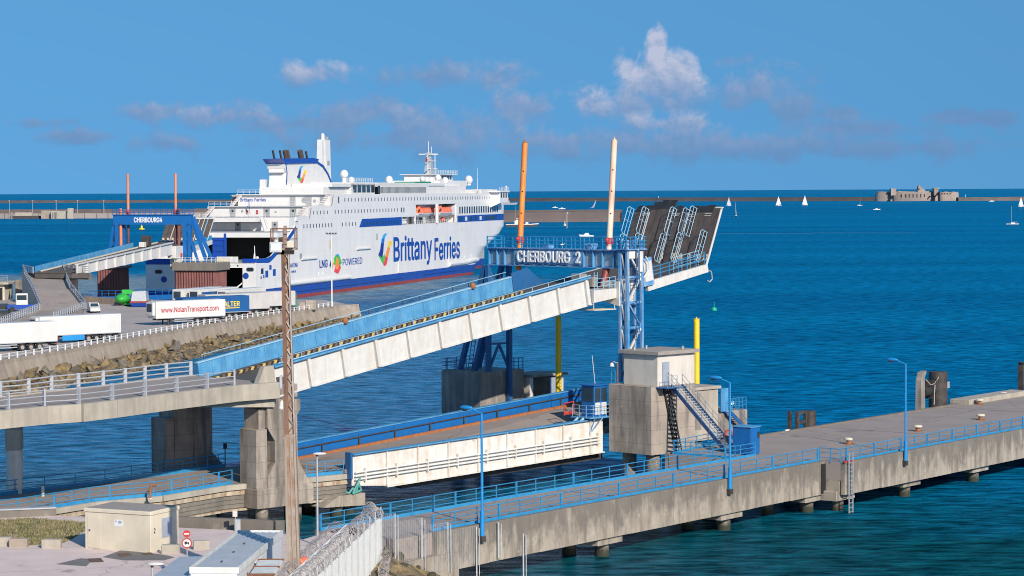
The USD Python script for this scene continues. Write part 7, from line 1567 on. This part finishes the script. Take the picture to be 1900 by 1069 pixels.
for s_, z_, r_ in [(82, 30.8, 1.1), (122.5, 29.4, 1.1), (156, 29.7, .8), (160.5, 29.6, .8), (165, 29.4, .9), (173, 30.2, 1.0), (181, 29.3, 1.1), (208.5, 29.7, 1.3), (88, 29.2, .9)]:
    rd = part(fy, 'radome', MB().ball((s_, 5.2, z_), r_, 2, (1, 1, 1.1)), 'ship_bright', smooth=True); part(rd, 'pedestal', MB().tube((s_, 5.2, 28.0), (s_, 5.2, z_ - r_ * .7), r_ * .55, 8), 'ship_bright')
part(fy, 'whip_aerial', MB().tube((222, 6, 25.5), (222, 6, 33.6), .12, 6, .05), 'ship_bright')
# bridge and its wing
part(fy, 'bridge_house', MB().box(206, 226, .3, 27.4, 25.45, 26.6), 'ship_bright'); part(fy, 'bridge_wing', MB().hexa([(215.5, -3.2, 22.2), (226.5, -3.2, 22.6), (226.5, .0, 22.0), (215.5, .0, 20.8), (216, -3.2, 23.9), (227, -3.2, 23.9), (227, .3, 23.9), (216, .3, 23.9)]), 'ship_white')
part(fy, 'wing_window', MB().box(217, 225.5, -3.1, .3, 23.91, 25.6), 'glass_dark')
for s_ in (216.2, 219.3, 222.4, 225.4): part(fy, 'wing_frame', MB().box(s_, s_ + .7, -3.2, .3, 23.905, 25.7), 'ship_bright')
part(fy, 'wing_roof', MB().cbox(215, 227.5, -3.5, .8, 25.71, 26.2, .05), 'ship_bright'); part(fy, 'wing_light', MB().tube((225.5, -2.8, 26.2), (225.5, -2.8, 27.2), .25, 8).ball((225.5, -2.8, 27.4), .4, 1), 'ship_bright'); railing(fy, [(215.2, -3.3, 26.2), (227.2, -3.3, 26.2)], 1.1, 2.0, as_part='wing_rail', mat='rail_white', pw=.08, rr=.04)
# ================================================================== far shore: moles, fort, boats


def mole(name, lab, P0, P1, h, w, mt, parapet=None, slope=.35, seed=1):
    """A long harbour wall from P0 to P1 with an uneven foot and an upright parapet."""
    P0, P1 = np.array(P0, float), np.array(P1, float); d = P1 - P0; L = np.linalg.norm(d); d /= L; n = np.array([d[1], -d[0]])
    if n[1] > 0: n = -n           # towards the harbour
    m = MB(); N_ = 60; rows = []
    q = np.random.default_rng(seed)
    for k in range(N_ + 1):
        p = P0 + d * L * k / N_; j = q.normal(0, .03 * h, 2)
        prof = [(w * .5 + h * slope, -2), (w * .5 + h * slope * .6, h * .38 + j[0]), (w * .5, h * .40), (w * .5 - .05 * h, h * .98 + j[1] * .4), (-w * .5, h), (-w * .5, -2)]
        rows.append([(*(p + n * a), z) for a, z in prof])
    m.quads(rows if (np.cross([d[0], d[1], 0], [n[0], n[1], 0])[2] < 0) else rows[::-1])
    for r_ in (rows[0], rows[-1]): m.add(r_ , [(0, 1, 2), (0, 2, 3), (0, 3, 4), (0, 4, 5), (2, 1, 0), (3, 2, 0), (4, 3, 0), (5, 4, 0)])
    t = thing(name, lab, 'breakwater', W0, (*((P0 + P1) / 2), 0), kind='structure')
    part(t, 'wall', m, mt)
    if parapet:
        a, b = P0 - n * w * .3, P1 - n * w * .3
        part(t, 'parapet', MB().beam((*a, h + parapet / 2), (*b, h + parapet / 2), w * .2, parapet), mt)
    return t


mole('breakwater', 'long brown outer breakwater behind the orange rams and sailboats', G(860, 374)[:2], G(1628, 373)[:2], 7.6, 22, 'stone_mole', 1.2, seed=2)
mole('breakwater', 'outer breakwater right of the fort', G(1776, 373)[:2], G(2300, 370)[:2], 7.0, 20, 'stone_mole', 1.0, seed=3)
mole('breakwater', 'thin outer breakwater far behind the left quay', G(-160, 377.5)[:2], G(470, 375.5)[:2], 6.5, 20, 'stone_mole', 1.0, seed=4)
mole('breakwater', 'inner stone mole between the ferry bow and the ramp flaps', G(860, 412.5)[:2], G(1153, 411.5)[:2], 8.5, 16, 'stone_mole', 1.6, seed=5)
# left inner quay with landing stages and lamps
p0, p1 = G(-160, 406.5), G(395, 404.5)
iq = thing('far_quay', 'pale far quay with ruined landing stages on the left', 'quay', W0, ((p0 + p1) / 2), kind='structure')
d = (p1 - p0); L_ = np.linalg.norm(d); d /= L_
for k in range(26):
    a, b = p0 + d * (L_ * k / 26 + .3), p0 + d * (L_ * (k + 1) / 26 - .3)
    part(iq, 'wall_block', MB().hexa([a - [0, 0, 2], b - [0, 0, 2], b + [0, 30, -2], a + [0, 30, -2], a + [0, .5, 5.2 + rnd.uniform(-.3, .3)], b + [0, .5, 5.2 + rnd.uniform(-.3, .3)], b + [0, 30, 5.4], a + [0, 30, 5.4]]), 'stone_mole_light')
part(iq, 'back_wall', MB().beam(p0 + [0, 31, 7], p1 + [0, 31, 7], 2, 5), 'stone_mole')
for x, w_, h_, mt in [(45, 18, 6.6, 'concrete_light'), (110, 16, 8.2, 'concrete_light'), (88, 12, 8.5, 'concrete_warm'), (62, 50, 3.0, 'black_steel'), (132, 6, 11, 'concrete_light')]:
    p = G(x, 406, 0); part(iq, 'stage_block', MB().cbox(p[0] - w_ / 2, p[0] + w_ / 2, p[1] - 4, p[1] - .2, -1, h_, .2), mt)
for x in (20, 24, 100, 104, 107):
    p = G(x, 406.5, 0); part(iq, 'stage_post', MB().tube(p + [0, -6, -2], p + [0, -6, 7.2], .8, 10), 'concrete_dark')
for k, x in enumerate((18.5, 62, 105.5, 145.5, 194)):
    p = G(x, 392, 5.3) * [1, 0, 0] + [0, 2510, 0]; p[0] = (x - 950) / 4400 * 2510
    if k == 0:
        l0 = thing('quay_lamp', 'thin lamp post on the far left quay, nearest the left edge', 'street lamp', W0, (p[0], 2510, 5.3), 'lamps on the far left quay'); part(l0, 'pole', MB().tube((p[0], 2510, 5.3), (p[0], 2510, 19), .28, 6, .18), 'galvanised'); part(l0, 'lamp_head', MB().box(p[0] - .9, p[0] + .9, 2509.8, 2510.2, 18.8, 19.2), 'galvanised')
    else: dup(l0, W0, (p[0], 2510, 5.3), f'thin lamp post on the far left quay, {["", "second", "third", "fourth", "fifth and rightmost"][k]} from the left', 'lamps on the far left quay')
# the fort
fc = G(1707, 373.2)
ft_ = thing('sea_fort', 'ruined round stone fort on the outer breakwater', 'fort', W0, (fc[0], fc[1] + 60, 0))
fx = lambda px: (px - 950) / 4400 * fc[1]
mpx = fc[1] / 4400
ZF = lambda dy: dy * mpx


def drum(px0, px1, h, name, mt='stone_fort', depth=1.0, n=28, ragged=0.0, seed=0):
    x0, x1 = fx(px0), fx(px1); cx, r = (x0 + x1) / 2, (x1 - x0) / 2; q = np.random.default_rng(seed)
    t_ = np.linspace(0, 2 * np.pi, n, endpoint=False); P_ = np.stack([cx + r * np.cos(t_), fc[1] + 40 + r * depth * np.sin(t_)], 1)
    v = np.vstack([np.c_[P_ * 1.0, np.full(n, -2)], np.c_[(P_ - [cx, fc[1] + 40]) * .97 + [cx, fc[1] + 40], h * (1 - ragged * q.random(n))], [[cx, fc[1] + 40, h * .9]]])
    f = []
    for i in range(n): j = (i + 1) % n; f += [(i, j, n + j), (i, n + j, n + i), (n + i, n + j, 2 * n)]
    part(ft_, name, MB().add(v, f), mt)


drum(1629, 1668, ZF(12), 'left_bastion', depth=.8); drum(1632, 1672, ZF(18.5), 'left_bastion', depth=.55, ragged=.12, seed=1)
drum(1660, 1748, ZF(16.5), 'main_drum', depth=.5, n=36, ragged=.04, seed=2); drum(1668, 1742, ZF(19), 'main_rampart', depth=.42, n=36, ragged=.15, seed=3)
drum(1742, 1782, ZF(12), 'right_bastion', depth=.7, ragged=.03); drum(1746, 1786, ZF(17.5), 'right_bastion', depth=.5, ragged=.22, seed=5)
q = np.random.default_rng(8)
rx = lambda px, z, s: None
part(ft_, 'ruined_keep', MB().hexa([(fx(1706), fc[1] + 20, ZF(15)), (fx(1722), fc[1] + 20, ZF(15)), (fx(1722), fc[1] + 40, ZF(15)), (fx(1706), fc[1] + 40, ZF(15)), (fx(1707.5), fc[1] + 24, ZF(27)), (fx(1714), fc[1] + 24, ZF(26)), (fx(1714), fc[1] + 36, ZF(26)), (fx(1707.5), fc[1] + 36, ZF(28))]).hexa([(fx(1713), fc[1] + 21, ZF(15)), (fx(1724), fc[1] + 21, ZF(15)), (fx(1724), fc[1] + 39, ZF(15)), (fx(1713), fc[1] + 39, ZF(15)), (fx(1713), fc[1] + 23, ZF(25)), (fx(1719), fc[1] + 23, ZF(22)), (fx(1719), fc[1] + 37, ZF(21)), (fx(1713), fc[1] + 37, ZF(25.5))]).cbox(fx(1708.5), fx(1711.5), fc[1] + 26, fc[1] + 34, ZF(20), ZF(30), .4), 'stone_fort')
part(ft_, 'keep_opening', MB().box(fx(1707.6), fx(1709.2), fc[1] + 20.2, fc[1] + 20.8, ZF(21), ZF(24)), 'dark_void')
part(ft_, 'blockhouse', MB().cbox(fx(1655), fx(1664.5), fc[1] + 10, fc[1] + 30, ZF(10), ZF(23.5), .3), 'stone_fort'); part(ft_, 'blockhouse', MB().cbox(fx(1735), fx(1743), fc[1] + 10, fc[1] + 30, ZF(10), ZF(23), .3), 'stone_fort'); part(ft_, 'blockhouse_roof', MB().box(fx(1734), fx(1745), fc[1] + 8, fc[1] + 32, ZF(23.05), ZF(24.3)), 'concrete_light'); part(ft_, 'dark_gap', MB().box(fx(1742.5), fx(1745.5), fc[1] - 12, fc[1] + 10, -1, ZF(17)), 'stone_mole')
for px_ in (1660,): part(ft_, 'dark_gap', MB().box(fx(1657.5), fx(1662), fc[1] - 10, fc[1] + 10, -1, ZF(11)), 'stone_mole')
for px_ in (1676, 1683.5, 1690, 1697, 1704, 1711, 1718):
    r = (fx(1748) - fx(1660)) / 2; x = fx(px_) - fx(1704); yy = fc[1] + 40 - .5 * math.sqrt(max(r * r - x * x, 0)) * .985
    part(ft_, 'gun_port', MB().box(fx(px_) - .9, fx(px_) + .9, yy - .7, yy + .6, ZF(7), ZF(13)), 'dark_void')
for px_ in (1728, 1736): part(ft_, 'gun_port', MB().box(fx(px_) - .8, fx(px_) + .8, fc[1] + 40 - 33, fc[1] + 40 - 20, ZF(7.5), ZF(9.5)), 'dark_void')
for px_ in (1749, 1753, 1758, 1763, 1768): part(ft_, 'gun_port', MB().box(fx(px_) - .8, fx(px_) + .8, fc[1] + 40 - 13.5, fc[1] + 40 - 8, ZF(12.5), ZF(14.5)), 'dark_void')
bc = thing('harbour_beacon', 'small white beacon beside the fort', 'beacon', W0, (fx(1791), fc[1], 7)); part(bc, 'tower', MB().tube((fx(1791), fc[1] - 3, 6.9), (fx(1791), fc[1] - 3, ZF(11)), .9, 10, .6), 'white_paint'); part(bc, 'lantern', MB().ball((fx(1791), fc[1] - 3, ZF(11.3)), .7, 1), 'white_paint')

# sailing boats


def sailboat(lab, px, py, mast_h, ang, main=True, jib=True, sail='sail_white', heel=0.0, L=None, motor=False):
    p = G(px, py); k = mast_h; L = L or k * .62; fr = Fr(p[:2], ang)
    ca, sa = math.cos(heel), math.sin(heel)
    T = lambda v: np.stack([v[:, 0], v[:, 1] * ca + v[:, 2] * sa, -v[:, 1] * sa + v[:, 2] * ca], 1)
    t = thing('sailboat', lab, 'sailboat', fr, (0, 0, 0))
    X_ = np.linspace(-1, 1, 9); rows = []
    for x in X_:
        w = L * .15 * (1 - max(0, x) ** 2.2) * (1 if x < 0 else 1); w = max(w, .02); sh = L * (.085 + .03 * x * x)
        rows.append([(x * L / 2, -w, sh), (x * L / 2, -w * .85, sh * .3), (x * L / 2, 0, -.3), (x * L / 2, w * .85, sh * .3), (x * L / 2, w, sh), (x * L / 2, 0, sh * 1.05), (x * L / 2, -w, sh)])
    part(t, 'hull', MB(T).quads(rows), 'ship_bright', smooth=False); part(t, 'cabin', MB(T).cbox(-L * .2, L * .15, -L * .08, L * .08, L * .085, L * .17, .05), 'sail_white')
    part(t, 'mast', MB(T).tube((L * .08, 0, L * .1), (L * .08, 0, k), L * .012 + .02, 6), 'galvanised'); part(t, 'boom', MB(T).tube((L * .08, 0, L * .22), (-L * .38, 0, L * .22), L * .012, 5), 'galvanised')
    def tri(a, b, c, bul):
        pts = []
        for i in range(7):
            row = []
            for j in range(7):
                u, v_ = i / 6, j / 6; q_ = np.array(a) * (1 - u) + (np.array(b) * (1 - v_) + np.array(c) * v_) * u
                q_ = q_ + np.array([0, bul * math.sin(math.pi * u) * math.sin(math.pi * v_), 0]); row.append(q_)
            pts.append(row)
        m = MB(T).quads(pts); m2 = MB(T).quads([[q_ + [0, .03, 0] for q_ in r_][::-1] for r_ in pts]); return MB().tm(m.mesh()).tm(m2.mesh())
    if main: part(t, 'mainsail', tri((L * .06, 0, k * .98), (L * .06, 0, L * .25), (-L * .38, 0, L * .24), L * .05), sail)
    if jib: part(t, 'jib', tri((L * .1, 0, k * .9), (L * .48, 0, L * .13), (L * .02, 0, L * .2), L * .05), sail)
    return t


sailboat('grey-sailed boat before the breakwater just right of the ramp tips, the farther one', 1352, 382, 15, 20, sail='sail_grey')
sailboat('grey-sailed boat below and right of the ramp tips, the nearer one', 1366, 402, 14.5, 80, jib=True, sail='sail_grey', heel=.05)
sailboat('sailboat with grey-white sails, the left of the pair before the breakwater', 1445, 382, 16, 170, sail='sail_white')
sailboat('bright white sailboat right of the pair before the breakwater', 1493, 381, 17, 10)
sailboat('sailboat with lowered dark sail near the fort', 1595, 382, 14, 5, main=False, jib=False)
sailboat('white sailboat at the far right edge before the breakwater', 1894, 384, 14.5, 15)
sailboat('sailboat with bare mast at anchor on the right', 1879, 417, 13.5, 170, main=False, jib=False, L=8.6)
sailboat('grey-sailed heeling boat left of the pale ram', 1098, 387, 16, 130, sail='sail_grey', heel=-.65, jib=False)
sailboat('far white sail peeping over the ramp flaps', 1222, 372, 12, 40)


def motorboat(lab, px, py, L, ang, dark=False):
    p = G(px, py); t = thing('motorboat', lab, 'motorboat', Fr(p[:2], ang), (0, 0, 0))
    part(t, 'hull', outline_xz([(-L / 2, -.3), (L * .4, -.3), (L / 2, L * .13), (-L / 2, L * .09)], -L * .14, L * .14), 'ship_bright'); part(t, 'cabin', outline_xz([(-L * .2, L * .1), (-L * .15, L * .24), (L * .08, L * .24), (L * .16, L * .1)], -L * .1, L * .1), 'ship_bright'); part(t, 'window', MB().box(-L * .13, L * .06, -L * .102, -L * .1005, L * .16, L * .21), 'glass_dark')
    part(t, 'wake', MB().add([(-L / 2, -L * .12, .03), (-L / 2, L * .12, .03), (-L * 2.4, L * .3, .02), (-L * 2.4, -L * .3, .02)], [(0, 1, 2), (0, 2, 3)]), 'foam')
    return t


motorboat('small speedboat with a white wake below the fort', 1627, 389.5, 9, 0); motorboat('white motorboat under the outer breakwater right of the orange ram', 1043, 388, 10, 0); motorboat('tiny white boat under the outer breakwater', 1030, 386, 9, 180); motorboat('open white boat passing just above the gantry railing', 1088, 439, 8.5, 175); motorboat('white boat before the fort wall on the right', 1840, 374, 11, 0)
p = G(970, 421); fr = Fr(p[:2], 0)
tg = thing('pilot_boat', 'grey-white work boat with dark hull behind the orange ram', 'boat', fr, (0, 0, 0))
part(tg, 'hull', outline_xz([(-12, -.4), (9, -.4), (11.5, 2.0), (6, 1.5), (-12.3, 1.6)], -2.6, 2.6), 'black_steel'); part(tg, 'deck_band', outline_xz([(-12.3, 1.601), (6, 1.501), (11.5, 2.001), (11.6, 2.7), (6, 2.1), (-12.3, 2.1)], -2.62, 2.62), 'ship_bright')
part(tg, 'wheelhouse', MB().cbox(-6, 0, -1.8, 1.8, 2.11, 4.6, .1).cbox(-4.8, -1.2, -1.5, 1.5, 4.61, 6.4, .1), 'ship_bright'); part(tg, 'window', MB().box(-4.5, -1.5, -1.56, -1.51, 5.2, 6.0), 'glass_dark'); part(tg, 'mast', MB().tube((-3, 0, 6.4), (-3, 0, 12), .12, 6).tube((-5.5, 0, 6.4), (-5.5, 0, 15), .1, 6).beam((-3.8, 0, 9), (-2.2, 0, 9), .15), 'galvanised'); part(tg, 'winch', MB().cbox(2, 4, -1, 1, 2.0, 3.4, .1), 'ship_bright')
part(tg, 'wake', MB().add([(12, -1.2, .03), (12, 1.2, .03), (-12, 2.8, .02), (-12, -2.8, .02)], [(0, 1, 2), (0, 2, 3)]).add([(12, -.9, .03), (80, -.5, .02), (80, .5, .02), (12, .9, .03)], [(0, 1, 2), (0, 2, 3)]), 'foam')
p = G(942, 380); t = thing('motorboat', 'small grey vessel beyond the bridge wing of the ferry', 'boat', Fr(p[:2], 0), (0, 0, 0)); part(t, 'hull', outline_xz([(-20, -.5), (16, -.5), (20, 4), (-20, 3)], -4, 4), 'ship_grey'); part(t, 'house', MB().cbox(-12, 4, -3, 3, 3, 8, .2).cbox(-6, 0, -2, 2, 8.01, 11, .2).tube((-3, 0, 11), (-3, 0, 16), .3, 6), 'ship_grey')
for px_, py_, lab, mt, s in [(1325, 577, 'green spherical buoy with a topmark on the open water', 'buoy_green', 1.0), (263, 427, 'yellow buoy seen below the CHERBOURG4 sign', 'yellow_paint', 2.6)]:
    p = G(px_, py_); b = thing('buoy', lab, 'buoy', W0, p)
    part(b, 'float', MB().ball(p + [0, 0, .25 * s], .62 * s if s < 2 else 1.3, 2, (1, 1, 1) if s < 2 else (1.7, 1.7, .6)), mt, smooth=True); part(b, 'stem', MB().tube(p + [0, 0, .5 * s], p + [0, 0, 1.7 * s], .1 * s, 8, .05 * s), mt)
    if s > 2: part(b, 'body', MB().lathe([(0, 0), (.9, 0), (.7, 2.2), (.3, 2.6), (0, 2.6)], p + [0, 0, .6], 12), mt, smooth=35)
    else: part(b, 'topmark', MB().ball(p + [0, 0, 1.75], .1, 1), mt)
p = G(1052, 424); l = thing('channel_post', 'slim light post in the water left of the pale ram', 'post', W0, p); part(l, 'pole', MB().tube(p - [0, 0, 2], p + [0, 0, 10.6], .16, 6), 'hut_cream'); part(l, 'lamp', MB().cbox(p[0] - .1, p[0] + .9, p[1] - .3, p[1] + .3, 10.4, 11.1, .05), 'white_paint')
p = G(1048, 419); b = thing('buoy', 'cream channel buoy beside the slim light post', 'buoy', W0, p); part(b, 'float', MB().lathe([(0, 0), (1.0, 0), (.8, 1.2), (.35, 1.6), (.3, 3.2), (0, 3.3)], p, 10), 'hut_cream', smooth=35)
for (px_, py_), (qx, qy), lab in [((1330, 434), (1700, 431), 'thin white wake line across the right harbour')]:
    a, b = G(px_, py_), G(qx, qy); single('wake_line', MB().add([a + [0, -1.1, .03], b + [0, -.5, .03], b + [0, .5, .03], a + [0, 1.1, .03]], [(0, 1, 2), (0, 2, 3)]), 'foam', lab, 'wake', kind='stuff')
# gulls
for i, (pos, lab) in enumerate([(FB.w(37.0, 6.9, 21.0), 'white gull resting on the gantry walkway'), (FJ.w(56, 13.0, 4.3), 'white gull standing on the far edge of the jetty')]):
    g_ = thing('seagull', lab, 'bird', W0, pos); part(g_, 'body', MB().ball(pos + [0, 0, .10], .10, 2, (1.9, .8, .8)).ball(pos + [.19, 0, .17], .055, 1), 'text_white', smooth=True); part(g_, 'wing', MB().ball(pos + [-.06, 0, .13], .095, 1, (1.9, .85, .45)), 'galvanised', smooth=True); part(g_, 'leg', MB().tube(pos + [0, .03, -.02 if i else -.25], pos + [0, .03, .06], .012, 4), 'yellow_paint')
